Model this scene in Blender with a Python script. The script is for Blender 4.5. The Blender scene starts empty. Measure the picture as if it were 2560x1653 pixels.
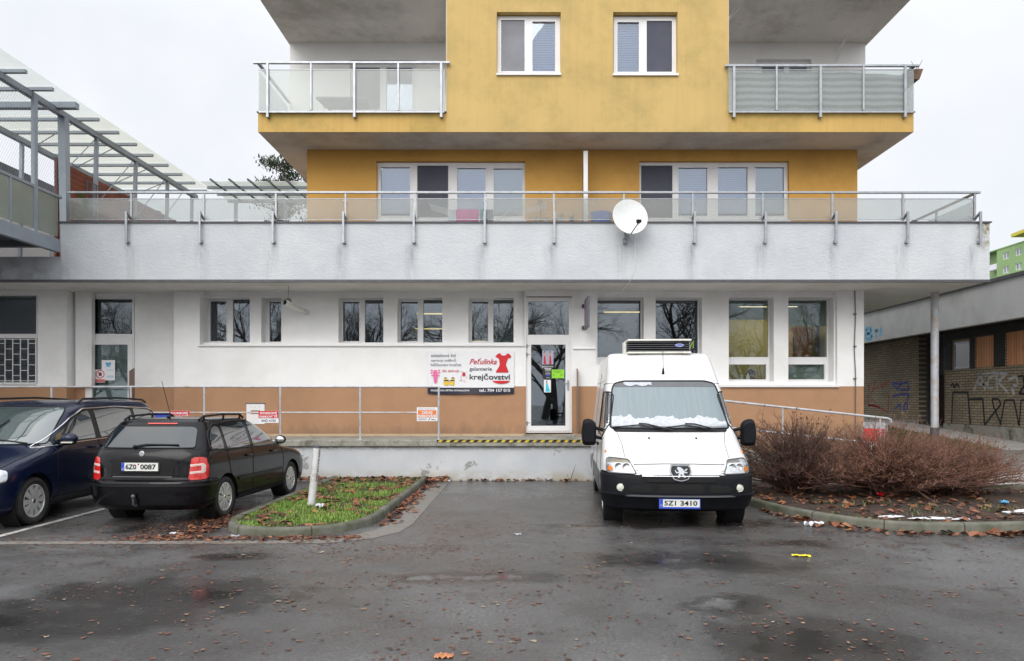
import bpy, bmesh, math, random
from mathutils import Vector, Matrix
random.seed(7)
SC = bpy.context.scene
COL = SC.collection
PI = math.pi
F, EYE, CX, CY = 1650.0, 1.72, 1215.0, 930.0      # survey numbers measured from the photograph

def wx(px, Y): return (px - CX) * Y / F
def wz(py, Y): return EYE + (CY - py) * Y / F

ORG = {}

# ------------------------------------------------------------------ mesh builder
class MB:
    def __init__(self):
        self.v = []; self.f = []
    def add(self, vs, fs):
        o = len(self.v)
        self.v += [tuple(p) for p in vs]
        self.f += [tuple(i + o for i in f) for f in fs]
    def quad(self, a, b, c, d): self.add([a, b, c, d], [(0, 1, 2, 3)])
    def box(self, x0, x1, y0, y1, z0, z1):
        if x0 > x1: x0, x1 = x1, x0
        if y0 > y1: y0, y1 = y1, y0
        if z0 > z1: z0, z1 = z1, z0
        self.add([(x0,y0,z0),(x1,y0,z0),(x1,y1,z0),(x0,y1,z0),(x0,y0,z1),(x1,y0,z1),(x1,y1,z1),(x0,y1,z1)],
                 [(0,3,2,1),(4,5,6,7),(0,1,5,4),(1,2,6,5),(2,3,7,6),(3,0,4,7)])
    def prism(self, pts, d, axis=1):
        """closed outline pts (a,b) extruded from d[0] to d[1] along axis"""
        n = len(pts)
        def mk(a, b, t):
            return (a, t, b) if axis == 1 else ((t, a, b) if axis == 0 else (a, b, t))
        vs = [mk(a, b, d[0]) for a, b in pts] + [mk(a, b, d[1]) for a, b in pts]
        fs = [tuple(range(n)), tuple(range(2*n-1, n-1, -1))]
        for i in range(n):
            j = (i+1) % n
            fs.append((j, i, i+n, j+n))
        self.add(vs, fs)
    def bar(self, p, q, w, h=None, up=(0,0,1)):
        h = h or w
        p = Vector(p); q = Vector(q); d = (q-p).normalized(); u = Vector(up)
        if abs(d.dot(u)) > .98: u = Vector((0,1,0))
        s = d.cross(u).normalized(); u = s.cross(d).normalized()
        vs = []
        for c in (p, q):
            for a, b in ((-1,-1),(1,-1),(1,1),(-1,1)):
                vs.append(c + s*(a*w/2) + u*(b*h/2))
        self.add(vs, [(0,1,2,3),(7,6,5,4),(0,4,5,1),(1,5,6,2),(2,6,7,3),(3,7,4,0)])
    def tube(self, pts, r, n=8, cap=True):
        """tube through pts; r a number or one per point"""
        pts = [Vector(p) for p in pts]
        rs = r if isinstance(r, (list, tuple)) else [r]*len(pts)
        vs = []; fs = []; k = len(pts)
        ref = None
        for i, p in enumerate(pts):
            d = (pts[min(i+1,k-1)] - pts[max(i-1,0)])
            d = d.normalized() if d.length > 1e-9 else Vector((0,0,1))
            if ref is None:
                ref = Vector((0,0,1)) if abs(d.z) < .9 else Vector((1,0,0))
            s = d.cross(ref).normalized(); u = s.cross(d).normalized(); ref = u
            for j in range(n):
                a = 2*PI*j/n
                vs.append(p + s*(rs[i]*math.cos(a)) + u*(rs[i]*math.sin(a)))
        for i in range(k-1):
            for j in range(n):
                j2 = (j+1) % n
                fs.append((i*n+j, i*n+j2, (i+1)*n+j2, (i+1)*n+j))
        if cap and n > 2:
            fs.append(tuple(range(n-1,-1,-1))); fs.append(tuple((k-1)*n+j for j in range(n)))
        self.add(vs, fs)
    def lathe(self, prof, c=(0,0,0), axis='z', n=24):
        """prof list of (r, t) along axis"""
        vs = []; fs = []; k = len(prof)
        for r, t in prof:
            for j in range(n):
                a = 2*PI*j/n; x, y = r*math.cos(a), r*math.sin(a)
                p = (x, y, t) if axis == 'z' else ((x, t, y) if axis == 'y' else (t, x, y))
                vs.append((p[0]+c[0], p[1]+c[1], p[2]+c[2]))
        for i in range(k-1):
            for j in range(n):
                j2 = (j+1) % n
                fs.append((i*n+j, i*n+j2, (i+1)*n+j2, (i+1)*n+j))
        self.add(vs, fs)
    def ball(self, c, r, n=12, sx=1, sy=1, sz=1):
        vs = []; fs = []; m = max(4, n//2)
        for i in range(m+1):
            t = PI*i/m
            for j in range(n):
                a = 2*PI*j/n
                vs.append((c[0]+sx*r*math.sin(t)*math.cos(a), c[1]+sy*r*math.sin(t)*math.sin(a), c[2]+sz*r*math.cos(t)))
        for i in range(m):
            for j in range(n):
                j2 = (j+1) % n
                fs.append((i*n+j, (i+1)*n+j, (i+1)*n+j2, i*n+j2))
        self.add(vs, fs)
    def disc_poly(self, pts, y):
        self.add([(a, y, b) for a, b in pts], [tuple(range(len(pts)))])
    def grid(self, fn, nu, nv):
        vs = [fn(i/nu, j/nv) for j in range(nv+1) for i in range(nu+1)]
        fs = [(j*(nu+1)+i, j*(nu+1)+i+1, (j+1)*(nu+1)+i+1, (j+1)*(nu+1)+i) for j in range(nv) for i in range(nu)]
        self.add(vs, fs)
    def wall(self, axis, t0, t1, u0, u1, z0, z1, holes=()):
        """wall slab with rectangular holes (u0,u1,z0,z1): front at t0, back at t1, normal along axis ('y': u is x; 'x': u is y)"""
        us = sorted({u0, u1, *[min(max(h[0],u0),u1) for h in holes], *[min(max(h[1],u0),u1) for h in holes]})
        zs = sorted({z0, z1, *[min(max(h[2],z0),z1) for h in holes], *[min(max(h[3],z0),z1) for h in holes]})
        def P(u, t, z): return (u, t, z) if axis == 'y' else (t, u, z)
        def solid(i, j):
            if i < 0 or j < 0 or i >= len(us)-1 or j >= len(zs)-1: return False
            cu = (us[i]+us[i+1])/2; cz = (zs[j]+zs[j+1])/2
            return not any(h[0] < cu < h[1] and h[2] < cz < h[3] for h in holes)
        for i in range(len(us)-1):
            for j in range(len(zs)-1):
                if not solid(i, j): continue
                a, b, c, d = us[i], us[i+1], zs[j], zs[j+1]
                self.quad(P(a,t0,c), P(b,t0,c), P(b,t0,d), P(a,t0,d))
                self.quad(P(b,t1,c), P(a,t1,c), P(a,t1,d), P(b,t1,d))
                if not solid(i-1, j): self.quad(P(a,t1,c), P(a,t0,c), P(a,t0,d), P(a,t1,d))
                if not solid(i+1, j): self.quad(P(b,t0,c), P(b,t1,c), P(b,t1,d), P(b,t0,d))
                if not solid(i, j-1): self.quad(P(a,t1,c), P(b,t1,c), P(b,t0,c), P(a,t0,c))
                if not solid(i, j+1): self.quad(P(a,t0,d), P(b,t0,d), P(b,t1,d), P(a,t1,d))

def to_mesh(name, mb, origin=(0,0,0), bevel=0, smooth=None, merge=True):
    me = bpy.data.meshes.new(name)
    ox, oy, oz = origin
    me.from_pydata([(x-ox, y-oy, z-oz) for x, y, z in mb.v], [], mb.f)
    if merge or bevel:
        bm = bmesh.new(); bm.from_mesh(me)
        bmesh.ops.remove_doubles(bm, verts=bm.verts, dist=1e-5)
        if bevel:
            bmesh.ops.recalc_face_normals(bm, faces=bm.faces)
            es = [e for e in bm.edges if len(e.link_faces) == 2 and e.calc_face_angle(0) > .6]
            bmesh.ops.bevel(bm, geom=es, offset=bevel, segments=2, profile=.6, affect='EDGES', clamp_overlap=True)
        bm.to_mesh(me); bm.free()
    if smooth is not None:
        me.shade_smooth()
        me.set_sharp_from_angle(angle=math.radians(smooth))
    return me

def obj(name, mb, m, parent=None, bevel=0, smooth=None, origin=None, merge=True):
    """link one mesh object. With a parent the vertices are re-based to the parent's origin; alone it gets its origin at its base."""
    if parent is not None:
        org = ORG.get(parent.name, (0,0,0))
    elif origin is not None:
        org = origin
    else:
        xs = [p[0] for p in mb.v]; ys = [p[1] for p in mb.v]; zs = [p[2] for p in mb.v]
        org = ((min(xs)+max(xs))/2, (min(ys)+max(ys))/2, min(zs))
    me = to_mesh(name, mb, org, bevel, smooth, merge)
    if m is not None: me.materials.append(m)
    o = bpy.data.objects.new(name, me); COL.objects.link(o)
    if parent is not None: o.parent = parent
    else: o.location = org
    ORG[o.name] = org
    return o

def tag(o, label=None, cat=None, group=None, kind=None):
    if label: o['label'] = label
    if cat: o['category'] = cat
    if group: o['group'] = group
    if kind: o['kind'] = kind
    return o

def thing(name, label, cat, loc=(0,0,0), rz=0, group=None, local=False):
    o = bpy.data.objects.new(name, None); COL.objects.link(o)
    o.empty_display_size = .2
    o.location = loc; o.rotation_euler = (0,0,rz)
    ORG[o.name] = (0,0,0) if local else tuple(loc)
    return tag(o, label, cat, group)

def copy_tree(o, parent=None):
    c = o.copy(); COL.objects.link(c)
    ORG[c.name] = ORG.get(o.name, (0,0,0))
    if parent is not None: c.parent = parent
    for ch in list(o.children): copy_tree(ch, c)
    return c

def text_mb(s, x0, x1, z0, y, z1=None, depth=.0015, shear=0, fn=None, bold=0):
    """lettering as a mesh builder: in the plane y=const facing -y, left x0, right x1, baseline z0, overall top z1"""
    c = bpy.data.curves.new('lettering', 'FONT'); c.body = s; c.shear = shear; c.offset = bold
    c.resolution_u = 3
    o = bpy.data.objects.new('lettering', c); COL.objects.link(o)
    bpy.context.view_layer.update()
    me = bpy.data.meshes.new_from_object(o.evaluated_get(bpy.context.evaluated_depsgraph_get()))
    bpy.data.objects.remove(o); 
    vs = [v.co.copy() for v in me.vertices]
    mb = MB()
    if not vs: return mb
    ax, bx = min(v.x for v in vs), max(v.x for v in vs)
    top = max(v.y for v in vs)
    k = (x1-x0)/(bx-ax); kz = k if z1 is None else (z1-z0)/top
    pts = [(x0+(v.x-ax)*k, y, z0+v.y*kz) for v in vs]
    if fn: pts = [fn(*p) for p in pts]
    mb.add(pts, [tuple(p.vertices) for p in me.polygons])
    bpy.data.meshes.remove(me)
    return mb
# ------------------------------------------------------------------ materials
def new_mat(name):
    m = bpy.data.materials.new(name); m.use_nodes = True
    nt = m.node_tree; b = nt.nodes['Principled BSDF']
    return m, nt, b
def N(nt, t, **kw):
    n = nt.nodes.new(t)
    for k, v in kw.items():
        if k in n.inputs: n.inputs[k].default_value = v
        else: setattr(n, k, v)
    return n
def L(nt, a, b): nt.links.new(a, b)
def coords(nt, scale=(1,1,1)):
    tc = N(nt, 'ShaderNodeTexCoord'); mp = N(nt, 'ShaderNodeMapping'); mp.inputs['Scale'].default_value = scale
    L(nt, tc.outputs['Object'], mp.inputs['Vector']); return mp.outputs['Vector']
def noise(nt, vec, scale, detail=4, rough=.6):
    n = N(nt, 'ShaderNodeTexNoise', Scale=scale, Detail=detail, Roughness=rough); L(nt, vec, n.inputs['Vector']); return n.outputs['Fac']
def ramp(nt, fac, stops):
    r = N(nt, 'ShaderNodeValToRGB'); e = r.color_ramp.elements
    while len(e) < len(stops): e.new(.5)
    for i, (p, c) in enumerate(stops):
        e[i].position = p; e[i].color = (*c, 1) if len(c) == 3 else c
    L(nt, fac, r.inputs['Fac']); return r.outputs['Color']
def mathn(nt, op, a, b=None, clamp=False):
    n = N(nt, 'ShaderNodeMath'); n.operation = op; n.use_clamp = clamp
    for i, s in enumerate((a, b)):
        if s is None: continue
        if isinstance(s, (int, float)): n.inputs[i].default_value = s
        else: L(nt, s, n.inputs[i])
    return n.outputs[0]
def mixc(nt, fac, a, b, mode='MIX'):
    n = N(nt, 'ShaderNodeMix'); n.data_type = 'RGBA'; n.blend_type = mode
    for i, s in ((0, fac), (6, a), (7, b)):
        if isinstance(s, (int, float)): n.inputs[i].default_value = s
        elif isinstance(s, tuple): n.inputs[i].default_value = (*s, 1) if len(s) == 3 else s
        else: L(nt, s, n.inputs[i])
    return n.outputs[2]
def bump(nt, b, h, strength=.3, dist=.01):
    n = N(nt, 'ShaderNodeBump', Strength=strength, Distance=dist); L(nt, h, n.inputs['Height']); L(nt, n.outputs['Normal'], b.inputs['Normal'])

def M(name, rgb, rough=.5, metal=0., var=.12, vscale=3., bmp=0., bscale=150., bdist=.004, spec=.5, coat=0., dirt=None, dscale=1.5, damt=.5, streak=0., splash=None):
    """procedural paint / plaster / metal: base colour with soft variation, optional dirt colour in patches, vertical streaks, bump"""
    m, nt, b = new_mat(name)
    v = coords(nt)
    n1 = noise(nt, v, vscale, 5)
    lo = tuple(max(0, c*(1-var)) for c in rgb); hi = tuple(min(1, c*(1+var)) for c in rgb)
    col = ramp(nt, n1, [(.3, lo), (.7, hi)])
    if dirt:
        n2 = noise(nt, v, dscale, 8, .7)
        f = ramp(nt, n2, [(.47, (0,0,0)), (.66, (damt,)*3)])
        col = mixc(nt, f, col, dirt)
    if streak:
        v2 = coords(nt, (9, 9, .35)); n3 = noise(nt, v2, 1.3, 6, .65)
        f = ramp(nt, n3, [(.48, (0,0,0)), (.75, (streak,)*3)])
        col = mixc(nt, f, col, tuple(c*.55 for c in rgb))
    if splash:
        z0, z1, sc = splash
        tc = N(nt, 'ShaderNodeTexCoord'); sp = N(nt, 'ShaderNodeSeparateXYZ'); L(nt, tc.outputs['Object'], sp.inputs[0])
        edge = mathn(nt, 'ADD', mathn(nt, 'DIVIDE', mathn(nt, 'SUBTRACT', sp.outputs[2], z0), z1-z0), mathn(nt, 'MULTIPLY', mathn(nt, 'SUBTRACT', noise(nt, coords(nt, (1,1,.5)), 3.5, 7, .7), .5), 2.2))
        col = mixc(nt, ramp(nt, edge, [(.0, (.75,.75,.75)), (.8, (0,0,0))]), col, sc)
    L(nt, col, b.inputs['Base Color'])
    b.inputs['Roughness'].default_value = rough; b.inputs['Metallic'].default_value = metal
    b.inputs['Specular IOR Level'].default_value = spec
    if coat: b.inputs['Coat Weight'].default_value = coat; b.inputs['Coat Roughness'].default_value = .04
    if bmp:
        bump(nt, b, noise(nt, v, bscale, 3, .6), bmp, bdist)
    return m

MAT = {}
MAT['white_plaster'] = M('white_plaster', (.90,.905,.91), .9, var=.035, vscale=1.2, bmp=.25, bscale=90, dirt=(.60,.59,.55), dscale=.7, damt=.25)
MAT['brown_plaster'] = M('brown_plaster', (.43,.245,.14), .88, var=.05, vscale=1.5, bmp=.3, bscale=120, dirt=(.33,.185,.105), dscale=.8, damt=.5, splash=(.86,1.25,(.24,.155,.10)))
MAT['yellow_plaster'] = M('yellow_plaster', (.60,.425,.165), .9, var=.06, vscale=.7, bmp=.3, bscale=110, dirt=(.43,.32,.12), dscale=.9, damt=.7, streak=.2)
MAT['orange_plaster'] = M('orange_plaster', (.62,.345,.085), .9, var=.05, vscale=.9, bmp=.3, bscale=110, dirt=(.45,.24,.06), dscale=.8, damt=.6)
MAT['soffit'] = M('soffit_plaster', (.78,.74,.69), .95, var=.08, vscale=.8, bmp=.3, bscale=70, dirt=(.34,.30,.26), dscale=.9, damt=.5)
MAT['soffit_white'] = M('white_soffit', (.80,.80,.78), .95, var=.05, vscale=.8, bmp=.2, bscale=70, dirt=(.5,.49,.46), dscale=.7, damt=.4)
MAT['balcony_wall'] = M('balcony_plaster', (.90,.885,.865), .92, var=.05, vscale=.8, bmp=.25, bscale=90)
MAT['upvc'] = M('white_window_plastic', (.82,.82,.83), .35, var=.03, vscale=2)
MAT['white_sheet'] = M('white_board', (.84,.85,.88), .35, var=.02, vscale=4)
MAT['steel'] = M('galvanised_steel', (.36,.38,.41), .42, .75, var=.16, vscale=9, bmp=.05, bscale=60)
MAT['bridge_steel'] = M('bluish_painted_steel', (.30,.34,.39), .5, .3, var=.14, vscale=4, dirt=(.2,.2,.2), dscale=2, damt=.4)
MAT['dark_steel'] = M('dark_steel', (.10,.11,.13), .5, .4, var=.15, vscale=5)
MAT['flashing'] = M('dark_sheet_flashing', (.10,.10,.11), .5, .3, var=.2, vscale=4)
MAT['black_plastic'] = M('black_plastic', (.008,.009,.012), .55, var=.2, vscale=8, bmp=.06, bscale=300, bdist=.001, spec=.16)
MAT['rubber'] = M('tyre_rubber', (.016,.016,.017), .75, var=.3, vscale=9, dirt=(.07,.065,.055), dscale=6, damt=.5)
MAT['concrete'] = M('weathered_concrete', (.34,.33,.29), .9, var=.25, vscale=2.5, bmp=.4, bscale=40, dirt=(.085,.08,.055), dscale=2.6, damt=.95)
MAT['kerb'] = M('mossy_kerb_concrete', (.13,.13,.105), .85, var=.3, vscale=4, bmp=.4, bscale=70, dirt=(.055,.07,.025), dscale=2.2, damt=.9)
MAT['strip'] = M('concrete_gutter', (.20,.19,.175), .7, var=.22, vscale=3, bmp=.3, bscale=90, dirt=(.11,.09,.07), dscale=3, damt=.7)
MAT['path'] = M('path_concrete', (.40,.39,.37), .8, var=.12, vscale=1.5, bmp=.3, bscale=60, dirt=(.24,.22,.19), dscale=1.2, damt=.6)
MAT['soil'] = M('dark_soil', (.035,.024,.017), .95, var=.5, vscale=9, bmp=.9, bscale=25, bdist=.03, dirt=(.10,.045,.025), dscale=4, damt=.7)
MAT['turf'] = M('turf_soil', (.05,.07,.018), .95, var=.4, vscale=7, bmp=.8, bscale=30, bdist=.02, dirt=(.05,.03,.02), dscale=2.5, damt=.6)
MAT['red'] = M('red_print', (.62,.012,.02), .4, var=.05)
MAT['red_text'] = M('red_lettering', (.55,.02,.05), .4, var=.04)
MAT['navy'] = M('navy_print', (.012,.013,.035), .35, var=.1)
MAT['grey_text'] = M('grey_lettering', (.10,.12,.16), .5, var=.05)
MAT['white_print'] = M('white_lettering', (.82,.83,.86), .45, var=.02)
MAT['orange_print'] = M('orange_print', (.75,.22,.07), .45, var=.05)
MAT['lime'] = M('lime_paper', (.30,.72,.04), .6, var=.05)
MAT['blue_print'] = M('blue_print', (.03,.08,.55), .4, var=.05)
MAT['sky_print'] = M('pale_blue_print', (.10,.42,.70), .5, var=.1)
MAT['turquoise'] = M('turquoise_print', (.05,.55,.68), .5, var=.12, vscale=20)
MAT['skin_print'] = M('skin_print', (.62,.36,.25), .5, var=.05)
MAT['lilac_print'] = M('lilac_print', (.38,.40,.55), .5, var=.05)
MAT['pink_print'] = M('pink_print', (.80,.16,.38), .5, var=.15, vscale=30)
MAT['yellow_print'] = M('yellow_print', (.80,.55,.06), .5, var=.15, vscale=30)
MAT['hazard_black'] = M('hazard_black', (.02,.02,.02), .6, var=.2, vscale=14)
MAT['hazard_yellow'] = M('hazard_yellow', (.70,.52,.04), .6, var=.15, vscale=6, dirt=(.25,.2,.08), dscale=9, damt=.7)
MAT['snow'] = M('old_snow', (.66,.68,.72), .7, var=.12, vscale=8, bmp=.5, bscale=50, bdist=.01)
MAT['screen_snow'] = M('windscreen_snow', (.50,.52,.56), .6, var=.15, vscale=18, bmp=.4, bscale=60)
MAT['old_ice'] = M('grey_ice', (.45,.48,.53), .3, var=.3, vscale=30)
MAT['blind'] = M('lilac_blind', (.27,.33,.54), .8, var=.05, vscale=1)
MAT['blind_pale'] = M('pale_blind', (.38,.44,.62), .8, var=.05, vscale=1)
MAT['insect_screen'] = M('dark_insect_screen', (.075,.08,.11), .8, var=.15, vscale=1.5)
MAT['insect_screen_pale'] = M('grey_insect_screen', (.24,.245,.27), .8, var=.15, vscale=1.5)
MAT['green_blind'] = M('grey_green_blind', (.36,.42,.39), .8, var=.08, vscale=3)
MAT['curtain_red'] = M('dark_red_cloth', (.11,.02,.022), .8, var=.6, vscale=4)
MAT['curtain_dark'] = M('dark_cloth', (.03,.032,.04), .8, var=.6, vscale=4)
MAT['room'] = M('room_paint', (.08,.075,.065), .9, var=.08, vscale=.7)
MAT['room_olive'] = M('olive_room_paint', (.42,.37,.14), .9, var=.12, vscale=.7)
MAT['wood_brown'] = M('brown_cabinet_wood', (.22,.10,.03), .6, var=.2, vscale=4)
MAT['red_wood'] = M('red_brown_slat_wood', (.20,.05,.022), .7, var=.25, vscale=5, dirt=(.09,.03,.02), dscale=2, damt=.6)
MAT['board_wood'] = M('orange_plank_wood', (.50,.20,.09), .7, var=.25, vscale=6)
MAT['brown_planter'] = M('brown_planter', (.14,.075,.04), .6, var=.2)
MAT['dish'] = M('dish_enamel', (.70,.72,.72), .38, var=.05, vscale=2.5, dirt=(.5,.5,.46), dscale=3, damt=.3)
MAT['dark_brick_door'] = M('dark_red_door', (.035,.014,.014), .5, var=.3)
MAT['fascia_grey'] = M('grey_render_fascia', (.52,.53,.53), .9, var=.1, vscale=.9, bmp=.3, bscale=60, dirt=(.30,.29,.26), dscale=.8, damt=.5)
MAT['green_paint'] = M('green_facade', (.30,.45,.20), .9, var=.05, vscale=.2)
MAT['yellow_paint'] = M('yellow_facade_trim', (.62,.55,.07), .8, var=.05)
MAT['pale_wall'] = M('pale_wall', (.70,.70,.71), .9, var=.05, vscale=.5)
MAT['pipe_white'] = M('white_plastic_pipe', (.75,.75,.72), .4, var=.06, vscale=5, dirt=(.35,.33,.26), dscale=5, damt=.5)
MAT['bark'] = M('dark_bark', (.12,.105,.09), .9, var=.35, vscale=12, bmp=.6, bscale=40)
MAT['twig'] = M('brown_twig', (.19,.092,.062), .75, var=.35, vscale=2.5)
MAT['twig_dark'] = M('dark_twig', (.085,.045,.034), .8, var=.35, vscale=3)
MAT['conifer'] = M('conifer_leaf', (.045,.065,.03), .8, var=.4, vscale=6)
MAT['leafgreen'] = M('plant_leaf', (.09,.19,.03), .6, var=.4, vscale=9)
MAT['bollard'] = M('bollard_paint', (.70,.71,.72), .45, var=.06, vscale=3, dirt=(.30,.22,.14), dscale=6, damt=.7)
MAT['paper_white'] = M('white_litter', (.62,.64,.69), .5, var=.05, vscale=10)
MAT['yellow_wrapper'] = M('yellow_wrapper', (.80,.66,.02), .35, var=.08, vscale=20)
MAT['blue_plastic'] = M('blue_plastic', (.02,.16,.85), .4, var=.15, vscale=5)
MAT['magenta_cloth'] = M('magenta_towel', (.75,.06,.33), .9, var=.15, vscale=30)
MAT['teal_cloth'] = M('teal_cloth', (.02,.32,.32), .9, var=.2, vscale=10)
MAT['grey_cloth'] = M('grey_cloth', (.35,.36,.38), .9, var=.1)
MAT['skin'] = M('skin', (.45,.24,.16), .6, var=.08)
MAT['hair'] = M('dark_hair', (.025,.013,.009), .7, var=.3, vscale=30)
MAT['dark_shirt'] = M('dark_shirt', (.012,.014,.022), .8, var=.2)
MAT['amber'] = M('amber_lens', (.75,.20,.02), .2, var=.1, coat=.5)
MAT['clear_lens'] = M('clear_lamp_reflector', (.62,.64,.66), .16, .8, var=.25, vscale=14, coat=.8)
MAT['fog_lens'] = M('fog_lamp_lens', (.75,.76,.66), .2, .3, var=.1, coat=.8)
MAT['chrome'] = M('chrome', (.72,.73,.75), .12, 1.0, var=.04)
MAT['tail_red'] = M('red_lamp_lens', (.62,.018,.014), .15, var=.15, vscale=14, coat=1.)
MAT['tail_white'] = M('pale_lamp_lens', (.70,.52,.48), .15, var=.1, coat=1.)
MAT['plate'] = M('plate_white', (.78,.79,.76), .4, var=.04)
MAT['wellblack'] = M('wheel_well_black', (.006,.006,.007), .9, var=.2)
MAT['alloy'] = M('silver_wheel', (.66,.67,.67), .35, .45, var=.06, vscale=6, dirt=(.3,.27,.22), dscale=8, damt=.35)
MAT['white_paint'] = M('white_van_paint', (.73,.735,.74), .3, var=.03, vscale=1.5, coat=.5, dirt=(.50,.48,.44), dscale=1.6, damt=.45)
MAT['grey_trim'] = M('grey_body_trim', (.12,.125,.135), .5, var=.1)
MAT['black_paint'] = M('black_car_paint', (.004,.004,.006), .16, var=.2, vscale=2, coat=.22, spec=.2)
MAT['blue_paint'] = M('midnight_blue_car_paint', (.005,.010,.034), .22, .1, var=.15, vscale=2, coat=.25, spec=.3)
MAT['satin_black'] = M('satin_black_trim', (.008,.008,.010), .4, var=.1, spec=.3)
MAT['fridge_white'] = M('cooler_white', (.78,.78,.74), .4, var=.05, dirt=(.5,.42,.2), dscale=5, damt=.4)
MAT['rail_paint'] = M('pale_painted_rail', (.52,.54,.58), .5, .2, var=.1, vscale=5, dirt=(.42,.26,.14), dscale=4, damt=.7)
MAT['terrace_floor'] = M('terrace_paving', (.28,.27,.26), .85, var=.15, vscale=2)
MAT['lead'] = M('dull_wire', (.12,.11,.10), .6, var=.2)
MAT['far_glass'] = M('far_window_glass', (.30,.33,.37), .15, var=.3, vscale=.7)
MAT['tile_red'] = M('graffiti_red', (.28,.03,.03), .7, var=.3, vscale=8)
MAT['graffiti_black'] = M('graffiti_black', (.012,.012,.014), .7, var=.3, vscale=8)
MAT['graffiti_white'] = M('graffiti_white', (.40,.40,.40), .7, var=.3, vscale=8)
MAT['graffiti_blue'] = M('graffiti_blue', (.03,.05,.30), .7, var=.3, vscale=8)
MAT['graffiti_cyan'] = M('graffiti_cyan', (.15,.42,.62), .7, var=.3, vscale=8)

def emit(name, rgb, s):
    m, nt, b = new_mat(name)
    b.inputs['Base Color'].default_value = (*rgb, 1); b.inputs['Emission Color'].default_value = (*rgb, 1); b.inputs['Emission Strength'].default_value = s
    return m
MAT['lamp_glow'] = emit('ceiling_lamp_glow', (1, .74, .28), 1.5)
MAT['added_room_lamp'] = emit('added_room_lamp_glow', (1, .84, .5), 9)  # stronger glow for the lamp added in the olive room

def glass(name, tint, refl, rough=.0, wob=.0):
    """window pane: see-through with a sharp reflection that grows at grazing angles"""
    m, nt, b = new_mat(name)
    nt.nodes.remove(b)
    out = nt.nodes['Material Output']
    tr = N(nt, 'ShaderNodeBsdfTransparent'); tr.inputs['Color'].default_value = (*tint, 1)
    gl = N(nt, 'ShaderNodeBsdfGlossy'); gl.inputs['Roughness'].default_value = rough
    gl.inputs['Color'].default_value = (.80,.88,1,1)
    lw = N(nt, 'ShaderNodeLayerWeight', Blend=.35)
    f = mathn(nt, 'ADD', mathn(nt, 'MULTIPLY', lw.outputs['Fresnel'], .8), refl, True)
    if wob:
        v = coords(nt); h = noise(nt, v, 1.4, 1, .4)
        bm_ = N(nt, 'ShaderNodeBump', Strength=wob, Distance=.02); L(nt, h, bm_.inputs['Height']); L(nt, bm_.outputs['Normal'], gl.inputs['Normal'])
    mx = N(nt, 'ShaderNodeMixShader'); L(nt, f, mx.inputs[0]); L(nt, tr.outputs[0], mx.inputs[1]); L(nt, gl.outputs[0], mx.inputs[2])
    L(nt, mx.outputs[0], out.inputs['Surface'])
    return m
MAT['pane'] = glass('window_glass', (.66,.70,.70), .075, .012, .03)
MAT['pane_clear'] = glass('clear_window_glass', (.80,.84,.82), .022, .012, .03)
MAT['pane_soft'] = glass('apartment_glass', (.85,.88,.92), .10, .0, .1)

def frosted(name, rgb, see, rgh=.22):
    """frosted balustrade glass: blurred view through plus a milky surface"""
    m, nt, b = new_mat(name)
    nt.nodes.remove(b); out = nt.nodes['Material Output']
    rf = N(nt, 'ShaderNodeBsdfRefraction'); rf.inputs['IOR'].default_value = 1.12; rf.inputs['Roughness'].default_value = rgh; rf.inputs['Color'].default_value = (.9,.93,.92,1)
    tr = N(nt, 'ShaderNodeBsdfTransparent'); tr.inputs['Color'].default_value = (.85,.88,.87,1)
    m0 = N(nt, 'ShaderNodeMixShader'); m0.inputs[0].default_value = 1.0
    L(nt, rf.outputs[0], m0.inputs[1]); L(nt, tr.outputs[0], m0.inputs[2])
    d = N(nt, 'ShaderNodeBsdfDiffuse'); t = N(nt, 'ShaderNodeBsdfTranslucent')
    v = coords(nt); n1 = noise(nt, v, 2.2, 5)
    c = ramp(nt, n1, [(.3, tuple(x*.85 for x in rgb)), (.7, rgb)])
    L(nt, c, d.inputs['Color']); L(nt, c, t.inputs['Color'])
    m1 = N(nt, 'ShaderNodeMixShader'); m1.inputs[0].default_value = .5
    L(nt, d.outputs[0], m1.inputs[1]); L(nt, t.outputs[0], m1.inputs[2])
    g = N(nt, 'ShaderNodeBsdfGlossy'); g.inputs['Roughness'].default_value = .12
    m2 = N(nt, 'ShaderNodeMixShader'); m2.inputs[0].default_value = see
    L(nt, m1.outputs[0], m2.inputs[1]); L(nt, m0.outputs[0], m2.inputs[2])
    m3 = N(nt, 'ShaderNodeMixShader'); m3.inputs[0].default_value = .05
    L(nt, m2.outputs[0], m3.inputs[1]); L(nt, g.outputs[0], m3.inputs[2])
    L(nt, m3.outputs[0], out.inputs['Surface'])
    return m
MAT['frosted'] = frosted('frosted_glass', (.76,.79,.80), .74, .14)
MAT['frosted_green'] = frosted('greenish_frosted_glass', (.42,.45,.40), .35)
MAT['roof_glass'] = frosted('canopy_sheet', (.88,.90,.84), .55)
MAT['roof_glass_yellow'] = frosted('yellowed_canopy_sheet', (.86,.84,.66), .50)

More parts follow.
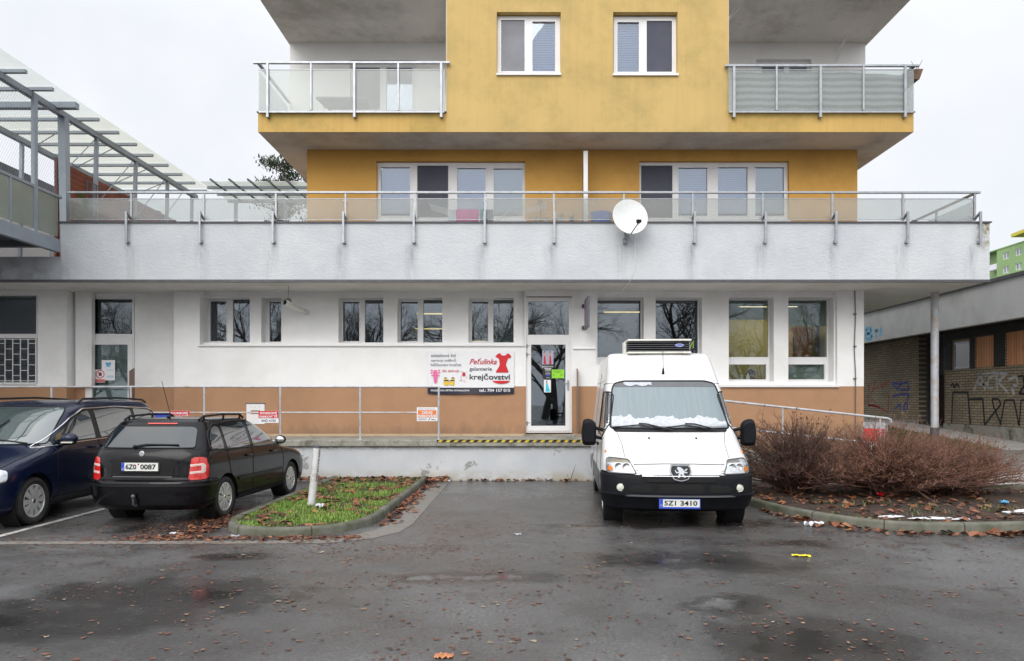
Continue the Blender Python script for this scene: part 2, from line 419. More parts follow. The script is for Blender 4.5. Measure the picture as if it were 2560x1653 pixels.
def car_glass(name, rgb, rough=.03, spec=.9, coat=1.):
    m, nt, b = new_mat(name)
    v = coords(nt); n1 = noise(nt, v, 2.5, 5)
    L(nt, ramp(nt, n1, [(.3, tuple(c*.7 for c in rgb)), (.7, rgb)]), b.inputs['Base Color'])
    b.inputs['Roughness'].default_value = rough; b.inputs['IOR'].default_value = 1.75
    b.inputs['Specular IOR Level'].default_value = spec; b.inputs['Coat Weight'].default_value = coat; b.inputs['Coat Roughness'].default_value = .01
    return m
MAT['tinted_glass'] = car_glass('tinted_car_glass', (.018,.022,.024))
MAT['clear_car_glass'] = car_glass('pale_car_glass', (.075,.10,.10))
MAT['rear_car_glass'] = car_glass('dark_rear_glass', (.014,.022,.028), .04, .5, .4)
MAT['misted_glass'] = None

def misted():
    """van windscreen: misted, with rain runs"""
    m, nt, b = new_mat('misted_windscreen')
    v = coords(nt, (1, 16, .5)); n1 = noise(nt, v, 1.6, 5, .7)
    c = ramp(nt, n1, [(.35, (.135,.18,.20)), (.62, (.16,.21,.23))])
    L(nt, c, b.inputs['Base Color']); b.inputs['Roughness'].default_value = .12; b.inputs['IOR'].default_value = 1.7
    b.inputs['Coat Weight'].default_value = .6
    return m
MAT['misted_glass'] = misted()

def stucco_fascia():
    """rough grey-white render with grime runs below each bracket and along the bottom edge"""
    m, nt, b = new_mat('rough_grey_render')
    tc = N(nt, 'ShaderNodeTexCoord'); sp = N(nt, 'ShaderNodeSeparateXYZ'); L(nt, tc.outputs['Object'], sp.inputs[0])
    x, z = sp.outputs[0], sp.outputs[2]
    v = coords(nt)
    big = noise(nt, v, .8, 6, .65)
    col = ramp(nt, big, [(.3, (.52,.55,.585)), (.7, (.64,.665,.69))])
    # brackets stand 1.509 m apart from x=-8.42
    u = mathn(nt, 'DIVIDE', mathn(nt, 'ADD', x, 8.42+.7545), 1.509)
    fr = mathn(nt, 'ABSOLUTE', mathn(nt, 'SUBTRACT', mathn(nt, 'FRACT', u), .5))
    run = ramp(nt, fr, [(.0, (1,1,1)), (.13, (0,0,0))])
    zz = ramp(nt, mathn(nt, 'MULTIPLY', z, .8), [(.02, (.35,.35,.35)), (.52, (.9,.9,.9)), (.60, (.75,.75,.75)), (.66, (0,0,0))])
    nz = noise(nt, coords(nt, (6,6,.8)), 1.5, 6, .7)
    nzr = ramp(nt, nz, [(.36, (0,0,0)), (.64, (.65,.65,.65))])
    f = mathn(nt, 'MULTIPLY', mathn(nt, 'MULTIPLY', run, zz), nzr)
    col = mixc(nt, f, col, (.16,.17,.20))
    # grime on the left end, where the bridge drips
    lf = mathn(nt, 'MULTIPLY', ramp(nt, mathn(nt, 'MULTIPLY', mathn(nt, 'ADD', x, 11.6), .42), [(.0, (1,1,1)), (1., (0,0,0))]), ramp(nt, noise(nt, v, 2.2, 7, .7), [(.4,(0,0,0)),(.65,(.8,.8,.8))]))
    lf = mathn(nt, 'MULTIPLY', lf, ramp(nt, mathn(nt, 'MULTIPLY', z, .8), [(.3, (1,1,1)), (.6, (0,0,0))]))
    col = mixc(nt, lf, col, (.10,.10,.10))
    # yellow-green growth at the right end
    rf_ = mathn(nt, 'MULTIPLY', ramp(nt, mathn(nt, 'SUBTRACT', x, 9.6), [(.1, (0,0,0)), (.42, (1,1,1))]), ramp(nt, noise(nt, v, 3.5, 6, .7), [(.5,(0,0,0)),(.62,(.9,.9,.9))]))
    rf_ = mathn(nt, 'MULTIPLY', rf_, ramp(nt, mathn(nt, 'MULTIPLY', z, .8), [(.45, (0,0,0)), (.75, (1,1,1))]))
    col = mixc(nt, rf_, col, (.22,.17,.05))
    L(nt, col, b.inputs['Base Color']); b.inputs['Roughness'].default_value = .95
    h = noise(nt, coords(nt, (1,1,1.6)), 16, 5, .65)
    bump(nt, b, h, .42, .03)
    return m
MAT['stucco'] = stucco_fascia()

def dock_wall():
    m, nt, b = new_mat('flaking_dock_paint')
    v = coords(nt); tc = N(nt, 'ShaderNodeTexCoord'); sp = N(nt, 'ShaderNodeSeparateXYZ'); L(nt, tc.outputs['Object'], sp.inputs[0])
    z = sp.outputs[2]
    col = ramp(nt, noise(nt, v, 1.2, 5), [(.3, (.50,.53,.57)), (.7, (.61,.63,.65))])
    low = ramp(nt, z, [(.0, (1,1,1)), (.26, (0,0,0))])
    st = mathn(nt, 'MULTIPLY', low, ramp(nt, noise(nt, coords(nt, (1,1,2)), 2.2, 7, .7), [(.40,(0,0,0)),(.54,(1,1,1))]))
    col = mixc(nt, st, col, (.42,.37,.27))
    up = ramp(nt, z, [(.62, (0,0,0)), (.78, (1,1,1))])
    fl = mathn(nt, 'MULTIPLY', up, ramp(nt, noise(nt, coords(nt, (1,1,2.5)), 3.2, 8, .75), [(.47,(0,0,0)),(.51,(1,1,1))]))
    col = mixc(nt, fl, col, (.17,.165,.15))
    fl2 = ramp(nt, noise(nt, v, 1.7, 9, .75), [(.59,(0,0,0)),(.62,(.8,.8,.8))])
    col = mixc(nt, fl2, col, (.24,.23,.21))
    L(nt, col, b.inputs['Base Color']); b.inputs['Roughness'].default_value = .85
    bump(nt, b, noise(nt, v, 25, 6, .7), .35, .01)
    return m
MAT['dock_wall'] = dock_wall()

def asphalt():
    """worn wet asphalt: aggregate speckle, damp darker areas, puddles in the hollows"""
    m, nt, b = new_mat('wet_asphalt')
    v = coords(nt)
    agg = noise(nt, v, 150, 3, .75); mid = noise(nt, v, 38, 3, .7)
    spk = N(nt, 'ShaderNodeTexVoronoi', Scale=70.); L(nt, v, spk.inputs['Vector'])
    grain = mathn(nt, 'ADD', mathn(nt, 'MULTIPLY', agg, .6), mathn(nt, 'MULTIPLY', mid, .4))
    base = ramp(nt, grain, [(.34, (.032,.032,.034)), (.50, (.118,.118,.120)), (.66, (.26,.258,.255))])
    st = ramp(nt, spk.outputs['Color'], [(.86, (0,0,0)), (.95, (.55,.55,.55))])
    base = mixc(nt, st, base, (.27,.26,.24))
    big = noise(nt, v, .30, 7, .66)
    patchy = ramp(nt, big, [(.36, (.8,.8,.8)), (.58, (0,0,0))])
    base = mixc(nt, patchy, base, mixc(nt, .6, base, (.022,.020,.019)))
    brown = ramp(nt, noise(nt, v, .75, 7, .72), [(.48, (0,0,0)), (.66, (.6,.6,.6))])
    base = mixc(nt, brown, base, mixc(nt, .2, base, (.085,.052,.038)))
    # puddle hollows where the photograph has them (x, y, rx, ry) and loose damp everywhere
    sp = N(nt, 'ShaderNodeSeparateXYZ'); L(nt, v, sp.inputs[0])
    wob = noise(nt, v, 1.5, 8, .72)
    tot = None
    for (px, py, rx, ry, s) in PUDDLES:
        dx = mathn(nt, 'DIVIDE', mathn(nt, 'SUBTRACT', sp.outputs[0], px), rx)
        dy = mathn(nt, 'DIVIDE', mathn(nt, 'SUBTRACT', sp.outputs[1], py), ry)
        d = mathn(nt, 'SQRT', mathn(nt, 'ADD', mathn(nt, 'MULTIPLY', dx, dx), mathn(nt, 'MULTIPLY', dy, dy)))
        q = mathn(nt, 'MULTIPLY', mathn(nt, 'SUBTRACT', 1.0, d, True), s)
        tot = q if tot is None else mathn(nt, 'MAXIMUM', tot, q)
    pud = mathn(nt, 'ADD', mathn(nt, 'MULTIPLY', tot, .9), mathn(nt, 'MULTIPLY', mathn(nt, 'SUBTRACT', wob, .5), 1.9))
    pud = mathn(nt, 'ADD', pud, mathn(nt, 'MULTIPLY', mathn(nt, 'SUBTRACT', grain, .5), .9))
    wet = ramp(nt, pud, [(.10, (0,0,0)), (.45, (1,1,1))])
    mirror = ramp(nt, pud, [(.40, (0,0,0)), (.62, (1,1,1))])
    damp = ramp(nt, mathn(nt, 'ADD', noise(nt, v, .5, 6, .66), mathn(nt, 'MULTIPLY', tot, .3)), [(.40, (0,0,0)), (.60, (1,1,1))])
    base = mixc(nt, mathn(nt, 'MULTIPLY', damp, .5), base, (.032,.028,.026))
    base = mixc(nt, mathn(nt, 'MULTIPLY', wet, .8), base, (.012,.010,.009))
    L(nt, base, b.inputs['Base Color'])
    r0 = mixc(nt, damp, (.46,.46,.46), (.22,.22,.22))
    r1 = mixc(nt, mirror, mixc(nt, wet, r0, (.21,.21,.21)), (.04,.04,.04))
    L(nt, r1, b.inputs['Roughness'])
    hb = mathn(nt, 'MULTIPLY', grain, mathn(nt, 'SUBTRACT', 1.0, mathn(nt, 'MULTIPLY', mathn(nt, 'ADD', mathn(nt, 'MULTIPLY', wet, .45), mathn(nt, 'MULTIPLY', mirror, .5)), .97)))
    bump(nt, b, hb, .42, .010)
    b.inputs['Specular IOR Level'].default_value = .55
    return m

def brick():
    m, nt, b = new_mat('sooty_yellow_brick')
    tc = N(nt, 'ShaderNodeTexCoord'); sp = N(nt, 'ShaderNodeSeparateXYZ'); L(nt, tc.outputs['Object'], sp.inputs[0])
    cb = N(nt, 'ShaderNodeCombineXYZ'); L(nt, sp.outputs[1], cb.inputs[0]); L(nt, sp.outputs[2], cb.inputs[1])
    br = N(nt, 'ShaderNodeTexBrick', Scale=1.0); br.inputs['Brick Width'].default_value = .27; br.inputs['Row Height'].default_value = .078
    br.inputs['Mortar Size'].default_value = .011; br.inputs['Color1'].default_value = (.40,.325,.215,1); br.inputs['Color2'].default_value = (.28,.225,.15,1)
    br.inputs['Mortar'].default_value = (.085,.078,.068,1)
    L(nt, cb.outputs[0], br.inputs['Vector'])
    n1 = noise(nt, coords(nt), .7, 6, .65)
    col = mixc(nt, ramp(nt, n1, [(.4,(0,0,0)),(.7,(.6,.6,.6))]), br.outputs['Color'], (.12,.105,.085))
    L(nt, col, b.inputs['Base Color']); b.inputs['Roughness'].default_value = .9
    bump(nt, b, br.outputs['Fac'], -.5, .01)
    return m
MAT['brick'] = brick()

def striped_cloth():
    m, nt, b = new_mat('grey_striped_screen_cloth')
    tc = N(nt, 'ShaderNodeTexCoord'); sp = N(nt, 'ShaderNodeSeparateXYZ'); L(nt, tc.outputs['Object'], sp.inputs[0])
    v = coords(nt); w = noise(nt, v, 1.3, 2)
    z = mathn(nt, 'ADD', sp.outputs[2], mathn(nt, 'MULTIPLY', w, .03))
    s = mathn(nt, 'SINE', mathn(nt, 'MULTIPLY', z, 2*PI/.145))
    c = ramp(nt, mathn(nt, 'ADD', mathn(nt, 'MULTIPLY', s, .5), .5), [(.3, (.22,.23,.23)), (.7, (.55,.56,.55))])
    L(nt, c, b.inputs['Base Color']); b.inputs['Roughness'].default_value = .9
    return m
MAT['striped_cloth'] = striped_cloth()

def planks(name, c1, c2, w, axis):
    m, nt, b = new_mat(name)
    tc = N(nt, 'ShaderNodeTexCoord'); sp = N(nt, 'ShaderNodeSeparateXYZ'); L(nt, tc.outputs['Object'], sp.inputs[0])
    u = mathn(nt, 'DIVIDE', sp.outputs[axis], w)
    gap = ramp(nt, mathn(nt, 'ABSOLUTE', mathn(nt, 'SUBTRACT', mathn(nt, 'FRACT', u), .5)), [(.42, (1,1,1)), (.48, (.25,.25,.25))])
    wn = N(nt, 'ShaderNodeTexWhiteNoise'); wn.noise_dimensions = '1D'; L(nt, mathn(nt, 'FLOOR', u), wn.inputs['W'])
    col = mixc(nt, wn.outputs['Value'], c1, c2)
    col = mixc(nt, 1.0, col, gap, 'MULTIPLY')
    col = mixc(nt, ramp(nt, noise(nt, coords(nt, (14,14,1.2) if axis != 2 else (1.2,1.2,14)), 2, 5), [(.45,(0,0,0)),(.7,(.5,.5,.5))]), col, tuple(x*.5 for x in c1))
    L(nt, col, b.inputs['Base Color']); b.inputs['Roughness'].default_value = .75
    return m
MAT['boarding'] = planks('orange_boarding', (.80,.38,.19), (.66,.28,.13), .11, 1)

def leaf_mat(name, stops, rough=.6):
    m, nt, b = new_mat(name)
    g = N(nt, 'ShaderNodeNewGeometry')
    c = ramp(nt, g.outputs['Random Per Island'], stops)
    L(nt, c, b.inputs['Base Color']); b.inputs['Roughness'].default_value = rough
    return m
MAT['dead_leaf'] = leaf_mat('fallen_leaf', [(0,(.045,.018,.012)),(.35,(.13,.042,.022)),(.65,(.22,.075,.035)),(.85,(.30,.13,.055)),(1,(.10,.05,.03))], .5)
MAT['flat_leaf'] = leaf_mat('trodden_leaf', [(0,(.06,.034,.026)),(.35,(.12,.055,.038)),(.6,(.19,.075,.046)),(.8,(.21,.10,.06)),(.93,(.26,.15,.09)),(1,(.33,.28,.20))], .45)
MAT['grass'] = leaf_mat('grass_blade', [(0,(.09,.17,.02)),(.4,(.16,.30,.03)),(.72,(.24,.40,.06)),(.88,(.33,.42,.10)),(1,(.36,.30,.14))], .55)
MAT['dull_grass'] = leaf_mat('dull_grass_blade', [(0,(.05,.09,.015)),(.5,(.10,.17,.03)),(.8,(.17,.17,.06)),(1,(.22,.17,.09))], .7)
# ------------------------------------------------------------------ camera, light, sky
cam = bpy.data.cameras.new('camera'); cam_o = bpy.data.objects.new('camera', cam); COL.objects.link(cam_o)
cam_o.location = (0, 0, EYE); cam_o.rotation_euler = (PI/2, 0, 0)
cam.sensor_width = 36; cam.lens = 36*F/2385
cam.shift_x = -(CX-1192.5)/2385; cam.shift_y = (CY-770)/2385
cam.clip_start = .05; cam.clip_end = 2000
SC.camera = cam_o

W = bpy.data.worlds.new('World'); SC.world = W; W.use_nodes = True
wt = W.node_tree; bg = wt.nodes['Background']
SUN_EL, SUN_AZ = math.radians(36), math.radians(200)
sky = N(wt, 'ShaderNodeTexSky'); sky.sky_type = 'NISHITA'; sky.sun_disc = False
sky.sun_elevation = SUN_EL; sky.sun_rotation = SUN_AZ; sky.air_density = 1.0; sky.dust_density = 6.0; sky.ozone_density = 1.0
tc = N(wt, 'ShaderNodeTexCoord'); sepw = N(wt, 'ShaderNodeSeparateXYZ'); L(wt, tc.outputs['Generated'], sepw.inputs[0])
# closed cloud layer, brighter towards the zenith as an overcast sky is
cl = noise(wt, tc.outputs['Generated'], 1.7, 6, .55)
cloud = ramp(wt, cl, [(.34, (6.0,6.35,7.0)), (.62, (7.6,7.7,7.85))])
zen = ramp(wt, sepw.outputs[2], [(.42, (1,1,1)), (.95, (1.7,1.7,1.7))])
cloud = mixc(wt, 1.0, cloud, zen, 'MULTIPLY')
# the sun behind the clouds brightens its side of the sky (behind the camera)
dotn = N(wt, 'ShaderNodeVectorMath'); dotn.operation = 'DOT_PRODUCT'; L(wt, tc.outputs['Generated'], dotn.inputs[0])
dotn.inputs[1].default_value = (math.sin(SUN_AZ)*math.cos(SUN_EL), math.cos(SUN_AZ)*math.cos(SUN_EL), math.sin(SUN_EL))
glow = ramp(wt, dotn.outputs['Value'], [(.15, (1,1,1)), (.95, (1.75,1.72,1.66))])
cloud = mixc(wt, 1.0, cloud, glow, 'MULTIPLY')
skyc = mixc(wt, .9, sky.outputs[0], cloud)
L(wt, skyc, bg.inputs['Color']); bg.inputs['Strength'].default_value = .11

sun = bpy.data.lights.new('sun', 'SUN'); sun.energy = .9; sun.angle = math.radians(40); sun.color = (1, .97, .92)
sun_o = bpy.data.objects.new('sun', sun); COL.objects.link(sun_o)
sd = Vector((math.sin(SUN_AZ)*math.cos(SUN_EL), math.cos(SUN_AZ)*math.cos(SUN_EL), math.sin(SUN_EL)))   # towards the sun: behind the camera
sun_o.rotation_euler = sd.to_track_quat('Z', 'Y').to_euler(); sun_o.location = sd*60
SC.view_settings.view_transform = 'Standard'; SC.view_settings.look = 'None'; SC.view_settings.gamma = 1
SC.view_settings.exposure = .33
SC.cycles.use_denoising = True
SC.cycles.denoising_prefilter = 'ACCURATE'
SC.cycles.max_bounces = 10; SC.cycles.transparent_max_bounces = 16; SC.cycles.transmission_bounces = 6
SC.cycles.caustics_reflective = False; SC.cycles.caustics_refractive = False

# ------------------------------------------------------------------ ground
PUDDLES = [(-2.8,6.24,1.8,.75,.95), (-3.9,5.5,1.7,.8,.9), (-3.1,7.75,.6,.22,.9), (-.45,6.85,1.5,.32,.95), (1.72,5.9,.6,.45,1.), (2.0,5.0,1.3,1.0,.9),
           (1.8,7.5,1.6,.75,.75), (2.3,9.9,1.8,.7,.7), (.75,9.65,.6,.2,.9), (-1.2,8.2,.8,.3,.5), (3.2,8.5,.8,.3,.4), (-4.6,9.4,1.6,.8,.5)]
MAT['asphalt'] = asphalt()
g = MB(); g.quad((-160,-160,0),(160,-160,0),(160,300,0),(-160,300,0))
tag(obj('ground', g, MAT['asphalt'], origin=(0,0,0)), kind='structure')

def hgt(x, y):
    t = min(1, max(0, (y-12.9)/4.1)); t = t*t*(3-2*t)
    h = .13 + .37*t
    if y > 17: h = .5 + min(.45, .065*(y-17))
    return h*min(1, max(.02, (x-7.0)/1.2)) if x < 8.2 else h
def terrain(name, m, x0, x1, y0, y1, nx, ny, dz=0, skirt=True):
    b = MB()
    b.grid(lambda u, v: (x0+(x1-x0)*u, y0+(y1-y0)*v, hgt(x0+(x1-x0)*u, y0+(y1-y0)*v)+dz), nx, ny)
    if skirt: b.grid(lambda u, v: (x0+(x1-x0)*u, y0, (hgt(x0+(x1-x0)*u, y0)+dz)*v), nx, 1)
    return tag(obj(name, b, m, smooth=40, origin=(0,0,0)), kind='structure')
terrain('pavement', MAT['path'], 8.3, 40, 12.95, 14.4, 30, 6)
terrain('side_path', MAT['strip'], 7.9, 40, 14.4, 17.0, 30, 10)
terrain('grass_verge', MAT['turf'], 8.0, 11.5, 17.0, 45, 10, 30)
terrain('footpath', MAT['path'], 11.5, 12.95, 17.0, 45, 4, 30, .02)
terrain('verge_ground', MAT['strip'], 12.95, 40, 17.0, 45, 10, 30, -.05)

# parking bay line and gutter strips
s = MB(); s.quad((-6.60,8.2,.004),(-6.50,8.2,.004),(-6.50,14.8,.004),(-6.60,14.8,.004))
m_line = M('worn_white_road_paint', (.50,.49,.46), .7, var=.15, vscale=6, dirt=(.07,.065,.06), dscale=5, damt=.85)
tag(obj('parking_line', s, m_line, origin=(0,0,0)), kind='structure')
s = MB()
s.quad((-12,8.28,.004),(-2.95,8.42,.004),(-2.95,8.60,.004),(-12,8.46,.004))
path = [(-2.95,8.42,8.60),]
pin = [(-2.95,8.60),(-2.45,8.68),(-2.12,8.95),(-1.9,9.35),(-1.83,9.8),(-1.80,14.9)]
pout = [(-2.95,8.42),(-2.3,8.46),(-1.85,8.72),(-1.58,9.15),(-1.5,9.7),(-1.5,14.9)]
for i in range(len(pin)-1):
    s.quad((*pout[i],.0041),(*pout[i+1],.0041),(*pin[i+1],.0041),(*pin[i],.0041))
tag(obj('gutter_strip', s, MAT['strip'], origin=(0,0,0)), kind='structure')

def smooth_path(pts, n=6, closed=False):
    P = [Vector(p) for p in pts]; out = []
    k = len(P); rng = k if closed else k-1
    for i in range(rng):
        if closed: p0,p1,p2,p3 = P[i-1],P[i],P[(i+1)%k],P[(i+2)%k]
        else: p0,p1,p2,p3 = P[max(i-1,0)],P[i],P[i+1],P[min(i+2,k-1)]
        for j in range(n):
            t = j/n
            out.append(.5*((2*p1)+(-p0+p2)*t+(2*p0-5*p1+4*p2-p3)*t*t+(-p0+3*p1-3*p2+p3)*t**3))
    if not closed: out.append(P[-1])
    return out

def kerb(name, pts, w, h, m, jl=1.0):
    """kerb stones along an outer edge (inner side to the left of travel), with rounded top and joints"""
    b = MB()
    prof = [(0,-.05),(0,h-.035),(.012,h-.01),(.04,h),(w-.03,h),(w,h-.02),(w,-.05)]
    acc = 0; n = len(pts)
    rows = []
    for i, p in enumerate(pts):
        d = (pts[min(i+1,n-1)]-pts[max(i-1,0)]).normalized(); nl = Vector((-d.y, d.x))
        rows.append([(p.x+nl.x*a, p.y+nl.y*a, z) for a, z in prof])
    for i in range(n-1):
        k = len(prof)
        for j in range(k-1): b.quad(rows[i][j], rows[i+1][j], rows[i+1][j+1], rows[i][j+1])
    joint = MB(); acc = 0; nxt = jl
    for i in range(1, n):
        acc += (pts[i]-pts[i-1]).length
        if acc >= nxt:
            nxt += jl
            d = (pts[min(i+1,n-1)]-pts[max(i-1,0)]).normalized(); nl = Vector((-d.y, d.x))
            r = [(pts[i].x+nl.x*(a-.002 if q < 3 else a), pts[i].y+nl.y*(a-.002 if q < 3 else a), z+.002) for q, (a, z) in enumerate(prof)]
            for j in range(len(prof)-1):
                a, c = Vector(r[j]), Vector(r[j+1]); e = Vector((d.x, d.y, 0))*.006
                joint.quad(a-e, a+e, c+e, c-e)
    o = obj(name, b, m, smooth=50, origin=(0,0,0))
    if joint.v: obj('joint', joint, MAT['soil'], parent=o)
    return tag(o, kind='structure')
isl = smooth_path([Vector((-4.0,14.9)),Vector((-4.0,12.5)),Vector((-4.0,10.6)),Vector((-3.97,9.7)),Vector((-3.72,9.1)),Vector((-3.2,8.86)),Vector((-2.7,8.90)),Vector((-2.3,9.18)),Vector((-2.05,9.75)),Vector((-2.0,10.8)),Vector((-1.98,12.8)),Vector((-1.97,14.9))], 8)
kerb('kerb', isl, .12, .11, MAT['kerb'])
def inset(pts, w):
    n = len(pts); out = []
    for i, p in enumerate(pts):
        d = (pts[min(i+1,n-1)]-pts[max(i-1,0)]).normalized()
        out.append(Vector((p.x-d.y*w, p.y+d.x*w)))
    return out
def inside(p, poly):
    c = False; n = len(poly); x, y = p
    for i in range(n):
        a, b = poly[i], poly[i-1]
        if (a.y > y) != (b.y > y) and x < (b.x-a.x)*(y-a.y)/(b.y-a.y)+a.x: c = not c
    return c
def bed(name, poly, m, z0, amp, step=.14):
    """soil surface filling a kerbed island"""
    b = bmesh.new()
    vs = [b.verts.new((p.x, p.y, z0)) for p in poly]
    fc = b.faces.new(vs); bmesh.ops.triangulate(b, faces=[fc])
    bmesh.ops.subdivide_edges(b, edges=[e for e in b.edges if e.calc_length() > .3], cuts=4, use_grid_fill=True)
    bmesh.ops.triangulate(b, faces=b.faces)
    me = bpy.data.meshes.new(name); b.to_mesh(me); b.free()
    o = bpy.data.objects.new(name, me); COL.objects.link(o); me.materials.append(m)
    return tag(o, kind='structure')
isl_in = inset(isl, .11)
bed('lawn_soil', isl_in, MAT['turf'], .075, 0)
isr = smooth_path([Vector((3.62,14.0)),Vector((3.62,12.6)),Vector((3.66,11.5)),Vector((3.80,10.75)),Vector((4.1,10.0)),Vector((4.55,9.4)),Vector((5.1,9.12)),Vector((5.9,9.10)),Vector((6.8,9.2)),Vector((7.8,9.5)),Vector((8.8,10.1)),Vector((9.4,11.0)),Vector((9.5,12.0)),Vector((9.3,12.9))], 8)
kerb('kerb', isr, .13, .13, MAT['kerb'], 1.0)
isr_in = inset(isr, .12)
bed('planting_bed', isr_in, MAT['soil'], .10, 0)
# back kerb between the bed and the pavement
kb = MB(); kb.box(8.0, 20, 12.80, 12.95, -.05, .16); tag(obj('back_kerb', kb, MAT['kerb'], bevel=.015), kind='structure')

# ------------------------------------------------------------------ grass, leaves, snow
def blade(b, x, y, z, h, w, a, lean):
    dx, dy = math.cos(a), math.sin(a); nx, ny = -dy, dx
    l1, l2 = lean*h*.35, lean*h
    b.add([(x-nx*w, y-ny*w, z), (x+nx*w, y+ny*w, z), (x+nx*w*.7+dx*l1, y+ny*w*.7+dy*l1, z+h*.55), (x-nx*w*.7+dx*l1, y-ny*w*.7+dy*l1, z+h*.55), (x+dx*l2, y+dy*l2, z+h*(1-.35*lean))],
          [(0,1,2,3),(3,2,4)])
def leaf(b, x, y, z, s, flat=.4):
    """a curled dead leaf: irregular outline about a folded midrib"""
    a = random.uniform(0, 2*PI); ca, sa = math.cos(a), math.sin(a)
    tx, ty = random.uniform(-flat, flat), random.uniform(-flat, flat)
    pts = [(-.5,0),(-.2,.28*random.uniform(.6,1.3)),(.15,.33*random.uniform(.5,1.3)),(.5,.02),(.2,-.3*random.uniform(.6,1.3)),(-.15,-.3*random.uniform(.5,1.3))]
    vs = []
    for u, v in pts:
        zz = abs(v)*flat*.9 + tx*u + ty*v
        vs.append((x+s*(u*ca-v*sa), y+s*(u*sa+v*ca), z+s*max(-.06, zz)+.004))
    b.add(vs, [(0,1,2,3),(0,3,4,5)])
rg = random.Random(3)
gr = MB()
from mathutils import noise as mnoise
n = 0
while n < 26000:
    x, y = rg.uniform(-3.9,-2.05), rg.uniform(8.95,14.9)
    if not inside((x, y), isl_in): continue
    n += 1
    dn = mnoise.noise(Vector((x*1.6, y*1.6, 3)))
    d3 = mnoise.noise(Vector((x*5, y*5, 9)))
    if dn < -.12 and rg.random() < .8: continue
    if d3 < -.1 and rg.random() < .6: continue
    if y > 13.7 and rg.random() < .8: continue
    if y > 12.9 and rg.random() < .45: continue
    tuft = math.exp(-((x+2.85)**2+(y-10.75)**2)/.1) + .7*math.exp(-((x+3.1)**2+(y-13.2)**2)/.12) + .5*math.exp(-((x+2.5)**2+(y-9.9)**2)/.15)
    h = rg.uniform(.022,.062)*(1+.5*dn)+.10*tuft*rg.random()
    blade(gr, x, y, .075, h, rg.uniform(.0025,.005), rg.uniform(0,2*PI), rg.uniform(.2,1.1))
tag(obj('grass', gr, MAT['grass'], origin=(0,0,0), merge=False), 'bright green grass growing on the kerbed island', kind='stuff')
gr = MB()
for _ in range(15000):
    x, y = rg.uniform(8.1,11.5), rg.uniform(17.0,27)
    blade(gr, x, y, hgt(x,y), rg.uniform(.05,.14), rg.uniform(.008,.014), rg.uniform(0,2*PI), rg.uniform(.2,1.))
for _ in range(700):
    x, y = rg.uniform(4.0,9.3), rg.uniform(9.3,11.2)
    if not inside((x,y), isr_in): continue
    c = mnoise.noise(Vector((x*1.3,y*1.3,7)))
    if c < .1: continue
    blade(gr, x, y, .10, rg.uniform(.04,.10), rg.uniform(.005,.010), rg.uniform(0,2*PI), rg.uniform(.4,1.2))
tag(obj('verge_grass', gr, MAT['dull_grass'], origin=(0,0,0), merge=False), 'dull winter grass on the verge and bed', kind='stuff')

lf = MB()
def scatter(n, fx, fy, z, smin, smax, flat, ok=None):
    k = 0; t = 0
    while k < n and t < n*30:
        t += 1
        x, y = fx(), fy()
        if ok and not ok(x, y): continue
        leaf(lf, x, y, z+rg.uniform(0,.012)*flat*2, rg.uniform(smin,smax)*(rg.random()**.6+.25), flat); k += 1
U = rg.uniform
# drift against the dock wall, on the island's back, along kerbs
scatter(520, lambda: U(-4.9,-1.5), lambda: 14.88-abs(rg.gauss(0,.28)), .06, .06,.13, .6)
scatter(150, lambda: U(-1.9,3.6), lambda: 14.9-abs(rg.gauss(0,.05)), .005, .05,.12, .6)
scatter(620, lambda: U(-3.9,-2.05), lambda: U(9,14.8), .085, .05,.13, .45, lambda x, y: inside((x,y), isl_in) and mnoise.noise(Vector((x*1.6,y*1.6,3))) < .12)
scatter(330, lambda: -2.0+.05+abs(rg.gauss(0,.12)), lambda: U(9.6,14.9), .005, .05,.11, .45)
scatter(560, lambda: U(-4.9,-2.0), lambda: 8.84-abs(rg.gauss(0,.16))+.0, .005, .03,.075, .4)
scatter(420, lambda: -4.0-abs(rg.gauss(0,.35)), lambda: U(8.7,11), .005, .03,.09, .35)
def nearr(x, y):
    d = min((Vector((x,y))-p).length for p in isr[::3])
    return d < rg.uniform(.05,.42) and not inside((x,y), isr)
scatter(300, lambda: U(3.7,8.5), lambda: U(8.6,11), .005, .06,.16, .5, nearr)
scatter(800, lambda: U(3.8,9.4), lambda: U(9.2,13.6), .105, .05,.14, .5, lambda x, y: inside((x,y), isr_in) and mnoise.noise(Vector((x,y,1))) > -.35)
tag(obj('fallen_leaves', lf, MAT['dead_leaf'], origin=(0,0,0), merge=False), 'brown fallen leaves drifted along kerbs and wall', kind='stuff')
lf = MB()
def scrap(x, y, s):
    """a trodden, torn leaf: ragged flat outline"""
    n = rg.choice((5,6,7,9)); a0 = rg.uniform(0,6.28); el = rg.uniform(.35,.95); ca, sa = math.cos(a0), math.sin(a0)
    vs = []
    for i in range(n):
        q = 2*PI*i/n; r_ = s*(rg.uniform(.35,1.0) if n != 9 else (1.0 if i % 2 else .42)*rg.uniform(.8,1.1)); u, v = r_*math.cos(q), el*r_*math.sin(q)
        vs.append((x+u*ca-v*sa, y+u*sa+v*ca, .004+rg.uniform(0,.10)*s))
    lf.add(vs+[(x, y, .005+.05*s)], [(i, (i+1)%n, n) for i in range(n)])
for _ in range(210):
    cx0, cy0 = rg.uniform(-6.5,7.5), 3.0+7*rg.random()**1.1
    if inside((cx0,cy0), isl) or inside((cx0,cy0), isr): continue
    sx_, sy_ = rg.uniform(.06,.5), rg.uniform(.05,.28)
    for _k in range(rg.choice((6,10,16,26,40))):
        x, y = cx0+rg.gauss(0,sx_), cy0+rg.gauss(0,sy_)
        if not inside((x,y), isl) and not inside((x,y), isr): scrap(x, y, .005+.034*rg.random()**2.2)
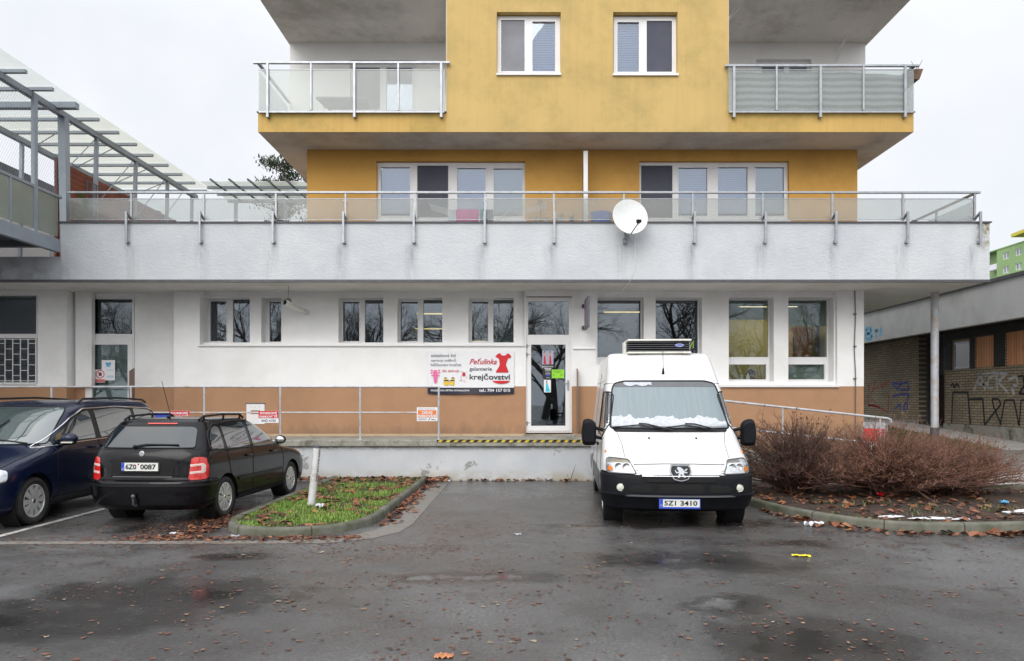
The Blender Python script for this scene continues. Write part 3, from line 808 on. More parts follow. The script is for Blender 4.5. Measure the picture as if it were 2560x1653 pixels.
for _ in range(5200):
    x, y = rg.uniform(-6.5,7.5), 2.9+8*rg.random()
    if not inside((x,y), isl) and not inside((x,y), isr): scrap(x, y, .006+.030*rg.random()**2)
for _ in range(75):
    x, y = rg.uniform(-5.5,6), 2.9+6*rg.random()
    if not inside((x,y), isl) and not inside((x,y), isr): scrap(x, y, rg.uniform(.03,.055))
for _ in range(2600):
    x, y = rg.uniform(-9,-1.9), rg.gauss(8.55,.33)
    if not inside((x,y), isl): scrap(x, y, .006+.03*rg.random()**1.6)
for _ in range(1500):
    x, y = rg.uniform(-5.0,-4.0), rg.uniform(8.6,11.5)
    scrap(x, y, .006+.03*rg.random()**1.6)
for _ in range(700):
    x, y = rg.uniform(-1.9,3.6), rg.uniform(9,14.8); scrap(x, y, .006+.026*rg.random()**2)
tag(obj('trodden_leaves', lf, MAT['flat_leaf'], origin=(0,0,0), merge=False), 'flattened reddish leaf scraps on the wet asphalt', kind='stuff')

def blob(b, cx, cy, z, rx, ry, h, seed, n=26):
    r_ = random.Random(seed); ph = [r_.uniform(0,6.28) for _ in range(5)]
    rings = []
    for q, hh in ((1.0,0),(.86,.7),(.5,1.0),(.0,.9)):
        rings.append([(cx+rx*q*math.cos(2*PI*i/n)*(1+.22*math.sin(3*2*PI*i/n+ph[0])+.14*math.sin(5*2*PI*i/n+ph[1])+.1*math.sin(9*2*PI*i/n+ph[2])),
                       cy+ry*q*math.sin(2*PI*i/n)*(1+.2*math.sin(2*2*PI*i/n+ph[3])+.14*math.sin(7*2*PI*i/n+ph[4])), z+h*hh*(1+.3*math.sin(4*2*PI*i/n+ph[1])*(q>0))) for i in range(n)])
    o = len(b.v); vs = [p for r in rings for p in r]; fs = []
    for k in range(3):
        for i in range(n): fs.append((k*n+i, k*n+(i+1)%n, (k+1)*n+(i+1)%n, (k+1)*n+i))
    b.add(vs, fs)
sn = MB()
for i, (x, y, rx, ry) in enumerate([(5.5,9.55,.24,.07),(5.05,9.70,.16,.05),(5.9,9.5,.10,.04),(7.45,9.9,.35,.16),(7.9,10.15,.42,.2),(7.2,10.15,.22,.1),(8.35,10.5,.3,.2)]):
    blob(sn, x, y, .112, rx, ry, .012, i)
    for k in range(5): blob(sn, x+rg.uniform(-1.5,1.5)*rx, y+rg.uniform(-1.8,1.8)*ry, .112, rx*rg.uniform(.1,.3), ry*rg.uniform(.15,.4), .008, i*7+k, 12)
    blob(sn, x+.3*rx, y+1.2*ry, .112, rx*.4, ry*.5, .01, i+40)
tag(obj('old_snow', sn, MAT['snow'], origin=(0,0,0), smooth=60, merge=False), 'thin patches of melting snow on the planting bed', kind='stuff')
# ------------------------------------------------------------------ the apartment building over the shops
YD, YF, YW, YB, YG = 14.93, 15.28, 16.5, 16.68, 16.95     # dock face, terrace fascia, shop wall, recessed band, window plane
YT, YU, YL = 16.2, 15.14, 17.1                             # lower tower wall, upper tower front, loggia back wall
ZD, ZS = .86, 4.25                                         # dock floor, terrace soffit
BLD = thing('apartment_building', 'yellow apartment building with white shops and brown base below', 'building', (1.4, YW, 0))
def bp(name, mb, m, bevel=0, parent=None, smooth=None): return obj(name, mb, MAT[m] if isinstance(m, str) else m, parent or BLD, bevel, smooth)

def px(rect, Y):
    x0, x1, y0, y1 = rect
    return (wx(x0,Y), wx(x1,Y), wz(y1,Y), wz(y0,Y))

# ---- shop front: openings measured on the window plane
def opening(rect, Y=YG): return px(rect, Y)
w_left = [(484,592,697,800), (618,664,697,800), (795,898,697,800), (930,1033,697,800), (1093,1197,697,800)]
big = [(1388,1494,697,852), (1521,1627,697,852)]
tall = [(1688,1791,697,890), (1824,1928,697,890)]
zb = 2.02
z_sillL = wz(804, YW)
# main wall pieces (front plane YW), all from the brown line up
x_nl, x_nr = wx(155,YW), wx(405,YW)            # door niche on the left
x_b0, x_b1 = wx(465,YW), wx(1222,YW)           # recessed window band
x_c0, x_c1 = wx(1388,YW), wx(1950,YW)          # right window recesses
x_end = wx(2012,YW)
XL = -13.5
door2 = (wx(1225,YW), wx(1332,YW), ZD+.05, wz(690,YW))
barw = (wx(-40,YW), wx(88,YW), wz(893,YW), wz(688,YW))
mb = MB()
holes = [barw, door2, (x_nl, x_nr, zb-.01, wz(672,YW)), (x_b0, x_b1, z_sillL, ZS+.1), (x_c0, x_c1-1.5, wz(852,YW), ZS+.1)]
holes += [(wx(1640,YW), x_c1, wz(897,YW), ZS+.1)]
mb.wall('y', YW, YW+.14, XL, x_end, zb, ZS, holes)
# side wall of the shops, right
mb.wall('x', x_end, x_end-.2, YW+.14, 30, 0, ZS)
bp('shop_wall', mb, 'white_plaster')
mb = MB()
mb.wall('y', YW+.004, YW+.14, XL, x_end-.002, 0, zb, [(door2[0], door2[1], ZD+.05, zb), (x_nl, x_nr, 0, zb)])
mb.wall('y', YW+.34, YW+.46, x_nl-.05, x_nr+.05, 0, zb, [(wx(197,YW+.34), wx(314,YW+.34), ZD, zb)])
mb.quad((x_nl,YW+.34,0),(x_nl,YW+.14,0),(x_nl,YW+.14,zb),(x_nl,YW+.34,zb))
mb.quad((x_nr,YW+.14,0),(x_nr,YW+.34,0),(x_nr,YW+.34,zb),(x_nr,YW+.14,zb))
bp('plinth', mb, 'brown_plaster')
# recessed band walls
mb = MB()
mb.wall('y', YB, YB+.3, x_b0, x_b1, z_sillL, ZS, [(wx(r[0],YG)-.0, wx(r[1],YG), wz(r[3],YG), wz(r[2],YG)) for r in w_left])
mb.quad((x_b0,YG+.08,z_sillL),(x_b0,YW+.14,z_sillL),(x_b0,YW+.14,ZS),(x_b0,YG+.08,ZS))
mb.wall('y', YB-.06, YB+.3, x_c0, wx(1640,YW), wz(852,YW), ZS, [px(r, YG) for r in big])
mb.wall('y', YB-.06, YB+.3, wx(1640,YW), x_c1, wz(897,YW), ZS, [px(r, YG) for r in tall])
zt = wz(672,YW)
mb.wall('y', YW+.34, YW+.44, x_nl, x_nr, zb, zt, [(wx(197,YW+.34), wx(314,YW+.34), zb, wz(690,YW+.34))])
mb.quad((x_nl,YW+.34,zb),(x_nl,YW+.14,zb),(x_nl,YW+.14,zt),(x_nl,YW+.34,zt)); mb.quad((x_nr,YW+.14,zb),(x_nr,YW+.34,zb),(x_nr,YW+.34,zt),(x_nr,YW+.14,zt))
mb.box(wx(165,YW)-.02, wx(165,YW)+.36, YW+.2, YW+.338, zb, zt-.02)
mb.quad((x_nl,YW+.13,zt),(x_nr,YW+.13,zt),(x_nr,YW+.34,zt),(x_nl,YW+.34,zt))
bp('recessed_wall', mb, 'white_plaster')
# sill strips
mb = MB()
mb.box(x_b0-.03, x_b1-.0, YW-.045, YB-.004, z_sillL-.03, z_sillL+.004)
mb.box(wx(1335,YW), wx(1388,YW), YW-.04, YW+.02, wz(812,YW)-.02, wz(812,YW)+.01)
mb.box(wx(1640,YW), x_c1+.03, YW-.05, YB-.066, wz(899,YW)-.03, wz(897,YW)+.004)
mb.box(barw[0], barw[1]-.03, YW-.04, YW+.05, barw[2]-.03, barw[2]+.003)
bp('window_sill', mb, 'upvc', bevel=.004)
mb = MB(); mb.box(XL, wx(1222,YW), YW-.03, YW+.002, ZD+.0, ZD+.055); mb.box(wx(1335,YW), wx(1400,YW), YW-.03, YW+.002, ZD, ZD+.055)
bp('skirting', mb, M('cream_skirting', (.55,.42,.28), .8, var=.12, dirt=(.3,.2,.13), dscale=3, damt=.6))

# ---- interior behind the shop windows
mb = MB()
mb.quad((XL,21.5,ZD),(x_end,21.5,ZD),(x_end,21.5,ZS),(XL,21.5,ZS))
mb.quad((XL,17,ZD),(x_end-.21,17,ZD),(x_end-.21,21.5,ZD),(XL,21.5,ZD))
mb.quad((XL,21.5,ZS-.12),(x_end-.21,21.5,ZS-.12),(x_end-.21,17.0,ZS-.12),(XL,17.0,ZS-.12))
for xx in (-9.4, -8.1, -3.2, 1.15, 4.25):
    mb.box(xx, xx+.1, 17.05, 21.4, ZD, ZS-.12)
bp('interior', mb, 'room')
mb = MB(); mb.quad((4.36,18.5,ZD),(7.7,18.5,ZD),(7.7,18.5,ZS-.13),(4.36,18.5,ZS-.13)); mb.quad((4.352,17.1,ZD),(4.352,18.5,ZD),(4.352,18.5,ZS-.13),(4.352,17.1,ZS-.13))
bp('back_partition', mb, 'room_olive')

# ---- windows
def window(rects, frame, Y=YG, sill=None, fm='upvc', glassm='pane', thick=.07, gap=.5):
    """frame: outer pixel rectangle; rects: (x0,x1,y0,y1,backing) panes, all on plane Y"""
    fr = px(frame, Y)
    b = MB(); hs = [px(r[:4], Y) for r in rects]
    b.wall('y', Y, Y+thick, *fr, hs)
    for h in hs:                                    # sash bead standing a little proud
        x0,x1,z0,z1 = h; e = .022
        for q in ((x0-e,x1+e,z1,z1+e),(x0-e,x1+e,z0-e,z0),(x0-e,x0,z0,z1),(x1,x1+e,z0,z1)):
            b.box(q[0],q[1],Y-.012,Y+.002,q[2],q[3])
    w = obj('window', b, MAT[fm], BLD)
    for h, r in zip(hs, rects):
        p = MB(); p.box(h[0]-.004, h[1]+.004, Y+.03, Y+.036, h[2]-.004, h[3]+.004); obj('pane', p, MAT[glassm], w)
        if len(r) > 4 and r[4]:
            k = r[4]; q = MB()
            if k.startswith('insect'):
                q.box(h[0]+.004, h[1]-.004, Y+.008, Y+.014, h[2]+.004, h[3]-.004); obj('insect_screen', q, MAT[k], w)
            else:
                z0 = h[2]
                if ':' in k: k, fr_ = k.split(':'); z0 = h[3]-(h[3]-h[2])*float(fr_)
                if k.startswith('curtain'):
                    q.grid(lambda u, v: (h[0]-.05+(h[1]-h[0]+.1)*u, Y+.16+.03*math.sin(u*38+2*v), z0+(h[3]+.03-z0)*v), 60, 3)
                    obj('curtain', q, MAT[k], w, smooth=60)
                else:
                    nsl = max(2, int((h[3]+.02-z0)/.05))
                    for i in range(nsl):
                        zz = z0+(h[3]+.02-z0)*i/nsl; hh = (h[3]+.02-z0)/nsl
                        q.quad((h[0]-.03,Y+.12,zz),(h[1]+.03,Y+.12,zz),(h[1]+.03,Y+.132,zz+hh*.98),(h[0]-.03,Y+.132,zz+hh*.98))
                    obj('blind', q, MAT[k], w)
    if sill: 
        b = MB(); b.box(*sill); obj('sill', b, MAT['upvc'], w, bevel=.004)
    return w
window([(490,528,702,795,'curtain_red'), (543,588,698,798,'curtain_red')], w_left[0])
window([(628,664,703,796,'curtain_dark')], w_left[1])
window([(799,837,703,795,'curtain_dark'), (850,897,699,798,None)], w_left[2])
window([(933,973,703,795,None), (986,1032,699,798,None)], w_left[3])
window([(1099,1137,703,795,None), (1149,1196,699,798,'green_blind')], w_left[4])
window([(1390,1492,700,832,None)], big[0])
window([(1523,1625,700,832,None)], big[1])
window([(1690,1789,700,832,'green_blind:.33'), (1694,1784,849,884,None)], tall[0], glassm='pane_clear')
window([(1826,1926,700,832,'green_blind:.44'), (1829,1920,849,884,'green_blind')], tall[1], glassm='pane_clear')
window([(-36,85,690,778,None), (-36,85,788,890,None)], (-40,88,688,893), Y=YW+.09)
# ceiling lamps of the lit rooms
def lamp(x0, x1, y, label, z=ZS-.2):
    t = thing('ceiling_lamp', label, 'lamp', ((x0+x1)/2, y, z), group='lit ceiling lamps inside the shops')
    b = MB(); b.box(x0, x1, y-.09, y+.09, z+.012, z+.06); obj('housing', b, MAT['upvc'], t)
    b = MB(); b.box(x0+.02, x1-.02, y-.075, y+.075, z, z+.010); obj('diffuser', b, MAT['lamp_glow'], t)
for (a, c, y, zz, lab) in [(-2.80,-1.92,18.8,3.98,'topmost yellow lit lamp in the two-pane window above the banner'),(-3.05,-2.25,20.2,3.72,'yellow lit lamp second from top in the window above the banner'),(-2.15,-1.05,20.6,3.40,'yellow lit lamp right of the mullion in the window above the banner'),(-2.55,-1.75,19.4,3.02,'lowest yellow lit lamp in the window above the banner')]:
    lamp(a, c, y, lab, zz)
t = thing('ceiling_lamp', 'added ceiling lamp brightening the olive room behind the two tall right windows', 'lamp', (6.1, 17.7, 4.0), group='lit ceiling lamps inside the shops')  # extra lamp, added to brighten the olive room
b = MB(); b.box(5.4, 6.9, 17.5, 17.9, 4.03, 4.09); obj('housing', b, MAT['upvc'], t)
b = MB(); b.box(5.45, 6.85, 17.55, 17.85, 4.015, 4.028); obj('diffuser', b, MAT['added_room_lamp'], t)
lamp(2.15, 3.3, 18.6, 'orange lit lamp at the top of the window behind the van', 4.0)

# ---- doors
def door(leaf, transom, Y, frame, name='door', dark='pane', hinge_y=()):
    fr = px(frame, Y); hs = [px(transom, Y), px(leaf['pane'], Y)]
    b = MB(); b.wall('y', Y, Y+.08, *fr, hs)
    lf_ = px(leaf['rect'], Y)
    b2 = [(lf_[0],lf_[1],lf_[2],lf_[3])]
    d = obj('door', b, MAT['upvc'], BLD)
    q = MB(); q.wall('y', Y-.018, Y-.002, *lf_, [hs[1]]); obj('leaf', q, MAT['upvc'], d, bevel=.003)
    for h in hs:
        p = MB(); p.box(h[0]-.004, h[1]+.004, Y+.03, Y+.037, h[2]-.004, h[3]+.004); obj('pane', p, MAT[dark], d)
    for hy in hinge_y:
        p = MB(); z = wz(hy, Y); x = lf_[0]
        p.tube([(x-.012,Y-.03,z-.04),(x-.012,Y-.03,z+.04)], .014, 8); p.box(x-.05,x+.05,Y-.022,Y-.016,z-.012,z+.012)
        obj('hinge', p, MAT['steel'], d)
    return d, lf_, hs
YDo = YW+.05
d2, lf2, hs2 = door({'rect':(1229,1327,790,1004),'pane':(1237,1317,803,992)}, (1230,1325,702,780), YDo, (1224,1332,693,1008), hinge_y=(806,826,985))
h = MB(); hx, hz = wx(1323,YDo), wz(898,YDo)
h.box(hx-.02,hx+.02,YDo-.032,YDo-.019,hz-.12,hz+.12); h.tube([(hx,YDo-.03,hz+.05),(hx,YDo-.075,hz+.05),(hx-.11,YDo-.075,hz+.05)], .010, 8)
obj('handle', h, MAT['steel'], d2, bevel=.002)
YDl = YW+.36
d1, lf1, hs1 = door({'rect':(206,309,790,1012),'pane':(215,298,803,1000)}, (207,308,697,778), YDl, (198,313,690,1016), dark='pane_clear', hinge_y=(809,833))
q = MB(); q.box(hs1[1][0]-.03, hs1[1][1]+.03, YDl+.09, YDl+.10, hs1[1][2], hs1[1][3]); obj('roller_blind', q, M('grey_roller_blind', (.36,.41,.43), .8), d1)
h = MB(); hx, hz = wx(303,YDl), wz(912,YDl)
h.box(hx-.02,hx+.02,YDl-.032,YDl-.019,hz-.12,hz+.12); h.tube([(hx,YDl-.03,hz+.05),(hx,YDl-.075,hz+.05),(hx-.11,YDl-.075,hz+.05)], .010, 8)
obj('handle', h, MAT['steel'], d1, bevel=.002)
st = MB(); st.box(door2[0]-.05, door2[1]+.1, YW-.10, YW+.02, ZD-.02, ZD+.045); bp('door_step', st, 'concrete', bevel=.008)
# grating over the left window
gt = MB(); gz0, gz1 = wz(893,YW), wz(785,YW); gx0, gx1 = wx(-40,YW), wx(85,YW)
n = 7; xs = [gx0+(gx1-gx0)*i/n for i in range(n+1)]
for x in xs: gt.bar((x,YW-.02,gz0),(x,YW-.02,gz1), .02)
for z in (gz0+.06, gz1-.06): gt.bar((gx0,YW-.012,z),(gx1,YW-.012,z), .014)
for i in range(n):
    for k in range(4):
        z = gz0+.18+k*.25+(.12 if i % 2 else 0)
        if z < gz1-.1: gt.bar((xs[i],YW-.018,z),(xs[i+1],YW-.018,z), .014)
bp('window_grating', gt, 'dish')

# ---- terrace slab
xf0, xf1 = wx(142,YF), wx(2305,YF)
zt0, zt1 = 4.27, 5.52
mb = MB()
mb.wall('y', YF, YF+.2, xf0, xf1, zt0+.03, zt1)
mb.wall('y', YF+.03, YF+.2, XL, xf0, zt0+.03, 4.80)
mb.wall('x', xf1, xf1-.2, YF+.2, 26, zt0+.03, zt1)
mb.quad((xf0,YF,zt0),(xf0,YF+.2,zt0),(xf0,YF+.2,zt1),(xf0,YF,zt1))
o = obj('parapet', mb, MAT['stucco'], BLD)
# shift so the grime pattern reads from the parapet's own foot
for v in o.data.vertices: v.co.x += BLD.location.x; v.co.y += BLD.location.y; v.co.z -= zt0
o.location = (-BLD.location.x, -BLD.location.y, zt0)
mb = MB(); mb.box(XL, xf1+.01, YF-.012, YF+.05, zt0-.025, zt0+.03); mb.box(xf1-.05, xf1+.012, YF+.05, 26, zt0-.025, zt0+.03)
bp('drip_edge', mb, 'flashing')
mb = MB(); mb.quad((XL,YF+.05,ZS),(xf1-.05,YF+.05,ZS),(xf1-.05,YW,ZS),(XL,YW,ZS)); mb.quad((x_end,YW,ZS),(xf1-.05,YW,ZS),(xf1-.05,26,ZS),(x_end,26,ZS))
mb.quad((XL,YW,ZS-.001),(x_end,YW,ZS-.001),(x_end,YB+.2,ZS-.001),(XL,YB+.2,ZS-.001))
bp('terrace_soffit', mb, 'soffit_white')
mb = MB(); mb.box(xf0-.06, xf1+.03, YF-.035, YF+.24, zt1, zt1+.03); mb.box(xf1-.22, xf1+.032, YF+.24, 26, zt1, zt1+.03)
bp('parapet_cap', mb, 'flashing')
mb = MB(); mb.box(XL, xf1-.2, YF+.2, 26, 4.6, 4.75); bp('terrace_floor', mb, 'terrace_floor')
# column under the right end
mb = MB(); cx_, cy_ = wx(2180,16.7), 16.75
mb.lathe([(.095,.15),(.095,1.05)], (cx_,cy_,0)); bp('column_foot', mb, 'dark_steel', smooth=40)
mb = MB(); mb.lathe([(.085,1.04),(.085,ZS)], (cx_,cy_,0)); c_ = bp('column', mb, 'rail_paint', smooth=40)

# ---- tower
xt0, xt1 = wx(715,YT), wx(1997,YT)
ZU0, ZU1 = 7.43, 7.84                          # underside and top of the loggia slab
lw = (877,1223,375,516); rw = (1489,1838,375,516)
mb = MB()
mb.wall('y', YT, YT+.3, xt0, xt1, 4.75, ZU0-.006, [px(lw,YT), px(rw,YT)])
mb.wall('x', xt0, xt0+.2, YT+.3, 28, 4.75, ZU0-.006); mb.wall('x', xt1, xt1-.2, YT+.3, 28, 4.75, ZU0-.006)
bp('lower_tower_wall', mb, 'orange_plaster')
xu0, xu1 = wx(601,YU), wx(2128,YU)
xm0, xm1 = wx(1040,YU), wx(1697,YU)
w1 = (1157,1306,28,177); w2 = (1428,1578,28,177)
mb = MB()
mb.wall('y', YU, YU+.3, xm0, xm1, ZU0, 13.4, [px(w1,YU), px(w2,YU)])
mb.wall('x', xm0, xm0+.25, YU+.3, YL, ZU1, 13.4); mb.wall('x', xm1, xm1-.25, YU+.3, YL, ZU1, 13.4)
bp('upper_tower_wall', mb, 'yellow_plaster')
mb = MB()
mb.wall('y', YU, YU+.25, xu0, xm0, ZU0, ZU1); mb.wall('y', YU, YU+.25, xm1, xu1, ZU0, ZU1)
mb.wall('x', xu0, xu0+.2, YU+.25, 28, ZU0, ZU1); mb.wall('x', xu1, xu1-.2, YU+.25, 28, ZU0, ZU1)
bp('balcony_edge', mb, M('faded_orange_edge', (.60,.395,.125), .9, var=.08, vscale=1, bmp=.3, bscale=110, dirt=(.33,.26,.08), dscale=1.1, damt=.6, streak=.3))
mb = MB(); mb.quad((xu0+.01,YU+.01,ZU0-.004),(xu1-.01,YU+.01,ZU0-.004),(xu1-.01,28,ZU0-.004),(xu0+.01,28,ZU0-.004)); bp('balcony_soffit', mb, 'soffit')
mb = MB(); mb.box(xu0+.2, xm0, YU+.25, YL, ZU1-.1, ZU1-.03); mb.box(xm1, xu1-.2, YU+.25, YL, ZU1-.1, ZU1-.03); bp('balcony_floor', mb, 'terrace_floor')
mb = MB(); mb.box(xu0-.02, xm0, YU-.03, YU+.26, ZU1, ZU1+.025); mb.box(xm1, xu1+.02, YU-.03, YU+.26, ZU1, ZU1+.025); bp('balcony_flashing', mb, 'flashing')
ZN = 10.32
dwl = (815,968,140,262); dwr = (1762,1890,138,265)
mb = MB()
mb.wall('y', YL, YL+.25, xu0+.04, xm0+.25, ZU1-.03, ZN, [px(dwl,YL)]); mb.wall('x', xu0+.04, xu0+.24, YL+.25, 28, ZU1, ZN); bp('balcony_back_wall', mb, 'balcony_wall')
mb = MB(); mb.wall('y', YL, YL+.25, xm1-.25, xu1-.08, ZU1-.03, ZN, [px(dwr,YL)]); mb.wall('x', xu1-.08, xu1-.28, YL+.25, 28, ZU1, ZN); bp('balcony_back_wall', mb, 'balcony_wall')
mb = MB(); mb.box(xu0, xm0, YU, 28, ZN, ZN+.4); mb.box(xm1, xu1, YU, 28, ZN, ZN+.4); bp('upper_balcony_slab', mb, 'soffit')
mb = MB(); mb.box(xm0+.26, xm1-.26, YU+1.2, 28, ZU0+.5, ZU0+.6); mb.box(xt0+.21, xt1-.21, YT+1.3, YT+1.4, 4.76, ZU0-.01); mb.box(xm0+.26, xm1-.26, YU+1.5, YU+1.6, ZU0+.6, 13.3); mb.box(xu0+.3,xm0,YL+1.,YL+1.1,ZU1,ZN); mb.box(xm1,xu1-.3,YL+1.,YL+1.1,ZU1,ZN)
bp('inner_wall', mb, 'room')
# upper windows
Yw = YU+.14
window([(1167,1222,47,167,'insect_screen_pale'), (1240,1293,51,167,'blind')], (1158,1305,38,173), Yw, (wx(1156,YU),wx(1307,YU),YU-.045,Yw+.0,wz(176,YU)-.005,wz(172,YU)), glassm='pane_soft')
window([(1438,1488,52,168,'blind'), (1506,1565,49,168,'insect_screen')], (1429,1577,39,174), Yw, (wx(1427,YU),wx(1580,YU),YU-.045,Yw,wz(177,YU)-.005,wz(173,YU)), glassm='pane_soft')
Yt2 = YT+.1
window([(887,955,390,503,'blind'), (972,1044,386,507,'insect_screen'), (1065,1131,392,503,'blind'), (1150,1217,393,503,'green_blind')], (879,1224,379,513), Yt2, (wx(876,YT),wx(1226,YT),YT-.05,Yt2,wz(517,YT),wz(513,YT)), glassm='pane_soft')
window([(1493,1566,386,508,'insect_screen'), (1580,1647,391,503,'blind_pale'), (1672,1741,390,503,'blind_pale'), (1759,1826,390,503,'green_blind')], (1488,1838,378,513), Yt2, (wx(1486,YT),wx(1840,YT),YT-.05,Yt2,wz(517,YT),wz(513,YT)), glassm='pane_soft')
# loggia doors
window([(828,885,158,256,'insect_screen'),(900,960,158,256,'blind')], dwl, YL+.12, glassm='pane_soft')
window([(1774,1826,156,256,'blind_pale'),(1838,1880,156,256,'blind_pale')], dwr, YL+.12, glassm='pane_soft')
# white rendered returns of the loggia
mb = MB(); mb.box(xm0-.012, xm0-.003, YU+.02, YL, ZU1, ZN); mb.box(xm1+.003, xm1+.012, YU+.02, YL, ZU1, ZN); bp('balcony_side_wall', mb, 'balcony_wall')
# lightning cable on the right of the shops
mb = MB(); X_ = wx(1990,YW)
mb.tube([(X_,YW-.02,ZS),(X_+.01,YW-.03,3.6),(X_-.015,YW-.025,2.9),(X_+.012,YW-.03,2.3),(X_+.005,YW-.03,.6)], .011, 6)
for z in (3.7,2.95,2.2): mb.box(X_-.03,X_+.03,YW-.05,YW,z-.012,z+.012)
bp('lightning_cable', mb, 'lead')

# ------------------------------------------------------------------ loading dock
DOCK = thing('loading_dock', 'concrete loading dock with flaking whitewashed wall below the shops', 'dock', (-3, YD, 0))
xr0 = 3.4
mb = MB(); mb.wall('y', YD, YD+.15, XL, xr0, 0, ZD-.13); obj('retaining_wall', mb, MAT['dock_wall'], DOCK)
for v in DOCK.children[0].data.vertices: pass
mb = MB(); 
rr = random.Random(5)
mb.box(XL, xr0, YD-.07, YW, ZD-.13, ZD); obj('slab', mb, MAT['concrete'], DOCK, bevel=.015)
# hazard tape along the lip
ty = YD-.062; xa, xb = wx(1018,YD), 1.62
mb = MB(); mb.box(xa, xb, YD-.055, YD+.02, ZD+.001, ZD+.006); mb.box(xa, xb, YD-.076, YD-.071, ZD-.045, ZD+.004)
tape = obj('hazard_tape', mb, MAT['hazard_black'], DOCK)
mb = MB(); x = xa+.02
while x < xb-.1:
    mb.add([(x,YD-.0785,ZD-.044),(x+.075,YD-.0785,ZD-.044),(x+.115,YD-.0785,ZD+.003),(x+.04,YD-.0785,ZD+.003)], [(0,1,2,3)])
    mb.add([(x+.04,YD-.05,ZD+.0075),(x+.115,YD-.05,ZD+.0075),(x+.155,YD+.015,ZD+.0075),(x+.08,YD+.015,ZD+.0075)], [(0,1,2,3)])
    x += .165
obj('yellow_stripe', mb, MAT['hazard_yellow'], tape)

# ramp to the right of the dock
RAMP = thing('ramp', 'sloping concrete ramp along the brown wall behind the bush', 'ramp', (5.8, YD, 0))
mb = MB(); X0, X1, ze = xr0, 8.0, .30
mb.add([(X0,YD-.05,0),(X1,YD-.05,0),(X1,YD-.05,ze),(X0,YD-.05,ZD-.18),(X0,YW,0),(X1,YW,0),(X1,YW,ze),(X0,YW,ZD-.18)], [(0,1,2,3),(7,6,5,4),(3,2,6,7),(1,5,6,2),(0,3,7,4)])
obj('slope', mb, MAT['concrete'], RAMP)
mb = MB(); mb.add([(X0,YW-.03,ZD-.18),(X1-.05,YW-.03,ze),(X1-.05,YW-.03,ze+.05),(X0,YW-.03,ZD-.13),(X0,YW-.005,ZD-.13),(X1-.05,YW-.005,ze+.05)], [(0,1,2,3),(3,2,5,4)])
obj('skirting', mb, M('cream_ramp_skirting', (.55,.42,.28), .8), RAMP)
# ------------------------------------------------------------------ terrace railing
YR, YBk = 15.40, 15.20
TR = thing('terrace_railing', 'long steel railing with low frosted glass panels along the terrace edge', 'railing', (0, YR, 5.55))
ppx = [306,475,643,805,967,1130,1290,1453,1613,1776,1938,2103,2270]
pX = [wx(p, YR) for p in ppx]
zr = wz(449, YR)
xl, xr = wx(159, YR), wx(2272, YR)
mb = MB(); mb.box(xl, xr+.1, YR-.03, YR+.03, zr-.02, zr+.025); mb.box(xr+.0, xr+.06, YR+.03, 22.5, zr-.02, zr+.025); obj('top_rail', mb, MAT['steel'], TR, bevel=.006)
for x in pX:
    mb = MB(); mb.box(x-.022, x+.022, YR-.02, YR+.02, 5.60, zr-.02); obj('post', mb, MAT['steel'], TR, bevel=.004)
    mb = MB(); mb.box(x-.024, x+.024, YBk-.02, YBk+.02, 5.07, 5.75)
    mb.bar((x,YBk,5.73),(x,YR,5.63), .04); mb.box(x-.035,x+.035,YBk,YF,5.08,5.13); mb.ball((x-.03,YBk+.04,5.09), .018, 8)
    obj('bracket', mb, MAT['steel'], TR, bevel=.004)
ed = [xl] + pX
for a, b in zip(ed[:-1], ed[1:]):
    mb = MB(); mb.box(a+.035, b-.035, YR-.006, YR+.006, 5.625, wz(464,YR)); p = obj('glass_panel', mb, MAT['frosted'], TR)
    mb = MB(); mb.box(a+.03, b-.03, YR-.009, YR+.009, wz(464,YR)+.001, wz(464,YR)+.014); mb.box(a+.03, b-.03, YR-.009, YR+.009, 5.610, 5.624)
    for xx in (a, b):
        for zz in (wz(464,YR)-.03, 5.66): mb.box(xx-.05 if xx == b else xx+.022, xx-.022 if xx == b else xx+.05, YR-.012, YR+.012, zz-.012, zz+.012)
    obj('edge_trim', mb, MAT['steel'], p)
for y in (16.9, 18.4, 19.9, 21.4):
    mb = MB(); mb.box(xr+.01, xr+.05, y-.02, y+.02, 5.55, zr-.02); obj('post', mb, MAT['steel'], TR)
    mb = MB(); mb.box(xr+.024, xr+.036, y-1.46, y-.03, 5.63, 6.06); obj('glass_panel', mb, MAT['frosted'], TR)

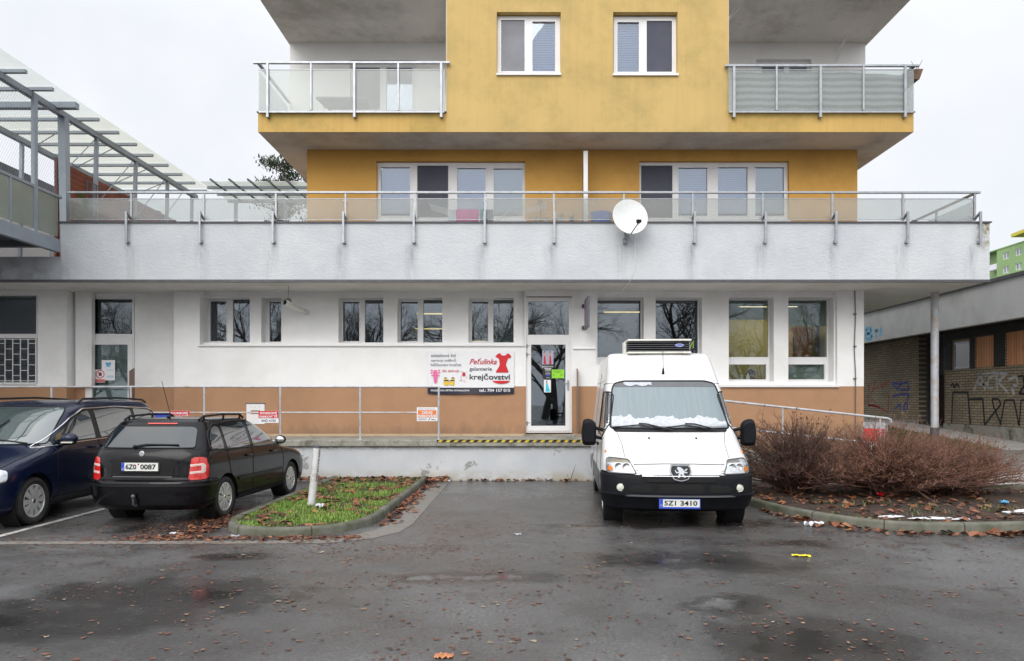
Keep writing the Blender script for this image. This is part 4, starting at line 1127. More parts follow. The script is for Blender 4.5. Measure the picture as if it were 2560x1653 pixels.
# ------------------------------------------------------------------ loggia balcony railings
def balcony_railing(name, label, x0, x1, longs, shorts, ztop, Yb, over, side):
    t = thing(name, label, 'railing', ((x0+x1)/2, Yb, ZU1), group='glazed balcony railings of the tower')
    gz0, gz1 = wz(258, Yb), wz(163, Yb)
    mb = MB(); mb.box(over[0], over[1], Yb-.03, Yb+.03, ztop-.045, ztop); 
    sx = x0 if side < 0 else x1
    mb.box(sx-.03, sx+.03, Yb+.03, YL, ztop-.045, ztop)
    obj('top_rail', mb, MAT['steel'], t, bevel=.006)
    for x in longs:
        mb = MB(); mb.box(x-.026, x+.026, Yb-.045, Yb-.005, ZU1-.13, ztop-.045); mb.box(x-.03,x+.03,Yb-.04,Yb+.1,ZU1-.12,ZU1-.07); obj('post', mb, MAT['steel'], t, bevel=.004)
    for x in shorts:
        mb = MB(); mb.box(x-.02, x+.02, Yb-.035, Yb-.005, gz0, ztop-.045); obj('post', mb, MAT['steel'], t, bevel=.004)
    mb = MB(); mb.box(x0+.02, x1-.02, Yb-.03, Yb-.004, gz0-.05, gz0-.015); mb.box(x0, x1, Yb-.008, Yb+.012, gz1, gz1+.012); obj('bottom_rail', mb, MAT['steel'], t)
    al = sorted([x0]+longs+shorts+[x1])
    for a, b in zip(al[:-1], al[1:]):
        if b-a < .05: continue
        mb = MB(); mb.box(a+.012, b-.012, Yb, Yb+.01, gz0-.01, gz1); obj('glass_panel', mb, MAT['frosted'], t)
    mb = MB(); mb.box(sx-.006, sx+.006, Yb+.06, YL-.1, gz0-.01, gz1); obj('glass_panel', mb, MAT['frosted'], t)
    return t
YBr = YU-.06
f = lambda p: wx(p, YBr)
balcony_railing('balcony_railing', 'steel and clear frosted glass railing on the left tower balcony', f(601), f(1037), [f(624),f(826),f(1028)], [f(725),f(928)], wz(144,YBr), YBr, (f(590), f(1048)), -1)
balcony_railing('balcony_railing', 'steel railing lined with striped cloth on the right tower balcony', f(1695), f(2130), [f(1709),f(1910),f(2107)], [f(1808),f(2010)], wz(151,YBr), YBr, (f(1688), f(2140)), 1)
mb = MB(); mb.grid(lambda u, v: (f(1712)+(f(2112)-f(1712))*u, YBr+.10+.018*math.sin(u*31+v*3), wz(270,YBr)+(wz(164 if u < .65 else 164+6*(u-.65)*3, YBr)-wz(270,YBr))*v), 50, 6)
tag(obj('privacy_screen', mb, MAT['striped_cloth'], smooth=60), 'grey striped cloth tied behind the right balcony railing', 'screen')
t = thing('planter_box', 'brown planter box hung on the right end of the balcony railing', 'planter', (f(2142), YBr+.6, wz(195,YBr)))
mb = MB(); X = f(2135); mb.add([(X,YBr+.1,8.58),(X+.12,YBr+.1,8.58),(X+.2,YBr+.1,8.80),(X,YBr+.1,8.80),(X,YBr+1.0,8.58),(X+.12,YBr+1.0,8.58),(X+.2,YBr+1.0,8.80),(X,YBr+1.0,8.80)],[(0,1,2,3),(7,6,5,4),(0,4,5,1),(1,5,6,2),(3,2,6,7),(0,3,7,4)])
obj('box', mb, MAT['brown_planter'], t)
mb = MB()
for i in range(14):
    a = random.uniform(-.4,.9); y0 = random.uniform(.15,.95); h = random.uniform(.08,.24)
    p = Vector((X+.1,YBr+y0,8.79)); q = p+Vector((a*h, random.uniform(-.1,.1), h)); mb.tube([p,(p+q)/2+Vector((.01,0,.02)),q], .005, 4)
    if i % 3 == 0: mb.ball(q, .018, 6)
obj('dry_stem', mb, MAT['twig'], t)
# things on the left balcony
t = thing('balcony_table', 'dark metal frame table standing on the left tower balcony', 'table', (f(795), 15.9, ZU1))
mb = MB(); xa, xb = wx(737,15.9), wx(850,15.9); z = wz(228,15.9)
for a, b in (((xa,15.9,z),(xb,15.9,z)),((xa+.12,16.5,z),(xb+.0,16.5,z)),((xa,15.9,z),(xa+.12,16.5,z)),((xb,15.9,z),(xb,16.5,z))): mb.bar(a, b, .035)
mb.box(xa+.02, xb-.02, 15.92, 16.48, z-.006, z+.01); obj('top_frame', mb, MAT['dark_steel'], t)
for a, b in ((xa+.02,xb-.25),(xb-.02,xa+.25)):
    mb = MB(); mb.bar((a,15.95,z-.02),(b,16.3,ZU1-.03), .03); obj('leg', mb, MAT['dark_steel'], t)
t = thing('watering_can', 'dark green watering can lying on the left balcony edge', 'watering can', (wx(918,15.35), 15.35, ZU1))
mb = MB(); mb.lathe([(0,-.18),(.05,-.18),(.055,.05),(.05,.18),(0,.18)], (wx(925,15.35),15.35,ZU1+.055), 'x', 14); obj('body', mb, M('dark_green_plastic',(.015,.06,.05),.4), t, smooth=40)
mb = MB(); mb.tube([(wx(905,15.35),15.35,ZU1+.06),(wx(896,15.35),15.35,ZU1+.09)], [.04,.055], 10); obj('rose', mb, M('pale_green_plastic',(.35,.5,.3),.4), t, smooth=40)
# folding clothes racks on the loggia walls
def wall_rack(label, x, y, z, w):
    t = thing('wall_rack', label, 'drying rack', (x, y, z))
    mb = MB(); mb.tube([(x,y,z),(x+w,y-.45,z+.28)], .012, 6); mb.tube([(x,y,z-.22),(x+w*.7,y-.3,z+.18)], .012, 6); mb.tube([(x,y,z+.05),(x,y,z-.25)], .012, 6); mb.tube([(x-.02,y,z),(x+w+.1,y-.45,z+.28),(x+w+.12,y-.45,z+.24)], .008, 6)
    obj('arm', mb, MAT['upvc'], t)
wall_rack('white folded clothes rack on the back wall of the right balcony', wx(1949,YL), YL-.03, wz(120,YL), .12)
wall_rack('white clothes rack arm beside the upper yellow wall of the right balcony', xm1+.03, 15.9, wz(72,15.9), .22)

# ------------------------------------------------------------------ things on the terrace
t = thing('partition', 'white post and glass partition between the two terrace halves', 'partition', (wx(1364,15.7), 15.7, 4.75))
mb = MB(); mb.box(wx(1359,15.62), wx(1369,15.62), 15.6, 15.66, 4.75, wz(352,15.62)); obj('post', mb, MAT['upvc'], t, bevel=.006)
mb = MB(); xx = wx(1363,15.62); mb.box(xx-.01, xx+.01, 15.66, YT, 4.8, wz(362,15.62)); obj('glass_panel', mb, MAT['frosted'], t)
t = thing('drying_rack', 'white folding clothes rack with spread wings on the terrace', 'drying rack', (wx(1110,15.8), 15.8, 4.75))
Yk = 15.72; mb = MB()
zt_ = wz(497,Yk); xa, xb = wx(1055,Yk), wx(1205,Yk)
for k in range(5):
    y = Yk-.25+.12*k
    mb.tube([(wx(1002,Yk),y,zt_+.14),(xa,y,zt_),(xb,y,zt_),(wx(1275,Yk),y,zt_+.18)], .006, 5)
obj('wire', mb, MAT['upvc'], t)
for a, b in ((wx(1072,Yk),wx(1188,Yk)),(wx(1188,Yk),wx(1072,Yk))):
    mb = MB(); mb.tube([(a,Yk-.26,zt_+.02),(b,Yk-.26,4.76)], .011, 6); mb.tube([(a,Yk+.26,zt_+.02),(b,Yk+.26,4.76)], .011, 6); obj('leg', mb, MAT['upvc'], t)
def towel(name, label, cat, x0, x1, z0, m, y=Yk-.27):
    mb = MB(); zt2 = zt_+.012
    def fn(u, v):
        x = x0+(x1-x0)*u; w = .012*math.sin(u*20)
        return (x, y-.01+w, z0+(zt2-z0)*v*2) if v <= .5 else (x, y-.01+w+(v-.5)*.2, zt2-(zt2-z0)*(v-.5)*1.4)
    mb.grid(fn, 20, 12); return tag(obj(name, mb, m, smooth=60), label, cat)
towel('towel', 'magenta towel hanging on the terrace clothes rack', 'towel', wx(1064,Yk), wx(1117,Yk), 5.25, MAT['magenta_cloth'])
towel('tea_towel', 'small white cloth hanging left of the magenta towel', 'towel', wx(1046,Yk), wx(1061,Yk), 5.38, MAT['white_sheet'])
towel('shirt', 'teal garment hanging right of the magenta towel', 'garment', wx(1120,Yk), wx(1131,Yk), 5.3, MAT['teal_cloth'])
towel('vest', 'pale grey garment hanging at the right of the clothes rack', 'garment', wx(1134,Yk), wx(1150,Yk), 5.35, MAT['grey_cloth'])
Yp = 15.75
t = thing('bench', 'low dark bench carrying pots by the terrace glass', 'bench', (wx(1287,Yp), Yp, 4.75))
mb = MB(); mb.box(wx(1240,Yp), wx(1345,Yp), Yp-.15, Yp+.15, wz(521,Yp)-.04, wz(521,Yp)); obj('seat', mb, MAT['navy'], t)
for x in (1245, 1340):
    mb = MB(); mb.box(wx(x,Yp)-.03, wx(x,Yp)+.03, Yp-.12, Yp+.12, 4.75, wz(521,Yp)-.04); obj('leg', mb, MAT['navy'], t)
def pot(x, r, h, label, m, plant=0):
    z = wz(521,Yp)+.001
    t = thing('flower_pot', label, 'flower pot', (wx(x,Yp), Yp, z))
    mb = MB(); mb.lathe([(0,0),(r*.7,0),(r,h),(r*.88,h),(r*.8,h*.8),(0,h*.8)], (wx(x,Yp),Yp,z), 'z', 16); obj('pot', mb, m, t, smooth=50)
    mb = MB()
    for i in range(10+plant*20):
        a = random.uniform(0,6.28); e = random.uniform(.02,.07+.05*plant)
        p = Vector((wx(x,Yp),Yp,z+h*.8)); blade(mb, p.x+.02*math.cos(a), p.y+.02*math.sin(a), p.z, e*1.6, .008, a, .7)
    obj('plant', mb, MAT['leafgreen'] if plant else MAT['twig'], t)
pot(1252, .07, .12, 'pale yellow pot leftmost on the dark terrace bench', M('pale_pot',(.6,.55,.4),.5))
pot(1272, .05, .09, 'small white pot second on the dark terrace bench', MAT['white_sheet'])
pot(1306, .09, .13, 'white pot with plant in the middle of the terrace bench', MAT['white_sheet'], 1)
pot(1332, .06, .10, 'dark grey pot rightmost on the dark terrace bench', MAT['dark_steel'], 1)
mb = MB(); mb.tube([(wx(1262,16.0),16.0,4.76),(wx(1259,16.05),16.1,wz(468,16.0))], .012, 6); mb.box(wx(1252,16.05), wx(1264,16.05), 16.06, 16.1, wz(474,16.05), wz(466,16.05)); tag(obj('broom', mb, MAT['twig'], merge=False), 'brown broom leaning on the orange wall behind the pots', 'broom')
mb = MB(); n = 24
mb.lathe([(.0,.0),(.19,.0),(.24,.30),(.25,.31),(.225,.30),(.18,.03),(0,.03)], (wx(1400,15.78),15.78,5.545), 'z', 24)
for i in range(24): pass
tag(obj('blue_tub', mb, MAT['blue_plastic'], smooth=50), 'blue plastic tub on a crate right of the terrace partition', 'tub')
mb = MB()
for z in (4.76,4.95,5.14,5.33): mb.box(wx(1400,15.78)-.25, wx(1400,15.78)+.25, 15.55, 16.0, z, z+.15)
mb.box(wx(1400,15.78)-.24, wx(1400,15.78)+.24, 15.56, 15.99, 4.75, 5.54); tag(obj('crate', mb, MAT['brown_planter'], merge=False), 'brown slatted crate under the blue tub on the terrace', 'crate')

# ------------------------------------------------------------------ satellite dish
Ys = 14.93; c = Vector((wx(1467,Ys), Ys, wz(507,Ys)))
t = thing('satellite_dish', 'white round satellite dish mounted on the grey terrace parapet', 'satellite dish', (wx(1456,YF), YF, wz(562,YF)))
mb = MB(); R_ = .37
tilt = Matrix.Rotation(math.radians(-17), 3, 'X') @ Matrix.Rotation(math.radians(6), 3, 'Z')
n = 40; rings = [(0,.0),(.3,.008),(.6,.03),(.85,.062),(1,.088),(1.02,.088),(1.0,.098),(.6,.042),(.0,.012)]
vs = []; fs = []
for q, d in rings:
    for j in range(n):
        a = 2*PI*j/n; vs.append(c + tilt @ Vector((R_*q*math.cos(a), -d+.05, 1.1*R_*q*math.sin(a))))
for i in range(len(rings)-1):
    for j in range(n): fs.append((i*n+j, i*n+(j+1)%n, (i+1)*n+(j+1)%n, (i+1)*n+j))
mb.add(vs, fs); obj('dish', mb, MAT['dish'], t, smooth=30)
lnb = Vector((wx(1488,14.5), 14.5, wz(516,14.5)))
mb = MB(); foot = c + tilt @ Vector((-.0,-.04,-1.1*R_)); mb.tube([foot, foot+Vector((.01,-.1,.02)), lnb+Vector((-.01,0,-.03))], .012, 6); obj('arm', mb, MAT['dark_steel'], t)
mb = MB(); mb.tube([lnb+Vector((0,-.03,0)), lnb+Vector((0,.06,0))], [.03,.04], 12); mb.box(lnb.x-.05, lnb.x+.05, lnb.y-.03, lnb.y+.03, lnb.z-.02, lnb.z+.035); obj('receiver', mb, MAT['black_plastic'], t)
mb = MB(); w_ = Vector((wx(1456,YF), YF, wz(562,YF))); mb.tube([w_, w_+Vector((0,-.14,.03)), w_+Vector((.06,-.16,.14)), c+Vector((0,.06,-.18))], .02, 8); mb.box(w_.x-.05, w_.x+.05, YF-.02, YF, w_.z-.09, w_.z+.06); mb.box(w_.x-.04,w_.x+.06,YF-.2,YF-.12,w_.z+.02,w_.z+.1)
obj('wall_bracket', mb, MAT['steel'], t, bevel=.004)
mb = MB(); x0 = wx(1478,YF)
mb.tube([lnb+Vector((0,0,-.03)),(x0,YF-.05,wz(560,YF)),(x0+.01,YF-.02,wz(600,YF)),(x0-.03,YF-.02,wz(635,YF)),(x0-.10,YF-.025,wz(655,YF)),(x0-.25,YF+.3,wz(676,YF)),(x0-.48,YF+.5,wz(684,YF)+.02),(x0-.58,YF+.55,wz(672,YF)),(x0-.58,YF+.55,ZS)], .006, 5)
tag(obj('dish_cable', mb, MAT['upvc'], smooth=60), 'thin pale cable hanging below the satellite dish', 'cable')

# ------------------------------------------------------------------ shop front fittings
t = thing('vent_pipe', 'white plastic pipe sticking out above the shop windows on a wire', 'pipe', (wx(712,16.6), 16.6, wz(727,16.6)))
p0 = Vector((wx(713,16.66), 16.66, wz(727,16.66))); p1 = Vector((wx(662,15.62), 15.62, wz(704,15.62)))
mb = MB(); d = (p0-p1)
mb.tube([p0, p1+d*.3, p1+d*.29, p1], [.06,.06,.068,.068], 16, cap=False); mb.tube([p1, p1+d*.3], [.057,.056], 16, cap=False); obj('tube', mb, MAT['pipe_white'], t, smooth=40)
mb = MB(); mb.tube([p1+d*.06, p1+d*.07], .06, 16); obj('dark_mouth', mb, MAT['wellblack'], t)
mb = MB(); q = p1+d*.18; mb.tube([q+Vector((0,0,.06)), (q.x,q.y,ZS)], .005, 5); mb.tube([q+Vector((0,-.01,.07)), q+Vector((0,.01,.07))], .07, 14); obj('hanging_wire', mb, MAT['lead'], t)

t = thing('projecting_sign', 'flat dark framed sign projecting from the wall right of the shop door', 'sign', (1.47, YW, 3.6))
mb = MB(); X = 1.46; mb.box(X-.025, X+.025, 15.45, 16.22, 3.30, 3.98); obj('board', mb, MAT['dark_steel'], t, bevel=.006)
mb = MB(); mb.box(X-.03, X-.026, 15.49, 16.18, 3.34, 3.94); obj('face_print', mb, M('mauve_print', (.22,.13,.22), .4, var=.5, vscale=3), t)
for z in (3.38, 3.88):
    mb = MB(); mb.box(X-.02, X+.02, 16.22, YW, z-.02, z+.02); mb.box(X-.06,X+.02,YW-.08,YW,z-.04,z+.04); obj('bracket', mb, MAT['dark_steel'], t)

# shop banner
Yb_ = YW-.035
def bx(x): return wx(x, Yb_)
def bz(y): return wz(y, Yb_)
BN = thing('shop_banner', 'white shop banner with red dress, lettering and black bottom stripe', 'banner', (bx(1096), Yb_, bz(917)))
mb = MB(); mb.grid(lambda u, v: (bx(996)+(bx(1197)-bx(996))*u, Yb_+.008*math.sin(u*9)*(1-v), bz(903)+(bz(818)-bz(903))*v), 16, 4); mb.box(bx(996), bx(1197), Yb_+.012, Yb_+.016, bz(903), bz(818)); obj('sheet', mb, MAT['white_sheet'], BN, smooth=60)
mb = MB(); mb.grid(lambda u, v: (bx(996)+(bx(1197)-bx(996))*u, Yb_-.002+.008*math.sin(u*9)*(1-v)-.01*math.sin(PI*u)*(1-v), bz(917)-.02*abs(math.sin(2*PI*u))*(1-v)+(bz(903)-bz(917))*v), 24, 4); obj('bottom_stripe', mb, MAT['navy'], BN, smooth=60)
Yl = Yb_-.012
# pixel layout read off the enlarged banner: u in 0..2385, v in 0..1192
def BU(u): return bx(.93164*(1040+u*.11740))
def BV(v): return bz(.93164*(860+v*.11744))
def btext(s, u0, u1, v0, v1, m, shear=0, bold=0):
    obj('lettering', text_mb(s, BU(u0), BU(u1), BV(v0), Yl, BV(v1), shear=shear, bold=bold), MAT[m], BN)
btext('zakázkové šití', 320, 850, 278, 212, 'grey_text')
btext('opravy oděvů', 320, 850, 374, 312, 'grey_text')
btext('háčkování hraček', 320, 972, 472, 408, 'grey_text')
btext('dle dohody', 556, 930, 598, 545, 'red_text', .3)
btext('Peťulinka', 1140, 1722, 432, 300, 'red_text', .35, .01)
btext('galanterie', 1138, 1618, 568, 492, 'grey_text', 0, .012)
btext('krejčovství', 1142, 2012, 756, 632, 'navy', 0, .015)
btext('FACEBOOK: PETRA OTAHALOVA', 320, 1140, 1008, 972, 'white_print', 0, .02)
btext('tel.: 704 157 015', 1345, 2005, 1018, 955, 'white_print', 0, .02)
def bpoly(name, pts, m, y=None):
    mb = MB(); mb.prism([(BU(u), BV(v)) for u, v in pts], (y or Yl, (y or Yl)+.003)); return obj(name, mb, MAT[m], BN)
bpoly('dress_emblem', [(1790,195),(1815,235),(1870,252),(1920,235),(1945,200),(1990,215),(2035,275),(2010,300),(1960,310),(1935,370),(1915,440),(1930,490),(1965,580),(1965,608),(1700,608),(1705,585),(1765,490),(1785,430),(1775,360),(1765,312),(1715,290),(1690,265),(1740,215)], 'red')
bpoly('hem_emblem', [(1632,785),(1990,785),(1990,805),(1950,830),(1850,848),(1760,845),(1680,825),(1640,805)], 'red')
def bell(name, cu, cv, ru, rv, m, dy=0, n=18): return bpoly(name, [(cu+ru*math.cos(2*PI*i/n), cv+rv*math.sin(2*PI*i/n)) for i in range(n)], m, Yl-dy)
# crocheted toys shown as plain shapes: pink shrimp, two bee booties, a lamb
mb = MB()
for i, (cu, cv, ru, rv) in enumerate([(412,605,50,52),(415,660,48,34),(418,720,46,60),(416,790,34,48),(335,565,26,16),(330,615,24,15),(350,670,24,15),(490,562,24,16),(490,615,22,15),(482,670,22,15)]):
    mb.prism([(BU(cu+ru*math.cos(2*PI*k/14)), BV(cv+rv*math.sin(2*PI*k/14))) for k in range(14)], (Yl-.001*(i%4), Yl+.003))
obj('pink_toy_print', mb, MAT['pink_print'], BN, merge=False)
bell('bootie_print', 645, 835, 58, 52, 'yellow_print'); bell('bootie_print', 765, 835, 58, 52, 'yellow_print', .0005)
bpoly('bootie_stripe', [(585,800),(600,770),(690,765),(712,800),(690,790),(600,792)], 'navy', Yl-.003); bpoly('bootie_stripe', [(715,800),(735,768),(815,770),(830,800),(815,790),(735,790)], 'navy', Yl-.003)
bpoly('bootie_stripe', [(605,735),(610,715),(650,712),(655,735)], 'navy', Yl-.003); bpoly('bootie_stripe', [(760,735),(765,712),(810,712),(815,732)], 'navy', Yl-.003)
bell('bootie_cuff', 632, 745, 36, 22, 'yellow_print', -.0004); bell('bootie_cuff', 790, 745, 40, 24, 'yellow_print', -.0004)
bell('lamb_body_print', 1010, 735, 48, 55, 'white_print', .001); bell('lamb_face_print', 1020, 650, 36, 48, 'red_text', .002)
mb = MB()
for a, b in (((985,580),(965,605)),((1065,585),(1088,610)),((965,670),(950,735)),((1075,680),(1090,735)),((975,765),(930,785)),((1025,780),(1050,820))):
    mb.bar((BU(a[0]),Yl-.001,BV(a[1])),(BU(b[0]),Yl-.001,BV(b[1])), .02, .003)
obj('lamb_limb_print', mb, MAT['red_text'], BN)

# notices on the shop door (glass plane)
Yn = YDo+.026
def sheet(name, label, cat, rect, m, Y=Yn, group=None, th=.003):
    x0,x1,z0,z1 = px(rect, Y); t = thing(name, label, cat, ((x0+x1)/2, Y, z0), group=group)
    mb = MB(); mb.box(x0,x1,Y-th,Y,z0,z1); obj('paper', mb, MAT[m], t); return t, (x0,x1,z0,z1)
def frac(r, pts): return [(r[0]+(r[1]-r[0])*u, r[2]+(r[3]-r[2])*v) for u, v in pts]
def pp(t, name, r, pts, m, Y, k=1):
    mb = MB(); mb.prism(frac(r, pts), (Y-.004-.0006*k, Y-.0035)); obj(name, mb, MAT[m], t)
t, r = sheet('poster', 'lilac poster of two figures in red dresses on the shop door glass', 'poster', (1263,1289,817,849), 'lilac_print')
for cx0, lean in ((.18,0),(.68,0)):
    pp(t, 'dress_print', r, [(cx0-.07,.02),(cx0+.16,.02),(cx0+.12,.35),(cx0+.08,.62),(cx0-.03,.62),(cx0-.05,.35)], 'red', Yn)
    pp(t, 'figure_print', r, [(cx0-.06,.62),(cx0+.12,.6),(cx0+.1,.8),(cx0+.06,.92),(cx0-.02,.92),(cx0-.06,.78)], 'skin_print', Yn)
    pp(t, 'hair_print', r, [(cx0-.05,.8),(cx0-.03,.96),(cx0+.08,.96),(cx0+.05,.88),(cx0,.85)], 'navy', Yn, 2)
t, r = sheet('door_lettering', 'white lines of lettering stuck on the shop door below the lilac poster', 'lettering', (1264,1288,850,883), 'hazard_black', th=.001)
obj('lettering', text_mb('KREJČOVSTVÍ', wx(1263,Yn), wx(1289,Yn), wz(856,Yn), Yn-.004, wz(851.5,Yn), bold=.01), MAT['white_print'], t)
for y0, y1, a, b, m in [(859.6,858.2,1268,1284,'white_print'),(862.2,861,1270,1283,'white_print'),(865,863.6,1269,1283,'grey_cloth'),(868.5,867.4,1271,1282,'grey_cloth'),(871.5,870.6,1270,1282,'white_print'),(876.5,873.5,1272,1281,'blue_print'),(881,879.5,1272,1281,'grey_cloth')]:
    mb = MB(); mb.box(wx(a,Yn), wx(b,Yn), Yn-.005, Yn-.003, wz(y0,Yn), wz(y1,Yn)); obj('text_line', mb, MAT[m], t)
t, r = sheet('notice', 'bright lime green paper notice on the shop door glass', 'notice', (1285,1314,861,881), 'lime')
for z, a, b in ((.80,.10,.85),(.66,.25,.72),(.42,.10,.22),(.30,.10,.22),(.42,.7,.86),(.30,.7,.82)):
    pp(t, 'text_line', r, [(a,z),(b,z),(b,z+.05),(a,z+.05)], 'leafgreen', Yn)
t, r = sheet('poster', 'white poster of a long turquoise gown low on the shop door glass', 'poster', (1267,1283,885,914), 'white_sheet')
pp(t, 'gown_print', r, [(.22,.05),(.92,.05),(.72,.35),(.55,.62),(.55,.72),(.28,.72),(.28,.55),(.25,.3)], 'turquoise', Yn)
pp(t, 'figure_print', r, [(.3,.72),(.52,.72),(.5,.8),(.46,.88),(.36,.88),(.3,.8)], 'skin_print', Yn)
pp(t, 'hair_print', r, [(.3,.78),(.3,.92),(.45,.95),(.5,.88),(.4,.86)], 'navy', Yn, 2)
Yn2 = YDl+.026
t, r = sheet('notice', 'white paper notice with blue emblem on the left door glass', 'notice', (237,268,839,886), 'white_sheet', Yn2)
pp(t, 'emblem_print', r, [(.3,.88),(.7,.88),(.7,.8),(.62,.72),(.5,.68),(.38,.72),(.3,.8)], 'sky_print', Yn2)
for z, a, b in ((.66,.3,.7),(.5,.38,.9),(.2,.4,.9),(.14,.4,.9)): pp(t, 'text_line', r, [(a,z),(b,z),(b,z+.022),(a,z+.022)], 'sky_print', Yn2)
t, r = sheet('prohibition_sign', 'red and white no entry hand sign on the left door glass', 'sign', (222,245,861,891), 'white_sheet', Yn2-.008)
Yq = Yn2-.008; cxp, czp = (r[0]+r[1])/2, r[2]+(r[3]-r[2])*.64; R1 = (r[1]-r[0])*.44
mb = MB(); n = 28
for i in range(n):
    a, b = 2*PI*i/n, 2*PI*(i+1)/n
    mb.add([(cxp+R1*k*math.cos(q), Yq-.005, czp+R1*k*math.sin(q)) for k, q in ((1,a),(1,b),(.82,b),(.82,a))], [(0,1,2,3)])
mb.bar((cxp-R1*.65,Yq-.005,czp+R1*.65),(cxp+R1*.65,Yq-.005,czp-R1*.65), R1*.14, .002, up=(0,1,0)); obj('red_ring', mb, MAT['red'], t, merge=False)
mb = MB(); mb.prism([(cxp+R1*a, czp+R1*b) for a, b in ((-.3,-.35),(.25,-.4),(.4,.05),(.3,.45),(.2,.2),(.12,.6),(.02,.25),(-.1,.62),(-.15,.2),(-.32,.45),(-.35,0))], (Yq-.0045,Yq-.0035)); obj('hand_emblem', mb, MAT['navy'], t)
pp(t, 'red_panel', r, [(.03,.03),(.97,.03),(.97,.24),(.03,.24)], 'red', Yq)
obj('lettering', text_mb('NEPOVOLANÝM', r[0]+.02, r[1]-.02, r[2]+.042, Yq-.0055, r[2]+.058), MAT['white_print'], t); obj('lettering', text_mb('VSTUP ZAKÁZÁN', r[0]+.02, r[1]-.02, r[2]+.018, Yq-.0055, r[2]+.034), MAT['white_print'], t)
# lettering board in the window behind the van
Yv = YG+.02
t, r = sheet('window_lettering', 'dark blue panel with lime letters in the window behind the van', 'sign', (1560,1622,790,816), 'navy', Yv)
obj('lettering', text_mb('TVÍ', wx(1594,Yv), wx(1617,Yv), wz(811,Yv), Yv-.006, wz(794,Yv), bold=.03), M('lime_lettering', (.35,.62,.08), .5), t)
# hand rails beside the doors
for x, y0, y1, Y, lab in ((1345, 858, 1008, YW-.12, 'brown metal strip standing right of the shop door'), (307, 857, 1008, YW-.02, 'brown metal strip standing right of the left door')):
    mb = MB(); X = wx(x,Y); mb.add([(X-.012,Y-.1,wz(y1,Y)),(X+.012,Y-.1,wz(y1,Y)),(X+.012,Y+.1,wz(y1,Y)),(X-.012,Y+.1,wz(y1,Y)),(X-.012,Y-.1,wz(y0+8,Y)),(X+.012,Y-.1,wz(y0+8,Y)),(X+.012,Y+.1,wz(y0,Y)),(X-.012,Y+.1,wz(y0,Y))],[(0,3,2,1),(4,5,6,7),(0,1,5,4),(1,2,6,5),(2,3,7,6),(3,0,4,7)])
    tag(obj('door_guard', mb, M('brown_guard_metal', (.24,.17,.14), .5, .3)), lab, 'door guard')
# white cabinet
t = thing('meter_cabinet', 'white meter cabinet set in the brown base behind the black car', 'cabinet', (wx(595,YW), YW, wz(1000,YW)))
mb = MB(); x0,x1,z0,z1 = px((574,616,941,988), YW-.01); mb.wall('y', YW-.012, YW+.1, x0, x1, z0, z1, [(x0+.1, x1-.1, z1-.24, z1-.15)]); obj('case', mb, MAT['upvc'], t)
mb = MB(); mb.box(x0+.11, x1-.11, YW+.03, YW+.034, z1-.235, z1-.155); obj('window', mb, MAT['wood_brown'], t)
mb = MB()
for k in range(3): mb.ball((x0+.1+.1*k, YW-.014, z1-.07), .008, 6)
mb.box(x0-.02, x1+.02, YW-.02, YW+.002, z1+.001, z1+.02); obj('trim', mb, MAT['dark_steel'], t)

# ------------------------------------------------------------------ dock railing, ramp railing
YP = YD+.02
DR = thing('dock_railing', 'pale tube railing with two bars along the loading dock', 'railing', (-6, YP, ZD))
zt_, zm_ = wz(901,YP), wz(961,YP)
mb = MB(); mb.tube([(XL,YP,zt_),(wx(1022,YP),YP,zt_)], .021, 10); obj('top_rail', mb, MAT['rail_paint'], DR, smooth=40)
mb = MB(); mb.tube([(XL,YP,zm_),(wx(1022,YP),YP,zm_)], .016, 10); obj('middle_rail', mb, MAT['rail_paint'], DR, smooth=40)
for p in (-65,120,305,476,653,839,1022):
    mb = MB(); mb.tube([(wx(p,YP),YP,ZD-.02),(wx(p,YP),YP,zt_)], .022, 10); mb.box(wx(p,YP)-.05,wx(p,YP)+.05,YP-.05,YP+.05,ZD,ZD+.012); obj('post', mb, MAT['rail_paint'], DR, smooth=40)
RR = thing('ramp_railing', 'rusty sloping tube railing along the ramp behind the bush', 'railing', (5.5, YP, .4))
def rz(x, o): return wz(937,YP)+(wz(975,YP)-wz(937,YP))*(x-wx(1715,YP))/(wx(2070,YP)-wx(1715,YP))+o
xa, xb = wx(1560,YP), wx(2072,YP)
mb = MB(); mb.tube([(xa,YP,rz(xa,0)),(xb-.05,YP,rz(xb-.05,0)),(xb+.02,YP,rz(xb,-.02)),(xb+.03,YP,rz(xb,-.08))], .026, 10); obj('top_rail', mb, MAT['rail_paint'], RR, smooth=60)
mb = MB(); mb.tube([(xa,YP,rz(xa,-.55)),(wx(2050,YP),YP,rz(wx(2050,YP),-.55))], .018, 10); obj('middle_rail', mb, MAT['rail_paint'], RR, smooth=40)
for p in (1590,1823,2050):
    x = wx(p,YP); mb = MB(); mb.tube([(x,YP,rz(x,-1.15)),(x,YP,rz(x,0))], .022, 10); obj('post', mb, MAT['rail_paint'], RR, smooth=40)

